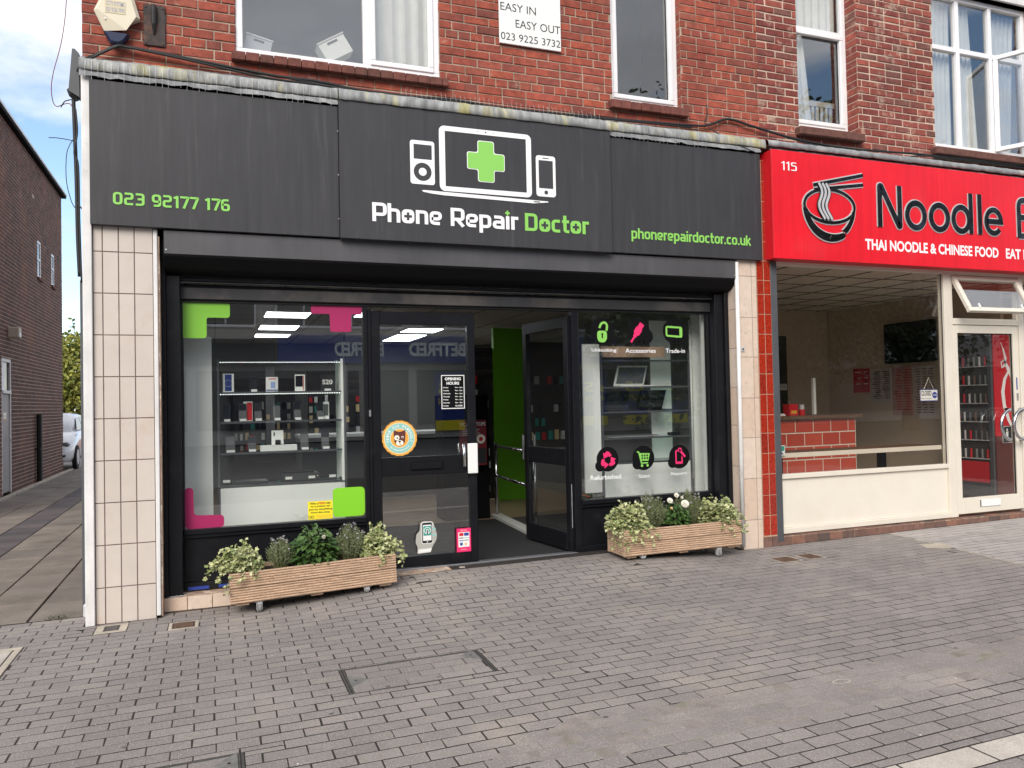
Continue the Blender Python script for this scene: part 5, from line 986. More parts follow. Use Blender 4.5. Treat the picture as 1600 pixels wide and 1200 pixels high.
# display units
def display_unit(name, x0, x1, y0, y1, z0, z1, shelves, label, post='greytrim', rpost='offwhite', top=True):
    t = thing(name, ((x0 + x1) / 2, y1, .12), label, 'display case', 'glass shelved display cases in the windows')
    for a, c_, mm in ((x0 - .02, x0, post), (x1, x1 + .022, rpost)):
        part('case_post', M[mm], t, (a, c_, y0, y0 + .02, z0, z1)); part('case_post', M[mm], t, (a, c_, y1 - .02, y1, z0, z1))
    for z in shelves:
        part('shelf', M['shelfglass'], t, (x0, x1, y0 + .001, y1, z - .008, z), c=0); part('shelf_edge', M['greytrim'], t, (x0, x1, y0 - .008, y0, z - .016, z + .001), c=0)
    return t
u1 = display_unit('display_unit', .045, 1.032, .58, .90, .50, 1.93, [.884, 1.150, 1.407, 1.652], 'shelved phone display case in the left window')
part('low_panel', M['offwhite'], u1, (.045, 1.032, .575, .59, .45, .862), c=0); part('case_base', M['greytrim'], u1, (.02, 1.06, .57, .90, .865, .876)); part('case_top', M['shelfglass'], u1, (.045, 1.032, .58, .9, 1.90, 1.906), c=0)
part('end_panel', M['offwhite'], u1, (1.033, 1.040, .60, .88, .9, 1.9), c=0); part('frame_upright', M['greytrim'], u1, (1.055, 1.075, .58, .60, .12, 2.3))
for z, y in ((1.895, .57), (1.630, .57)):
    b = MB(); x = .05
    while x < 1.02: b.box(x, x + .009, y - .003, y, z, z + .006); x += .0205
    b.build('light_strip', M['ledstrip'], u1)
o = part('white_end_board', M['offwhite'], None, (-.222, -.012, .56, .60, .62, 2.105), c=.002); tag(o, 'tall white board at the left end of the left window', 'display board')
u2 = display_unit('display_unit', 3.575, 4.56, .58, .92, .50, 2.0, [.90, 1.145, 1.405, 1.650, 1.915], 'shelved laptop display case in the right window', rpost='greytrim')
part('low_panel', M['offwhite'], u2, (3.575, 4.555, .575, .59, .45, .888), c=0); part('back_panel', M['offwhite'], u2, (4.31, 4.555, .90, .915, .9, 2.35), c=0); part('orange_band', mat('pale_orange_band', (.62, .42, .30), .5), u2, (3.575, 4.30, .60, .62, 1.945, 2.05), c=0)  # pale orange band across the top of the case
o = part('white_end_board', M['offwhite'], None, (3.36, 3.545, .58, .60, .62, 2.07), c=.002); tag(o, 'narrow white board at the left end of the right window', 'display board')
o = tag(MB().tube([(4.605, .60, .7), (4.605, .60, 2.33)], .013, 8).build('white_pole', M['white'], None, smooth=True), 'thin white pole at the right end of the right window', 'pole')
tag(part('interior_board', M['offwhite'], None, (4.64, 4.95, .62, .64, .12, 2.45), c=0), 'large white board closing the right end of the right window', 'display board')
# phones on the shelves
def phone(x, z, w_, hh, y, label, scr='screen', body='dgrey', tag_=True, lean=.02, half=None):
    t = thing('phone', (x, y, z), label, 'phone', 'phones standing on the display shelves')
    part('phone_body', M[body], t, (x, x + w_, y, y + .008, z + .004, z + hh), c=.003); part('screen', M[scr], t, (x + .004, x + w_ - .004, y - .0012, y - .0002, z + .012, z + hh - .007), c=0)
    if half: part('screen_cover', M['greyscreen'], t, (x + .003, x + w_ - .003, y - .0024, y - .0014, z + .008, z + hh * half), c=0)
    part('stand', M['shelfglass'], t, (x + .01, x + w_ - .01, y - .02, y + .02, z + .0, z + .004), c=0)
    if tag_: 
        p = part('price_tag', M['white'], None, (x + .010, x + w_ - .004, y - .035, y - .033, z + .002, z + .022), c=0); tag(p, 'tag of the ' + label, 'price tag', 'price tags on the display shelves')
    t.rotation_euler = (R(-6), 0, 0)
Z = [1.652, 1.407, 1.150, .884]
def boxed(x, z, w_, hh, y, m, label, face=None, name='phone_box', d=.03):
    t = thing(name, (x, y, z), label, 'box', 'boxes on the display shelves'); part('carton', M[m], t, (x, x + w_, y, y + d, z, z + hh))
    if face: part('printed_face', M[face[0]], t, (x + face[1], x + w_ - face[2], y - .0012, y - .0002, z + face[3], z + hh - face[4]), c=0)
    return t
t = boxed(.072, Z[0], .088, .155, .66, 'offwhite', 'white phone box with a dark blue phone picture on the top shelf', ('navy', .017, .017, .01, .006)); b = MB(); ribbon(b, disc(.116, Z[0] + .075, .028, n=16), .0025, .6583, .0004, True); b.build('ring_print', M['wallgrey'], t)
phone(.285, Z[0], .062, .135, .66, 'black phone second from the left on the top shelf')
t = boxed(.417, Z[0], .098, .125, .66, 'white', 'white earphone box with a blue picture on the top shelf', None); part('earphone_print', mat('pale_blue_print', (.25, .35, .7), .5), t, (.455, .490, .6578, .6588, Z[0] + .03, Z[0] + .085), c=0); part('heading_print', M['red'], t, (.44, .50, .6578, .6588, Z[0] + .105, Z[0] + .113), c=0); part('base_print', M['navy'], t, (.42, .512, .6578, .6588, Z[0] + .008, Z[0] + .018), c=0)
t = boxed(.655, Z[0], .085, .145, .66, 'offwhite', 'white box with a black and red front at the right of the top shelf', ('screen', .004, .020, .04, .01)); part('red_edge', M['red'], t, (.722, .728, .6575, .6587, Z[0] + .01, Z[0] + .135), c=0)
t = thing('model_card', (.90, .68, Z[0]), 'dark card reading S20 at the right end of the top shelf', 'card'); part('card', M['dgrey'], t, (.875, 1.0, .68, .684, Z[0], Z[0] + .14), c=0); text('S20', .888, .975, Z[0] + .058, Z[0] + .100, .679, M['offwhite'], parent=t, bold=.02)
p = part('price_tag', M['white'], None, (.90, .955, .63, .632, Z[0] + .002, Z[0] + .020), c=0); tag(p, 'white price tag below the S20 card', 'price tag', 'price tags on the display shelves')
for x, w_, hh, l, hf in ((.070, .062, .150, 'black phone at the left end of the second shelf', None), (.192, .066, .150, 'phone with grey lower half in front of the red box', .6), (.318, .064, .152, 'phone just right of the red box on the second shelf', .55), (.472, .060, .138, 'grey framed phone in the middle of the second shelf', .9), (.640, .064, .160, 'phone with black top and grey bottom on the second shelf', .55), (.832, .060, .148, 'dark blue phone near the right end of the second shelf', .5)): phone(x, Z[1], w_, hh, .66, l, half=hf)
t = boxed(.235, Z[1], .072, .165, .69, 'offwhite', 'white and red phone box on the second shelf', ('red', .026, .004, .006, .008)); t = boxed(.895, Z[1], .050, .150, .70, 'offwhite', 'white box behind the blue phone on the second shelf', ('greyscreen', .006, .006, .03, .02))
for x, w_, hh, l, hf in ((.085, .080, .135, 'grey backed phone at the left end of the third shelf', .98), (.262, .070, .130, 'black and grey phone left of the white box on the third shelf', .55), (.690, .072, .140, 'plain grey phone right of the white box on the third shelf', .98), (.868, .070, .165, 'phone with a blue top at the right end of the third shelf', .6)): phone(x, Z[2], w_, hh, .66, l, half=hf)
boxed(.362, Z[2], .30, .048, .62, 'white', 'long flat white box in the middle of the third shelf', name='flat_box', d=.12)
t = boxed(.456, Z[2] + .05, .098, .122, .66, 'offwhite', 'pale lilac phone on the flat white box', None, d=.012); part('camera_bump', M['blk'], t, (.472, .482, .6575, .6587, Z[2] + .125, Z[2] + .155), c=0); part('holder', M['blk'], t, (.485, .528, .64, .655, Z[2] + .052, Z[2] + .092))
o = part('closed_laptop', M['dgrey'], None, (.13, .42, .62, .80, Z[3] + .002, Z[3] + .022), c=.004); tag(o, 'thin closed dark laptop lying on the lowest shelf', 'laptop')
t = thing('games_console', (.69, .7, Z[3]), 'flat black games console on the lowest shelf', 'games console'); part('console_body', M['dgrey'], t, (.545, .845, .62, .82, Z[3] + .002, Z[3] + .068), c=.006); part('top_plate', M['blk'], t, (.55, .80, .635, .82, Z[3] + .0685, Z[3] + .08)); MB().cyl((.828, .617, Z[3] + .04), .005, 'y', .004, 10).build('power_button', M['zinc'], t)
for x, l in ((.065, 'white price tag at the left end of the lowest shelf'), (.56, 'white price tag on the left of the games console'), (.750, 'white price tag on the right of the games console'), (.925, 'white price tag at the right end of the lowest shelf')): tag(part('price_tag', M['white'], None, (x, x + .055, .600, .602, Z[3] + .022, Z[3] + .044), c=0), l, 'price tag', 'price tags on the display shelves')
def laptop(x0, x1, z, hh, y, label, body, sc, lean, skew=0):
    t = thing('laptop', (x0, y, z), label, 'laptop', 'open laptops in the right window'); b = MB()
    def P(u, v, o=0): return (x0 + (x1 - x0) * u + skew * v, y + .12 + lean * v - o, z + .012 + hh * v)
    for o, (a, c_, e, g), m, nm in ((.0, (0, 1, 0, 1), body, 'lid'), (.006, (.06, .94, .10, .92), sc, 'screen')):
        b = MB(); th = .006 if nm == 'lid' else .0015; q = [P(a, e, o), P(c_, e, o), P(c_, g, o), P(a, g, o)]; b.add(q + [(p[0], p[1] + th, p[2]) for p in q], [(0, 1, 2, 3), (7, 6, 5, 4), (0, 4, 5, 1), (1, 5, 6, 2), (2, 6, 7, 3), (3, 7, 4, 0)]); b.build(nm, M[sc if nm == 'screen' else body], t)
    MB().prism([(x0, y + .12), (x1, y + .12), (x1 + .02, y - .06), (x0 - .02, y - .06)], 'z', z + .001, z + .012).build('keyboard_deck', M[body], t)
laptop(3.80, 4.15, 1.652, .205, .66, 'open laptop with a white screen frame on the upper shelf of the right window', 'white', 'greyscreen', .05, .08)
laptop(3.68, 3.98, 1.407, .19, .68, 'pale open laptop at the left of the middle shelf in the right window', 'dgrey', 'screen', .06, .05); laptop(4.05, 4.36, 1.407, .195, .66, 'black open laptop at the right of the middle shelf in the right window', 'blk', 'screen', .05, .09)
t = thing('laptop', (3.75, .66, 1.147), 'closed thin silver laptop on the lower shelf of the right window', 'laptop', 'open laptops in the right window'); part('lid', M['alu'], t, (3.68, 4.2, .60, .80, 1.156, 1.164)); part('base', M['zinc'], t, (3.68, 4.2, .605, .80, 1.147, 1.1555))
cable([(4.36, .64, 1.152), (4.37, .64, 1.17), (4.42, .64, 1.19), (4.47, .64, 1.185), (4.48, .64, 1.15)], .004, 'coiled black charger lead on the lower shelf of the right window', grp=None, jit=0); tag(part('charger', M['blk'], None, (4.38, 4.50, .66, .72, 1.147, 1.175)), 'black charger block on the lower shelf of the right window', 'charger')
cable([(3.20, .40, .61), (3.22, .38, .64), (3.26, .38, .625), (3.30, .39, .612), (3.33, .42, .608)], .004, 'short red cable lying at the left foot of the right window', 'red', grp=None)
random.seed(31)
# ------------------------------------------------------------------ restaurant
rs = thing('restaurant_sign', (8, -.06, 3.4), 'bright red box sign with bowl and chopsticks logo over the noodle restaurant', 'shop sign')
part('sign_face', M['redsign'], rs, (5.105, 7.30, -.13, -.118, 2.866, 3.932), (7.303, 9.5, -.13, -.118, 2.866, 3.932), (9.503, 11.3, -.13, -.118, 2.866, 3.932), c=.002); part('sign_return', M['redside'], rs, (5.1055, 11.3, -.1178, .05, 2.867, 3.931), c=.003)
SY = -.1305
stroke_text('115', 5.215, 5.405, 3.735, .088, SY, M['signw'], 'letter', rs, t=.11)
def outl(strokes, wd, name, cl=False):
    for (m_, w_, yy) in (('silver', wd + .024, SY), ('gloss', wd, SY - .006)):
        b = MB()
        for pts, closed in strokes: ribbon(b, pts, w_, yy, .004 if m_ == 'silver' else .006, closed)
        b.build(name if m_ == 'gloss' else name + '_edge', M[m_], rs)
Wd = .057
def vstr(x, z0, z1): return ([(x, z0), (x, z1)], False)
outl([(fillet([(6.449, 3.25), (6.452, 3.675), (6.475, 3.675), (6.705, 3.27), (6.722, 3.27), (6.722, 3.695)], .03), False)], Wd, 'lettering')
outl([(disc(6.945, 3.40, .122, .130, 30), True)], Wd, 'lettering'); outl([(disc(7.279, 3.40, .122, .130, 30), True)], Wd, 'lettering'); outl([(disc(7.60, 3.40, .116, .130, 30), True), vstr(7.745, 3.25, 3.692)], Wd, 'lettering')
outl([vstr(7.880, 3.25, 3.692)], Wd, 'lettering'); outl([([(7.985, 3.405), (8.205, 3.405)] + arc(8.09, 3.405, .115, .130, 8, 318, 26), False)], Wd * .95, 'lettering')
outl([(fillet([(8.49, 3.25), (8.49, 3.675), (8.70, 3.675), (8.70, 3.48), (8.52, 3.48)], .08), False), (fillet([(8.52, 3.48), (8.73, 3.48), (8.73, 3.27), (8.49, 3.27)], .08), False)], Wd, 'lettering')
outl([(disc(8.98, 3.40, .12, .13, 30), True)], Wd, 'lettering'); outl([(fillet([(9.20, 3.53), (9.26, 3.27), (9.34, 3.50), (9.42, 3.27), (9.48, 3.53)], .02), False)], Wd * .8, 'lettering'); outl([vstr(9.60, 3.25, 3.692)], Wd, 'lettering')
text('THAI NOODLE & CHINESE FOOD', 6.250, 8.160, 3.005, 3.118, SY, M['signw'], parent=rs, bold=.03, th=.004); text('EAT IN & TAKE AWAY', 8.276, 9.62, 3.003, 3.118, SY, M['signw'], parent=rs, bold=.03)
# bowl logo
outl([(disc(5.795, 3.42, .318, .168, 40), True)], .028, 'bowl_rim'); 
for m_, o_, yy in (('silver', .012, SY - .0045), ('gloss', 0, SY - .0105)):
    b = MB(); outer = arc(5.80, 3.42, .345 + o_, .36 + o_, 186, 300, 22); inner = arc(5.83, 3.42, .318 - o_, .285 - o_, 294, 190, 22); b.prism(outer + inner, 'y', yy - .004, yy); b.build('bowl_side', M[m_], rs)
    b = MB(); b.prism(arc(5.76, 3.43, .36 + o_, .37 + o_, 312, 350, 10) + arc(5.74, 3.45, .345 - o_, .335 - o_, 348, 306, 10), 'y', yy - .004, yy); b.prism([(5.78, 3.085 - o_), (5.98, 3.115 - o_), (5.97, 3.15 + o_), (5.80, 3.125 + o_)], 'y', yy - .0095, yy - .0055); b.build('bowl_side', M[m_], rs)
outl([([(5.595, 3.617), (6.235, 3.765)], False)], .030, 'chopstick'); outl([([(5.605, 3.572), (6.235, 3.665)], False)], .030, 'chopstick')
for k in range(3):
    x0 = 5.655 + k * .045; p = [(x0 + .030 * math.sin(t_ * 7.2) + (.045 * t_), 3.64 - t_ * .36) for t_ in [i / 24 for i in range(25)]]
    for m_, w_, yy in (('gloss', .050, SY - .011), ('silver', .026, SY - .016)):
        b = MB(); ribbon(b, p, w_, yy, .003); b.build('noodle' if m_ == 'silver' else 'noodle_edge', M[m_], rs)

rf = thing('restaurant_glazing', (7.5, .08, .15), 'cream aluminium restaurant shop front with a big window and glass door', 'shop front')
def cr(name, *q, m='cream', c=.003): return part(name, M[m], rf, *q, c=c)
cr('side_trim', (5.158, 5.232, .0, .10, .09, 2.862), m='greytrim'); cr('sill_rail', (5.2335, 7.505, .035, .11, .700, .745)); cr('bottom_rail', (5.2335, 7.505, .035, .11, .158, .212)); cr('lower_panel', (5.2335, 7.505, .062, .09, .2125, .6995), m='creampanel')
cr('mullion', (7.506, 7.600, .03, .11, .158, 2.83)); cr('mullion_step', (7.6005, 7.640, .045, .11, .158, 2.83)); cr('head_rail', (5.2335, 8.9, .035, .11, 2.8305, 2.885)); cr('mullion', (8.665, 8.745, .03, .11, .150, 2.83)); cr('transom', (7.6405, 8.664, .035, .11, 2.275, 2.345))
part('gasket', M['rubber'], rf, (5.2335, 5.2405, .058, .064, .7455, 2.83), (7.498, 7.5055, .058, .064, .7455, 2.83), c=0)
MB().box(5.2335, 7.505, .070, .076, .7455, 2.83).build('window_pane', M['glassn'], rf); MB().box(8.746, 11.2, .070, .076, .2, 2.83).build('window_pane', M['glassn'], rf)
cr('side_frame', (8.746, 11.2, .035, .069, .15, .20), (11.2, 11.28, .03, .11, .15, 2.83))
dd_ = cr('door', (7.643, 7.708, .045, .095, .182, 2.270), (8.575, 8.660, .045, .095, .182, 2.270), (7.7085, 8.5745, .045, .095, 2.182, 2.270), (7.7085, 8.5745, .045, .095, .182, .352))
MB().box(7.7085, 8.5745, .070, .076, .3525, 2.1815).build('door_pane', M['glassn'], dd_); part('letter_plate', M['white'], dd_, (7.978, 8.282, .034, .044, .245, .320), c=.003); part('letter_slot', M['rubber'], dd_, (7.970, 7.977, .037, .0445, .245, .320), c=0)
part('gasket', M['rubber'], dd_, (8.560, 8.574, .062, .069, .353, 2.181), (7.709, 8.559, .062, .069, 2.172, 2.1815), c=0); part('lock_cylinder', M['alu'], dd_, (8.60, 8.625, .036, .0445, 1.42, 1.50)); part('push_sticker', M['bluev'], dd_, (8.604, 8.622, .0435, .0445, 1.54, 1.68), c=0)
part('notice', M['dgrey'], dd_, (8.395, 8.555, .0785, .0795, .93, 1.13), c=0); b = MB(); ribbon(b, [(8.402, .937), (8.548, .937), (8.548, 1.123), (8.402, 1.123)], .005, .0782, .0004, True); b.prism(disc(8.475, 1.085, .014, n=12), 'y', .0778, .0782); b.prism([(8.455, 1.065), (8.495, 1.065), (8.488, 1.0), (8.462, 1.0)], 'y', .0778, .0782); b.build('notice_print', M['offwhite'], dd_)
def ringhandle(cx, a0, a1, par): MB().tube([(cx + .175 * math.cos(R(a)), -.045 if a0 + 18 < a < a1 - 18 else (.03), 1.145 + .175 * math.sin(R(a))) for a in range(a0, a1 + 1, 9)], .017, 12).build('pull_handle', M['steel'], par, smooth=True)
ringhandle(8.365 + .035, 72, 288, dd_); ringhandle(8.60 + .0, 63, 297, rf)
# top hung vent window pushed out
b = MB(); W0, W1, z0, z1 = 7.645, 8.660, 2.355, 2.822
for q in ((W0, W1, 0, .045, 0, .05), (W0, W1, 0, .045, z1 - z0 - .05, z1 - z0), (W0, W0 + .055, 0.0005, .045, .0505, z1 - z0 - .0505), (W1 - .055, W1, 0.0005, .045, .0505, z1 - z0 - .0505)): b.cbox(*q, c=.004)
aa = R(27)
def hop(p): v = (z1 - z0) - p[2]; return (p[0], .055 + p[1] * math.cos(aa) - v * math.sin(aa) - .02, z1 - v * math.cos(aa) - p[1] * math.sin(aa))
b.v = [hop(p) for p in b.v]; HW = b.build('vent_window', M['cream'], rf); b = MB().box(W0 + .05, W1 - .05, .02, .026, .045, z1 - z0 - .045); b.v = [hop(p) for p in b.v]; b.build('vent_pane', M['glassu'], HW)
for x in (7.80, 8.46): b = MB().cbox(x, x + .012, -.018, .0, .03, .09, c=.002); b.v = [hop(p) for p in b.v]; b.build('latch', M['white'], HW)
cr('vent_frame', (7.6405, 7.655, .05, .10, 2.3455, 2.83)); cr('vent_frame', (8.650, 8.6645, .05, .10, 2.3455, 2.83)); cr('vent_gasket', (7.656, 8.649, .06, .09, 2.3455, 2.352), m='rubber', c=0)
# quarry tile step
qs = thing('tiled_step', (7.4, 0, .1), 'low step of brown and dark quarry tiles under the restaurant front', 'step')
part('step_bed', M['steps'], qs, (5.165, 11.3, .010, .36, .03, .146), c=.002); x = 5.165; k = 0
while x < 11.2:
    w_ = .160; part('quarry_tile', M['quarry'], qs, (x + .003, x + w_ - .003, .0 + random.uniform(0, .002), .0095, .054 + .0095 * (x - 5), .138), c=.003)
    part('top_tile', M['quarry'], qs, (x + .003, x + w_ - .003, .004, .12, .1465, .150 + random.uniform(0, .001)), c=.001) if k % 1 == 0 else None; x += w_; k += 1
# interior
rr = thing('restaurant_room', (7.5, 2, .1), 'restaurant interior with beige walls and tiled ceiling', 'room', kind='structure')
part('restaurant_floor', M['wallgrey'], rr, (5.17, 9.7, .37, 4.2, .05, .12), (9.71, 11.4, .37, 4.2, .05, .12), c=0); part('restaurant_ceiling', M['brownceil'], rr, (5.17, 11.4, .10, 4.2, 2.92, 2.95), c=0); part('back_wall', M['brownwall'], rr, (5.17, 11.4, 4.1, 4.15, .12, 2.92), c=0); part('side_wall', M['brownwall'], rr, (9.65, 9.7, 1.0, 4.09, .12, 2.92), c=0); part('end_wall', M['brownwall'], rr, (5.145, 5.157, .12, 4.1, .05, 2.95), (11.4, 11.45, .12, 4.1, .05, 2.95), c=0)
part('kitchen_recess', M['darkwall'], rr, (6.0, 8.75, 4.05, 4.09, .12, 2.5), c=0)
b = MB()
for k in range(11): b.box(5.2 + k * .6, 5.215 + k * .6, .12, 4.09, 2.912, 2.9195)
for k in range(7): b.box(5.18, 11.3, .35 + k * .6, .365 + k * .6, 2.911, 2.9195)
b.build('ceiling_grid', M['ceilgrid'], rr)
ct = thing('tiled_counter', (6.6, 1.7, .12), 'terracotta tiled serving counter inside the restaurant', 'counter'); part('counter_body', M['cream'], ct, (5.3, 7.66, 1.515, 2.1, .12, 1.23), c=0); part('counter_top', M['countertop'], ct, (5.3, 7.72, 1.45, 2.15, 1.235, 1.275))
z = 1.225; k = 0
while z > .15:
    x = 5.32 - (k % 2) * .14
    while x < 7.65:
        a, c_ = max(x, 5.31), min(x + .277, 7.655)
        if c_ - a > .03: part('counter_tile', M['ctile'], ct, (a + .006, c_ - .006, 1.510, 1.5148, z - .156, z - .005), c=.002)
        x += .277
    z -= .166; k += 1
t = thing('window_bar', (6.4, .25, .9), 'cream edged brown bar shelf along the restaurant window', 'shelf'); part('shelf_top', M['countertop'], t, (5.24, 7.50, .135, .50, .925, .945)); part('shelf_edge', M['cream'], t, (5.24, 7.50, .118, .134, .90, .947))
for x in (5.36, 6.75): part('leg', M['blk'], t, (x, x + .09, .25, .30, .12, .92))
t = thing('television', (9.6, 2.5, 2.3), 'large black television on the restaurant side wall', 'television'); part('casing', M['blk'], t, (9.54, 9.60, 1.93, 2.82, 1.975, 2.575), c=.008); part('screen', mat('tv_screen', (.006, .012, .014), .15), t, (9.5385, 9.5395, 1.945, 2.805, 1.99, 2.56), c=0); part('bracket', M['dgrey'], t, (9.601, 9.649, 2.2, 2.6, 2.2, 2.4))
def wposter(y0, y1, z0, z1, m, label, kinds):
    t = thing('menu_poster', (9.64, (y0 + y1) / 2, z1), label, 'poster', 'posters on the restaurant side wall'); part('sheet', m, t, (9.640, 9.649, y0, y1, z0, z1), c=0); b = MB()
    for k in range(kinds[0]):
        zz = z1 - .06 - (z1 - z0 - .1) * k / kinds[0]
        for j in range(kinds[1]):
            yy = y0 + .03 + (y1 - y0 - .05) * j / kinds[1]; b.box(9.638, 9.6395, yy, yy + (y1 - y0) / kinds[1] * random.uniform(.4, .75), zz, zz + .012)
    b.build('menu_print', M[kinds[2]], t)
mp1 = mat('menu_paper', (.55, .48, .44), .6); mp2 = mat('pink_menu_paper', (.50, .30, .27), .6)
wposter(3.22, 3.55, 1.55, 1.93, M['red'], 'small red poster with a bird shape left of the menus', (3, 2, 'petal')); wposter(2.80, 3.20, 1.38, 1.92, mp1, 'white printed menu sheet right of the small red poster', (14, 2, 'txt')); wposter(2.42, 2.78, 1.20, 1.93, mp2, 'tall pink and red menu under the television', (16, 2, 'red')); wposter(2.02, 2.40, 1.16, 1.93, mp1, 'tall white menu at the right under the television', (18, 3, 'brownp'))
t = thing('wall_notice', (8.6, 4.0, 1.6), 'small white notice on the dark kitchen wall', 'notice'); part('sheet', M['white'], t, (8.55, 8.72, 4.03, 4.045, 1.62, 1.72), c=0); 
for k in range(3): part('notice_line', M['txt'], t, (8.57, 8.70, 4.027, 4.029, 1.70 - k * .025, 1.706 - k * .025), c=0)
t = thing('napkin_box', (6.75, 1.7, 1.28), 'red box on the counter beside the paper cups', 'box'); part('carton', M['red'], t, (6.70, 6.83, 1.60, 1.72, 1.276, 1.42)); part('printed_face', M['orange'], t, (6.72, 6.81, 1.598, 1.5992, 1.30, 1.34), c=0)
t = thing('sauce_bottle', (6.93, 1.65, 1.28), 'red and silver pot standing right of the red box on the counter', 'pot'); MB().cyl((6.93, 1.65, 1.276), .038, 'z', .075, 16).build('pot_body', M['red'], t); MB().cyl((6.93, 1.65, 1.352), .032, 'z', .06, 16).build('lid', M['zinc'], t)
t = thing('bread_tray', (6.5, 1.6, 1.28), 'white folded cloths at the left end of the counter', 'cloth'); part('cloth', M['white'], t, (6.40, 6.60, 1.55, 1.7, 1.276, 1.292), (6.41, 6.59, 1.555, 1.69, 1.293, 1.305), c=.004)
t = thing('price_stand', (6.48, 1.9, 1.35), 'small white price stand at the back of the counter', 'sign'); part('stand_card', M['white'], t, (6.44, 6.56, 1.9, 1.905, 1.38, 1.46), c=0); part('stand_foot', M['dgrey'], t, (6.48, 6.52, 1.89, 1.93, 1.276, 1.379))
t = thing('white_post', (7.2, 2.3, 1.3), 'white upright post on the counter', 'post'); part('post', M['offwhite'], t, (7.35, 7.39, 1.9, 1.94, 1.276, 1.75)); part('post_base', M['dgrey'], t, (7.33, 7.41, 1.88, 1.96, 1.2755, 1.2759), c=0)
t = thing('card_on_bar', (5.30, .12, .93), 'white, teal and blue card propped at the left end of the window bar', 'card'); part('card', M['white'], t, (5.262, 5.352, .095, .098, .928, 1.030), c=0); flat([(5.29, 1.022), (5.345, 1.022), (5.345, .98), (5.30, .965)], .0948, M['tealv'], 'card_print', t, th=.0004); flat([(5.268, .97), (5.30, .98), (5.33, .94), (5.268, .935)], .0942, M['bluev'], 'card_print', t, th=.0004)
t = thing('closed_sign', (7.32, .1, 1.5), 'white CLOSED sign hanging on a string inside the restaurant window', 'sign'); part('board', M['white'], t, (7.175, 7.43, .085, .089, 1.438, 1.562), c=0); b = MB(); ribbon(b, [(7.177, 1.44), (7.428, 1.44), (7.428, 1.56), (7.177, 1.56)], .006, .0848, .0004, True); b.prism(disc(7.385, 1.50, .036, n=16), 'y', .0842, .0846); b.build('blue_border', M['bluev'], t)
text('CLOSED', 7.188, 7.338, 1.495, 1.548, .0846, M['txt'], parent=t, bold=.02); text('Please call again', 7.195, 7.335, 1.455, 1.472, .0846, M['txt'], parent=t); text('OPEN', 7.358, 7.412, 1.492, 1.508, .0838, M['white'], parent=t, bold=.02)
MB().tube([(7.23, .087, 1.562), (7.305, .087, 1.69), (7.375, .087, 1.562)], .0025, 5).build('string', M['cream'], t)
# drinks fridge
fr = thing('drinks_fridge', (9.3, 1.3, .12), 'tall drinks fridge with a bright red side and white swirl inside the restaurant door', 'fridge')
part('red_side', mat('red_fridge_side', (.60, .008, .02), .35), fr, (9.36, 9.95, .90, .915, .95, 2.27), c=.002); part('cabinet', M['dgrey'], fr, (9.36, 9.98, .9155, 1.58, .14, 2.28), c=.004); part('lower_side', M['brownp'], fr, (9.36, 9.95, .895, .915, .14, .949), c=.002)
part('door_frame', M['greytrim'], fr, (9.318, 9.355, .91, .96, .16, 2.26), (9.318, 9.355, 1.54, 1.59, .16, 2.26), (9.318, 9.355, .961, 1.539, 2.16, 2.26), (9.318, 9.355, .961, 1.539, .16, .30)); part('fridge_back', M['darkwall'], fr, (9.352, 9.357, .961, 1.539, .301, 2.159), c=0)
part('lower_label', M['red'], fr, (9.315, 9.3175, .97, 1.53, .35, .62), c=0)
for k in range(6):
    z = .66 + k * .24; part('wire_shelf', M['zinc'], fr, (9.322, 9.352, .962, 1.538, z - .012, z), c=0)
    for j in range(7): cc_ = random.choice(['zinc', 'greyscreen', 'midgrey', 'zinc', 'greyscreen', 'countertop', 'red']); MB().cyl((9.338, 1.0 + j * .08, z + .001), .013, 'z', .12, 10).build('drink_can', M[cc_], fr)
def wrib(pts, wds, name='swirl_print'):
    P = [Vector(p) for p in pts]; L_, R_ = [], []
    for i, p in enumerate(P):
        d = (P[min(i + 1, len(P) - 1)] - P[max(i - 1, 0)]).normalized(); nn = Vector((-d.y, d.x)); L_.append(p + nn * wds[i] / 2); R_.append(p - nn * wds[i] / 2)
    wrib.k += 1; y = .8995 - .0006 * wrib.k; b = MB(); n = len(P); b.v = [(q.x, y, q.y) for q in L_] + [(q.x, y, q.y) for q in R_]; b.f = [(i, i + 1, n + i + 1, n + i) for i in range(n - 1)]; b.build(name, M['signw'], fr)
wrib.k = 0
wrib([(9.50, 2.16), (9.55, 2.05), (9.58, 1.95), (9.56, 1.86), (9.51, 1.83), (9.50, 1.90), (9.55, 1.93), (9.62, 1.82), (9.72, 1.66), (9.82, 1.55), (9.93, 1.47)], [.004, .03, .045, .035, .025, .02, .03, .06, .07, .05, .03])
wrib([(9.62, 1.78), (9.55, 1.68), (9.51, 1.52), (9.53, 1.34), (9.60, 1.16), (9.68, 1.02)], [.03, .05, .06, .06, .05, .03]); wrib([(9.80, 1.82), (9.75, 1.88), (9.80, 1.98), (9.88, 1.90), (9.84, 1.78), (9.78, 1.76)], [.03, .04, .05, .05, .04, .02]); wrib([(9.65, 1.30), (9.74, 1.20), (9.82, 1.05)], [.02, .05, .03])

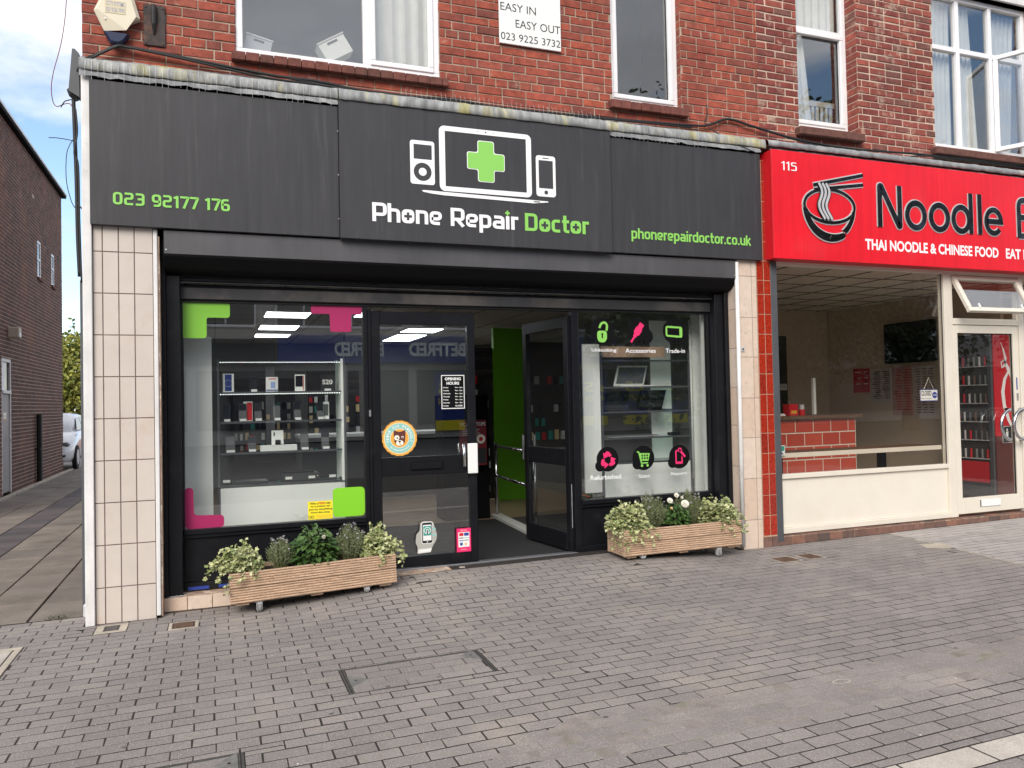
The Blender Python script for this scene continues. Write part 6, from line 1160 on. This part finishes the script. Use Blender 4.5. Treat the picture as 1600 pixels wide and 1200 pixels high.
# ------------------------------------------------------------------ planters
def planter(X0, X1, Y0, Y1, Zb, Zt, tilt, label, ground):
    cx, cy = (X0 + X1) / 2, (Y0 + Y1) / 2; t = thing('planter', (cx, cy, Zb), label, 'planter', 'wooden planters on castors outside the phone shop'); hb = (Zt - Zb) / 2
    def prof(z0, z1, o, s):   # grooved face at o, body thickness s (signed)
        n = 6; p = [(o + s, z0), (o + s, z1)]; st_ = (z1 - z0) / n; out = []
        for k in range(n):
            za = z1 - k * st_; out += [(o + .002 * (1 if s > 0 else -1), za - .0006), (o, za - .003), (o, za - st_ * .52), (o + .0085 * (1 if s > 0 else -1), za - st_ * .62), (o + .0085 * (1 if s > 0 else -1), za - st_ * .93)]
        return p + out if s > 0 else p + out
    for k in range(2):
        za, zb = Zb + k * hb + .0015, Zb + (k + 1) * hb - .0015
        MB().prism(prof(za, zb, Y0, .022), 'x', X0, X1).build('board', M['wood'], t); MB().prism(prof(za, zb, Y1, -.022), 'x', X0, X1).build('board', M['wood'], t)
        MB().prism(prof(za, zb, X0 + .001, .020), 'y', Y0 + .0225, Y1 - .0225).build('board', M['wood'], t); MB().prism(prof(za, zb, X1 - .001, -.020), 'y', Y0 + .0225, Y1 - .0225).build('board', M['wood'], t)
    part('soil', M['soil'], t, (X0 + .024, X1 - .024, Y0 + .024, Y1 - .024, Zb + .01, Zt - .03), c=0)
    for x in (X0 + .04, cx - .04, X1 - .13): part('cross_batten', M['wood'], t, (x, x + .09, Y0 + .03, Y1 - .03, Zb - .018, Zb - .0005))
    for x in (X0 + .20, X1 - .23):
        for y in (Y0 + .05, Y1 - .05):
            zg = ground(x, y); b = MB(); zt = Zb - .001 + 0; 
            c_ = MB(); c_.cbox(x - .03, x + .03, y - .025, y + .025, zt - .006, zt, c=.001); c_.cbox(x - .020, x - .016, y - .028, y + .012, zg + .018, zt - .007, c=.001); c_.cbox(x + .016, x + .020, y - .028, y + .012, zg + .018, zt - .007, c=.001); c_.cbox(x - .0155, x + .0155, y - .022, y + .010, zt - .022, zt - .0065, c=.001)
            k_ = c_.build('castor', M['zinc'], t); r_ = min(.036, (zt - zg - .01) / 2.2); MB().tube([(x - .012, y - .006, zg + r_ + .001), (x + .012, y - .006, zg + r_ + .001)], r_, 18).build('wheel', M['midgrey'], k_, smooth=False)
    for x in (X0 + .03, cx, X1 - .03):
        for k in range(2): MB().cyl((x, Y0 - .001, Zb + hb * (k + .6)), .0035, 'y', .002, 8).build('screw', M['zinc'], t)
    t.rotation_euler = (0, -tilt, 0); return t
planter(.097, 1.322, -.22, .10, .110, .336, .034, 'left grooved wooden planter on castors with one white flower bud', lambda x, y: gz(x, y) - .034 * (x - .71))
planter(3.308, 4.530, -.27, .05, .158, .390, .004, 'right grooved wooden planter on castors with several white flowers', lambda x, y: gz(x, y))
IVY = [(0, 0), (.28, -.08), (.62, .05), (.50, .30), (.75, .55), (.38, .62), (0, 1.05), (-.38, .62), (-.75, .55), (-.50, .30), (-.62, .05), (-.28, -.08)]
OVL = [(0, 0), (.28, .25), (.33, .55), (.16, .85), (0, 1.05), (-.16, .85), (-.33, .55), (-.28, .25)]
def leaf_at(b, p, d, nrm, s, shape, fold=.15):
    d = d.normalized(); u = d.cross(nrm)
    if u.length < 1e-4: u = d.orthogonal()
    u.normalize(); w_ = u.cross(d); k = len(b.v); n = len(shape)
    for q in shape: b.v.append(tuple(p + (u * q[0] + d * q[1] + w_ * (abs(q[0]) * fold * 2 - q[1] * q[1] * .18)) * s))
    h_ = n // 2; b.f.append(tuple(k + i for i in range(0, h_ + 1))); b.f.append((k,) + tuple(k + i for i in range(h_, n)))
def rv(): return Vector((random.gauss(0, 1), random.gauss(0, 1), random.gauss(0, 1))).normalized()
def ivy(base, rxz, trails, n, label, s=.0275):
    t = thing('ivy_plant', base, label, 'ivy', 'variegated ivy plants in the planters'); lb, sb = MB(), MB(); bx = Vector(base)
    for k in range(n):
        v = rv(); r_ = random.random() ** .45; p = bx + Vector((v.x * rxz[0] * r_, v.y * rxz[1] * r_, abs(v.z) * rxz[2] * r_ * (1 + .25 * math.sin(v.x * 5 + v.y * 7)) + .0)); leaf_at(lb, p, Vector((v.x, v.y - .3, random.uniform(-.6, .5))), Vector((v.x * .6, v.y * .6 - .4, .9)) + rv() * .5, s * random.uniform(.5, 1.25), IVY)
    for (dx, dy, dz, m_, up) in trails:
        P = []; p = bx + Vector((dx * .3, dy * .3, rxz[2] * .4)); tgt = bx + Vector((dx, dy, dz)); 
        for i in range(m_ + 1):
            u = i / m_; q = p.lerp(tgt, u) + Vector((0, 0, up * math.sin(u * math.pi))) + rv() * .008; P.append(q)
            for _ in range(3): leaf_at(lb, q + rv() * .018, rv() + Vector((0, -.3, -.3)), Vector((0, -.5, .8)) + rv() * .6, s * random.uniform(.5, 1.1), IVY)
        sb.tube(P, .0018, 5)
    for _ in range(26): a = rv(); sb.tube([bx + Vector((0, 0, -.03)), bx + Vector((a.x * rxz[0] * .5, a.y * rxz[1] * .5, abs(a.z) * rxz[2] * .5)), bx + Vector((a.x * rxz[0] * .9, a.y * rxz[1] * .9, abs(a.z) * rxz[2] * .85))], .0018, 5)
    lb.build('leaves', M['ivy'], t, kind='stuff'); sb.build('stems', M['stem'], t)
def lavender(base, rad, hh, n, label):
    t = thing('lavender_plant', base, label, 'lavender', 'grey green lavender plants in the planters'); lb, sb, fb = MB(), MB(), MB(); bx = Vector(base)
    for k in range(n):
        a = random.uniform(0, 6.283); r_ = random.random() ** .6; tip = bx + Vector((math.cos(a) * rad * r_ * 1.1, math.sin(a) * rad * r_ * .9, hh * (1 - .45 * r_ * r_) * random.uniform(.7, 1.05))); b0 = bx + Vector((math.cos(a) * rad * r_ * .5, math.sin(a) * rad * r_ * .5, -.02)); mid = b0.lerp(tip, .5) + Vector((math.cos(a) * .012, math.sin(a) * .012, 0)); sb.tube([b0, mid, tip], [.0016, .0014, .001], 4, caps=False)
        for i in range(16):
            u = .25 + .75 * i / 15; q = b0.lerp(mid, u * 2) if u < .5 else mid.lerp(tip, u * 2 - 1); d = rv(); d.z = abs(d.z) * .9 + .35; l = .024 * random.uniform(.6, 1.15); d.normalize(); s_ = d.orthogonal().normalized() * .0019; kk = len(lb.v); lb.v += [tuple(q - s_), tuple(q + s_), tuple(q + d * l * .6 + s_ * .9), tuple(q + d * l)]; lb.f.append((kk, kk + 1, kk + 2, kk + 3))
        if k % 9 == 0:
            q = tip + Vector((0, 0, .03)); sb.tube([tip, q], .001, 4)
            for _ in range(7): leaf_at(fb, q + rv() * .005, rv(), rv(), .009, OVL)
    lb.build('leaves', M['lav'], t, kind='stuff'); sb.build('stems', M['stem'], t); fb.build('flower_heads', mat('pale_mauve_petal', (.45, .42, .46), .7) if 'pale_mauve_petal' not in D.materials else D.materials['pale_mauve_petal'], t, kind='stuff')
def shrub(base, rad, hh, n, label, s=.055, name='leafy_plant', cat='plant'):
    t = thing(name, base, label, cat); lb, sb = MB(), MB(); bx = Vector(base)
    for k in range(n):
        v = rv(); r_ = random.random() ** .35; p = bx + Vector((v.x * rad * r_, v.y * rad * .8 * r_, abs(v.z) * hh * r_)); leaf_at(lb, p, Vector((v.x, v.y - .2, random.uniform(-.5, .5))), Vector((v.x * .4, v.y * .4 - .3, 1)) + rv() * .35, s * random.uniform(.6, 1.2), OVL)
    for _ in range(16): a = rv(); sb.tube([bx + Vector((0, 0, -.03)), bx + Vector((a.x * rad * .4, a.y * rad * .4, hh * .5)), bx + Vector((a.x * rad * .8, a.y * rad * .7, hh * .8 * abs(a.z)))], .003, 5)
    lb.build('leaves', M['leaf'], t, kind='stuff'); sb.build('stems', M['stem'], t); return t
def flower(t, p, r_, m='petal', rings=4, open_=1.0):
    p = Vector(p); ax = Vector((-.2, -.8, .55)).normalized(); u = ax.orthogonal().normalized(); v = ax.cross(u); b = MB()
    for k in range(rings):
        n = 7 + k * 2
        for i in range(n):
            a = 6.283 * (i + .5 * (k % 2)) / n; d = (u * math.cos(a) + v * math.sin(a)) * open_ + ax * (1.3 - k * .33); leaf_at(b, p + ax * (.002 * (rings - k)), d, ax - d * .3, r_ * (.55 + .14 * k), OVL, .3)
    b.build('flower', M[m], t); MB().tube([p, p + Vector((0, .03, -.10))], .002, 5).build('flower_stalk', M['leaf'], t)
zA = .318
ivy((.17, -.09, zA), (.155, .13, .17), [(-.22, -.04, .05, 9, .04), (-.24, .0, -.04, 9, .05), (-.16, -.09, -.07, 8, .03), (-.10, -.165, -.12, 8, .03), (.0, -.17, -.07, 6, .03), (.10, -.165, -.03, 6, .02), (.03, .02, .22, 5, .0), (-.12, .02, .14, 5, .02)], 900, 'variegated ivy trailing over the left end of the left planter')
lavender((.46, -.09, zA + .01), .10, .20, 150, 'low lavender between the ivy and the dark leafy plant in the left planter')
t = shrub((.71, -.06, zA + .01), .175, .275, 420, 'dark green broad leaved plant in the middle of the left planter', s=.060); flower(t, (.775, -.155, .515), .026, 'petal', 3, .5)
lavender((.99, -.06, zA + .02), .115, .25, 170, 'taller flowering lavender right of the dark leafy plant in the left planter')
ivy((1.20, -.09, zA + .02), (.13, .13, .20), [(.17, -.12, .00, 8, .04), (.19, -.05, .05, 8, .05), (.16, -.15, -.06, 8, .03), (.0, -.165, -.03, 6, .03), (-.06, -.02, .24, 5, .0), (.20, -.02, -.02, 8, .04)], 900, 'variegated ivy spilling over the right end of the left planter')
zB = .375
ivy((3.42, -.13, zB), (.20, .16, .21), [(-.19, -.08, -.02, 9, .05), (-.17, -.16, -.10, 9, .04), (-.12, -.19, -.16, 9, .03), (-.04, -.20, -.10, 9, .03), (-.18, -.05, -.14, 9, .04), (.05, -.19, -.10, 8, .04), (.20, -.19, -.05, 8, .04), (.15, -.20, -.12, 8, .04), (.0, -.19, -.04, 6, .03), (-.20, .03, .10, 7, .03)], 1300, 'variegated ivy spilling over the left end of the right planter')
lavender((3.70, -.06, zB), .15, .29, 210, 'lavender left of the white flowers in the right planter')
t = shrub((3.92, -.13, zB), .125, .19, 330, 'white dahlia with bright flowers in the middle of the right planter', s=.05, name='dahlia_plant', cat='dahlia')
flower(t, (3.815, -.20, .605), .029, 'petal', 4, .8); flower(t, (3.955, -.23, .575), .034, 'petal', 5, .9); flower(t, (3.915, -.15, .640), .025, 'petal', 4, .6); flower(t, (3.80, -.24, .54), .022, 'petaly', 3, .5); flower(t, (4.045, -.2, .54), .018, 'bud', 2, .4); flower(t, (3.99, -.12, .61), .022, 'petal', 3, .5)
lavender((4.10, -.06, zB), .14, .30, 190, 'lavender right of the white flowers in the right planter')
ivy((4.36, -.12, zB), (.20, .16, .20), [(.24, -.08, .02, 9, .05), (.25, -.14, -.05, 9, .05), (.18, -.19, -.09, 8, .04), (.05, -.20, -.10, 8, .03), (-.05, -.19, -.05, 6, .03), (-.10, .03, .20, 5, .0), (.16, .02, .18, 6, .02)], 1200, 'variegated ivy spilling over the right end of the right planter')

# ------------------------------------------------------------------ alley building, car, tree
ab = thing('alley_building', (-3.6, 12, 0), 'long brown brick building with small windows along the alley at left', 'building')
WX = -3.6; ops = [(13.52, 13.92, 4.47, 5.32), (15.12, 15.50, 4.52, 5.31), (10.33, 11.08, -.1, 2.53)]
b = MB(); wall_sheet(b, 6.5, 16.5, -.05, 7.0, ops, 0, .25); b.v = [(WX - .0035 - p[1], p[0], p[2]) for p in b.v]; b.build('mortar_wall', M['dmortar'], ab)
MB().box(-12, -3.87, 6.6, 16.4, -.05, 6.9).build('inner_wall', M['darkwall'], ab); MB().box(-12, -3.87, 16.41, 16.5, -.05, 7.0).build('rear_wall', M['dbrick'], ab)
items = []; z = 0; r_ = 0
while z < 6.98:
    y = 6.5 - (.1125 if r_ % 2 else 0)
    while y < 16.5:
        segs = [(max(y + .005, 6.5), min(y + .220, 16.5))]
        for o in ops:
            if o[2] < z + .037 < o[3]: segs = [(a, c_) for a, c_ in [(segs[0][0], min(segs[0][1], o[0])), (max(segs[0][0], o[1]), segs[0][1])] if c_ - a > .02] if segs else []
        for a, c_ in segs: items.append((a, c_, z + .005, z + .070))
        y += .225
    z += .075; r_ += 1
def lface(b, a, c_, z0, z1):
    x = WX + random.gauss(0, .001); vs = [(x - .02, a, z0), (x - .02, c_, z0), (x - .02, c_, z1), (x - .02, a, z1), (x, a + .002, z0 + .002), (x, c_ - .002, z0 + .002), (x, c_ - .002, z1 - .002), (x, a + .002, z1 - .002)]
    b.add(vs, [(4, 5, 6, 7)] + [(i, (i + 1) % 4, 4 + (i + 1) % 4, 4 + i) for i in range(4)])
items.sort(key=lambda q: (0 if vis((WX, q[0], q[2]), 0) else 1, q[0])); rest = MB()
for i, q in enumerate(items):
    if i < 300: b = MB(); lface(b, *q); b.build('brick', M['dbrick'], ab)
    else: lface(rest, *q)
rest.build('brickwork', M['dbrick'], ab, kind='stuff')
part('coping', M['blk'], ab, (-3.90, -3.50, 6.5, 16.6, 7.0, 7.10)); part('coping_edge', M['trim'], ab, (-3.4995, -3.485, 6.5, 16.6, 7.055, 7.105))
for o in ops[:2]:
    f = part('window_frame', M['whiteframe'], ab, (-3.632, -3.608, o[0], o[0] + .05, o[2] + .03, o[3]), (-3.632, -3.608, o[1] - .05, o[1], o[2] + .03, o[3]), (-3.632, -3.608, o[0] + .051, o[1] - .051, o[2] + .03, o[2] + .08), (-3.632, -3.608, o[0] + .051, o[1] - .051, o[3] - .05, o[3]), (-3.632, -3.608, o[0] + .051, o[1] - .051, o[2] + .42, o[2] + .46))
    part('pane', M['cardark'], f, (-3.628, -3.622, o[0] + .051, o[1] - .051, o[2] + .081, o[3] - .051), c=0); part('sill', M['sillstone'], f, (-3.74, -3.56, o[0] - .04, o[1] + .04, o[2] - .035, o[2] + .028))
dg = part('door', M['doorgrey'], ab, (-3.66, -3.63, 10.40, 11.01, .03, 1.86)); part('door_frame', M['trim'], dg, (-3.68, -3.61, 10.335, 10.398, .0, 2.52), (-3.68, -3.61, 11.012, 11.075, .0, 2.52), (-3.68, -3.61, 10.399, 11.011, 2.46, 2.52), (-3.68, -3.59, 10.399, 11.011, 1.87, 1.93)); part('top_light', M['offwhite'], dg, (-3.66, -3.64, 10.40, 10.70, 1.931, 2.459), c=0); part('top_light', M['cardark'], dg, (-3.66, -3.64, 10.701, 11.01, 1.931, 2.459), c=0); MB().tube([(-3.6, 10.86, .95), (-3.57, 10.86, 1.0), (-3.6, 10.86, 1.08)], .012, 8).build('handle', M['zinc'], dg); part('door_notice', M['greyscreen'], dg, (-3.6295, -3.6285, 10.55, 10.80, 1.35, 1.52), c=0)
b = MB(); b.box(-3.6284, -3.6280, 10.57, 10.78, 1.47, 1.50); b.box(-3.6284, -3.6280, 10.59, 10.76, 1.41, 1.44); b.build('notice_print', M['offwhite'], dg)
o = part('flood_light', M['greybox'], None, (-3.62, -3.42, 10.82, 11.02, 2.93, 3.13), c=.015); tag(o, 'beige box shaped light on the alley wall above the grey door', 'wall light'); part('lens', M['offwhite'], o, (-3.4195, -3.417, 10.84, 11.00, 2.95, 3.03), c=0)
o = tag(MB().tube([(-3.53, 13.2, .0), (-3.53, 13.2, 1.47)], .055, 12).build('drain_pipe', M['cable'], None), 'short black pipe standing against the alley wall', 'pipe'); part('bracket', M['cable'], o, (-3.605, -3.50, 13.12, 13.28, .7, .74))
for y, z in ((14.35, 5.35), (15.95, 5.28)): part('air_vent', M['darkwall'], ab, (-3.601, -3.595, y, y + .14, z, z + .12), c=0)
# car
car = thing('parked_car', (-4.25, 18.3, 0), 'white hatchback parked at the far end of the alley', 'car')
def carloft(st_, name, m, par, smooth=True):
    b = MB(); n = None
    for y, prof in st_:
        pts = [(x, z) for x, z in prof] + [(-x, z) for x, z in prof[::-1]]; n = len(pts)
        for x, z in pts: b.v.append((-4.25 + x, y, z))
    for i in range(len(st_) - 1):
        for k in range(n): b.f.append((i * n + k, i * n + (k + 1) % n, (i + 1) * n + (k + 1) % n, (i + 1) * n + k))
    b.f.append(tuple(range(n))[::-1]); b.f.append(tuple((len(st_) - 1) * n + k for k in range(n))); return b.build(name, m, par, smooth=smooth)
Yc = 16.35
def cs(wm, zl, zs, zt, wt): return [(wm * .90, zl), (wm * .98, zl + .12), (wm, (zl + zs) / 2), (wm * .985, zs), (wt, zt)]
carloft([(Yc, cs(.62, .30, .55, .62, .5)), (Yc + .08, cs(.76, .22, .62, .72, .62)), (Yc + .35, cs(.86, .20, .76, .84, .72)), (Yc + .9, cs(.88, .20, .88, .96, .74)), (Yc + 1.15, cs(.88, .20, .92, 1.0, .74)), (Yc + 3.4, cs(.88, .20, .95, 1.03, .74)), (Yc + 3.95, cs(.85, .25, .95, 1.0, .70)), (Yc + 4.08, cs(.76, .35, .85, .9, .6))], 'body', M['carwhite'], car)
carloft([(Yc + 1.0, [(.74, .96), (.72, .98), (.70, .99)]), (Yc + 1.72, [(.78, .99), (.66, 1.36), (.52, 1.42)]), (Yc + 2.4, [(.78, 1.0), (.66, 1.42), (.50, 1.47)]), (Yc + 3.3, [(.78, 1.0), (.64, 1.38), (.48, 1.43)]), (Yc + 3.9, [(.72, 1.0), (.66, 1.05), (.5, 1.06)])], 'cabin', M['carwhite'], car)
ws = MB(); ws.v = [(-4.25 - .66, Yc + 1.06, 1.0), (-4.25 + .66, Yc + 1.06, 1.0), (-4.25 + .57, Yc + 1.66, 1.36), (-4.25 - .57, Yc + 1.66, 1.36)]; ws.f = [(0, 1, 2, 3)]; ws.build('windscreen', M['cardark'], car)
for s_ in (1, -1):
    b = MB(); q = lambda y, z: (-4.25 + s_ * (.795 - (z - 1.0) * .33 + .012), Yc + y, z)
    b.v = [q(1.25, 1.01), q(2.25, 1.02), q(2.25, 1.36), q(1.75, 1.33)]; b.f = [(0, 1, 2, 3)]; b.build('side_window', M['cardark'], car)
    b = MB(); b.v = [q(2.32, 1.02), q(3.2, 1.04), q(3.1, 1.32), q(2.32, 1.36)]; b.f = [(0, 1, 2, 3)]; b.build('side_window', M['cardark'], car)
    part('mirror', M['carwhite'], car, tuple(sorted((-4.25 + s_ * .90, -4.25 + s_ * 1.05))) + (Yc + 1.18, Yc + 1.30, .98, 1.10), c=.03)
    part('headlight', M['greyscreen'], car, tuple(sorted((-4.25 + s_ * .50, -4.25 + s_ * .80))) + (Yc + .04, Yc + .30, .60, .72), c=.05); part('fog_light', M['dgrey'], car, tuple(sorted((-4.25 + s_ * .55, -4.25 + s_ * .72))) + (Yc + .02, Yc + .10, .34, .42), c=.03)
    for y in (.72, 3.25):
        x = -4.25 + s_ * .80; wl = MB().tube([(x, Yc + y, .31), (x + s_ * .10, Yc + y, .31)], .31, 24).build('tyre', M['tyre'], car); MB().tube([(x + s_ * .1005, Yc + y, .31), (x + s_ * .108, Yc + y, .31)], .20, 20).build('rim', M['zinc'], wl)
part('bumper_grille', M['dgrey'], car, (-4.65, -3.85, Yc - .012, Yc + .05, .33, .46), c=.01); part('number_plate', M['white'], car, (-4.50, -4.0, Yc - .022, Yc - .013, .48, .57), c=0)
def tree(x, y, h0, R_, rz, n, leaf, label, ls, seedv, wisp=0, name='broadleaf_tree'):
    random.seed(seedv); t = thing(name, (x, y, 0), label, 'tree'); b = MB(); lb = MB(); b.tube([(x, y, -.05), (x + .05, y, h0 * .6), (x, y, h0 + rz)], [R_ * .07, R_ * .05, R_ * .02], 8)
    cl = []
    for k in range(26): v = rv(); c_ = Vector((x + v.x * R_ * .75, y + v.y * R_ * .75, h0 + rz + v.z * rz * .8)); cl.append(c_); b.tube([(x, y, h0 * .8 + random.random() * rz * .5), tuple(Vector((x, y, h0 + rz * .5)).lerp(c_, .5) + rv() * .1), tuple(c_)], [R_ * .02, R_ * .013, R_ * .004], 5)
    for k in range(n): c_ = random.choice(cl); v = rv() * (random.random() ** .5) * R_ * .42; leaf_at(lb, c_ + v, rv(), rv() + Vector((0, 0, .6)), ls * random.uniform(.6, 1.3), OVL)
    for k in range(wisp): a = Vector((x + random.uniform(-.9, .9) * R_, y, h0 + rz * 1.5)); e = a + Vector((random.uniform(-.2, .3), 0, random.uniform(.8, 1.9))); b.tube([a, a.lerp(e, .5) + rv() * .1, e], .012, 4); [leaf_at(lb, a.lerp(e, random.random()) + rv() * .12, rv(), rv(), ls, OVL) for _ in range(12)]
    b.build('trunk', M['bark'], t); lb.build('crown', M[leaf], t, kind='stuff')
tree(-5.6, 31, .9, 2.2, 1.75, 9000, 'treeleaf', 'yellow green tree beyond the parked car', .17, 5, wisp=16)
tree(-9.5, 38, 1.2, 2.6, 2.2, 5000, 'treeleaf', 'second yellow green tree far behind the alley', .2, 15)
o = part('garden_wall', mat('orange_brick', (.36, .15, .08), .9, var=.2), None, (-14, 2, 27, 27.25, -.05, 1.35), c=.01); tag(o, 'low orange brick wall behind the parked car', 'wall')
# other side of the street: seen only as reflections in the glass
op = thing('opposite_parade', (8, -27, 0), 'pale rendered parade across the street mirrored in the shop windows', 'building')
b = MB().box(-14, 62, -36, -27, 0, 9.5); b.build('wall', M['render'], op); b = MB(); 
for k in range(24):
    for j in range(2): x = -13 + k * 3.1; b = MB().box(x, x + 2.2, -27.0, -26.96, 4.9 + j * 2.3, 6.4 + j * 2.3); f = b.build('window', M['renderd'], op); part('window_frame', M['whiteframe'], f, (x - .06, x, -26.99, -26.93, 4.85 + j * 2.3, 6.45 + j * 2.3), (x + 2.2, x + 2.26, -26.99, -26.93, 4.85 + j * 2.3, 6.45 + j * 2.3), (x + 1.05, x + 1.12, -26.955, -26.93, 4.9 + j * 2.3, 6.4 + j * 2.3), (x, x + 2.2, -26.99, -26.93, 4.8 + j * 2.3, 4.9 + j * 2.3), c=0)
part('fascia', M['navy'], op, (2.5, 21, -26.99, -26.7, 3.3, 4.5), c=0); part('fascia', M['dgrey'], op, (-14, 2.4, -26.99, -26.7, 3.2, 4.3), c=0); part('shop_glass', M['renderd'], op, (-13, 60, -26.99, -26.9, .6, 3.0), c=0)
for a, c_ in ((4.8, 6.9), (8.0, 10.6), (16.4, 19.2)): text('BETFRED', -c_, -a, 3.60, 4.20, 26.69, M['white'], parent=op, bold=.04, rot=lambda p: Vector((-p.x, -p.y, p.z)))
for x in range(-13, 24, 3): part('pilaster', M['render'], op, (x, x + .35, -26.99, -26.8, 0, 3.19), c=0)
for x in (9.2, 16.4, 18.6, 20.9):
    part('window_poster', M['navy'], op, (x, x + 1.35, -26.89, -26.87, .3, 2.9), c=0); part('window_poster', M['yellow'], op, (x, x + 1.35, -26.869, -26.86, .3, .75), c=0)
    for s_, z_, h_ in (('\u00a35', 1.9, .5), ('MILLION', 1.45, .3)): text(s_, -(x + 1.2), -(x + .15), z_, z_ + h_, 26.865, M['yellow'], parent=op, bold=.03, rot=lambda p: Vector((-p.x, -p.y, p.z)))
tree(17.5, -18, 1.4, 6.2, 5.2, 21000, 'treedark', 'dark leafy street tree across the road mirrored in the restaurant window', .24, 9)
tree(28, -19, 2.5, 5.5, 4.2, 12000, 'treedark', 'taller dark street tree further along the road mirrored in the restaurant window', .22, 10)
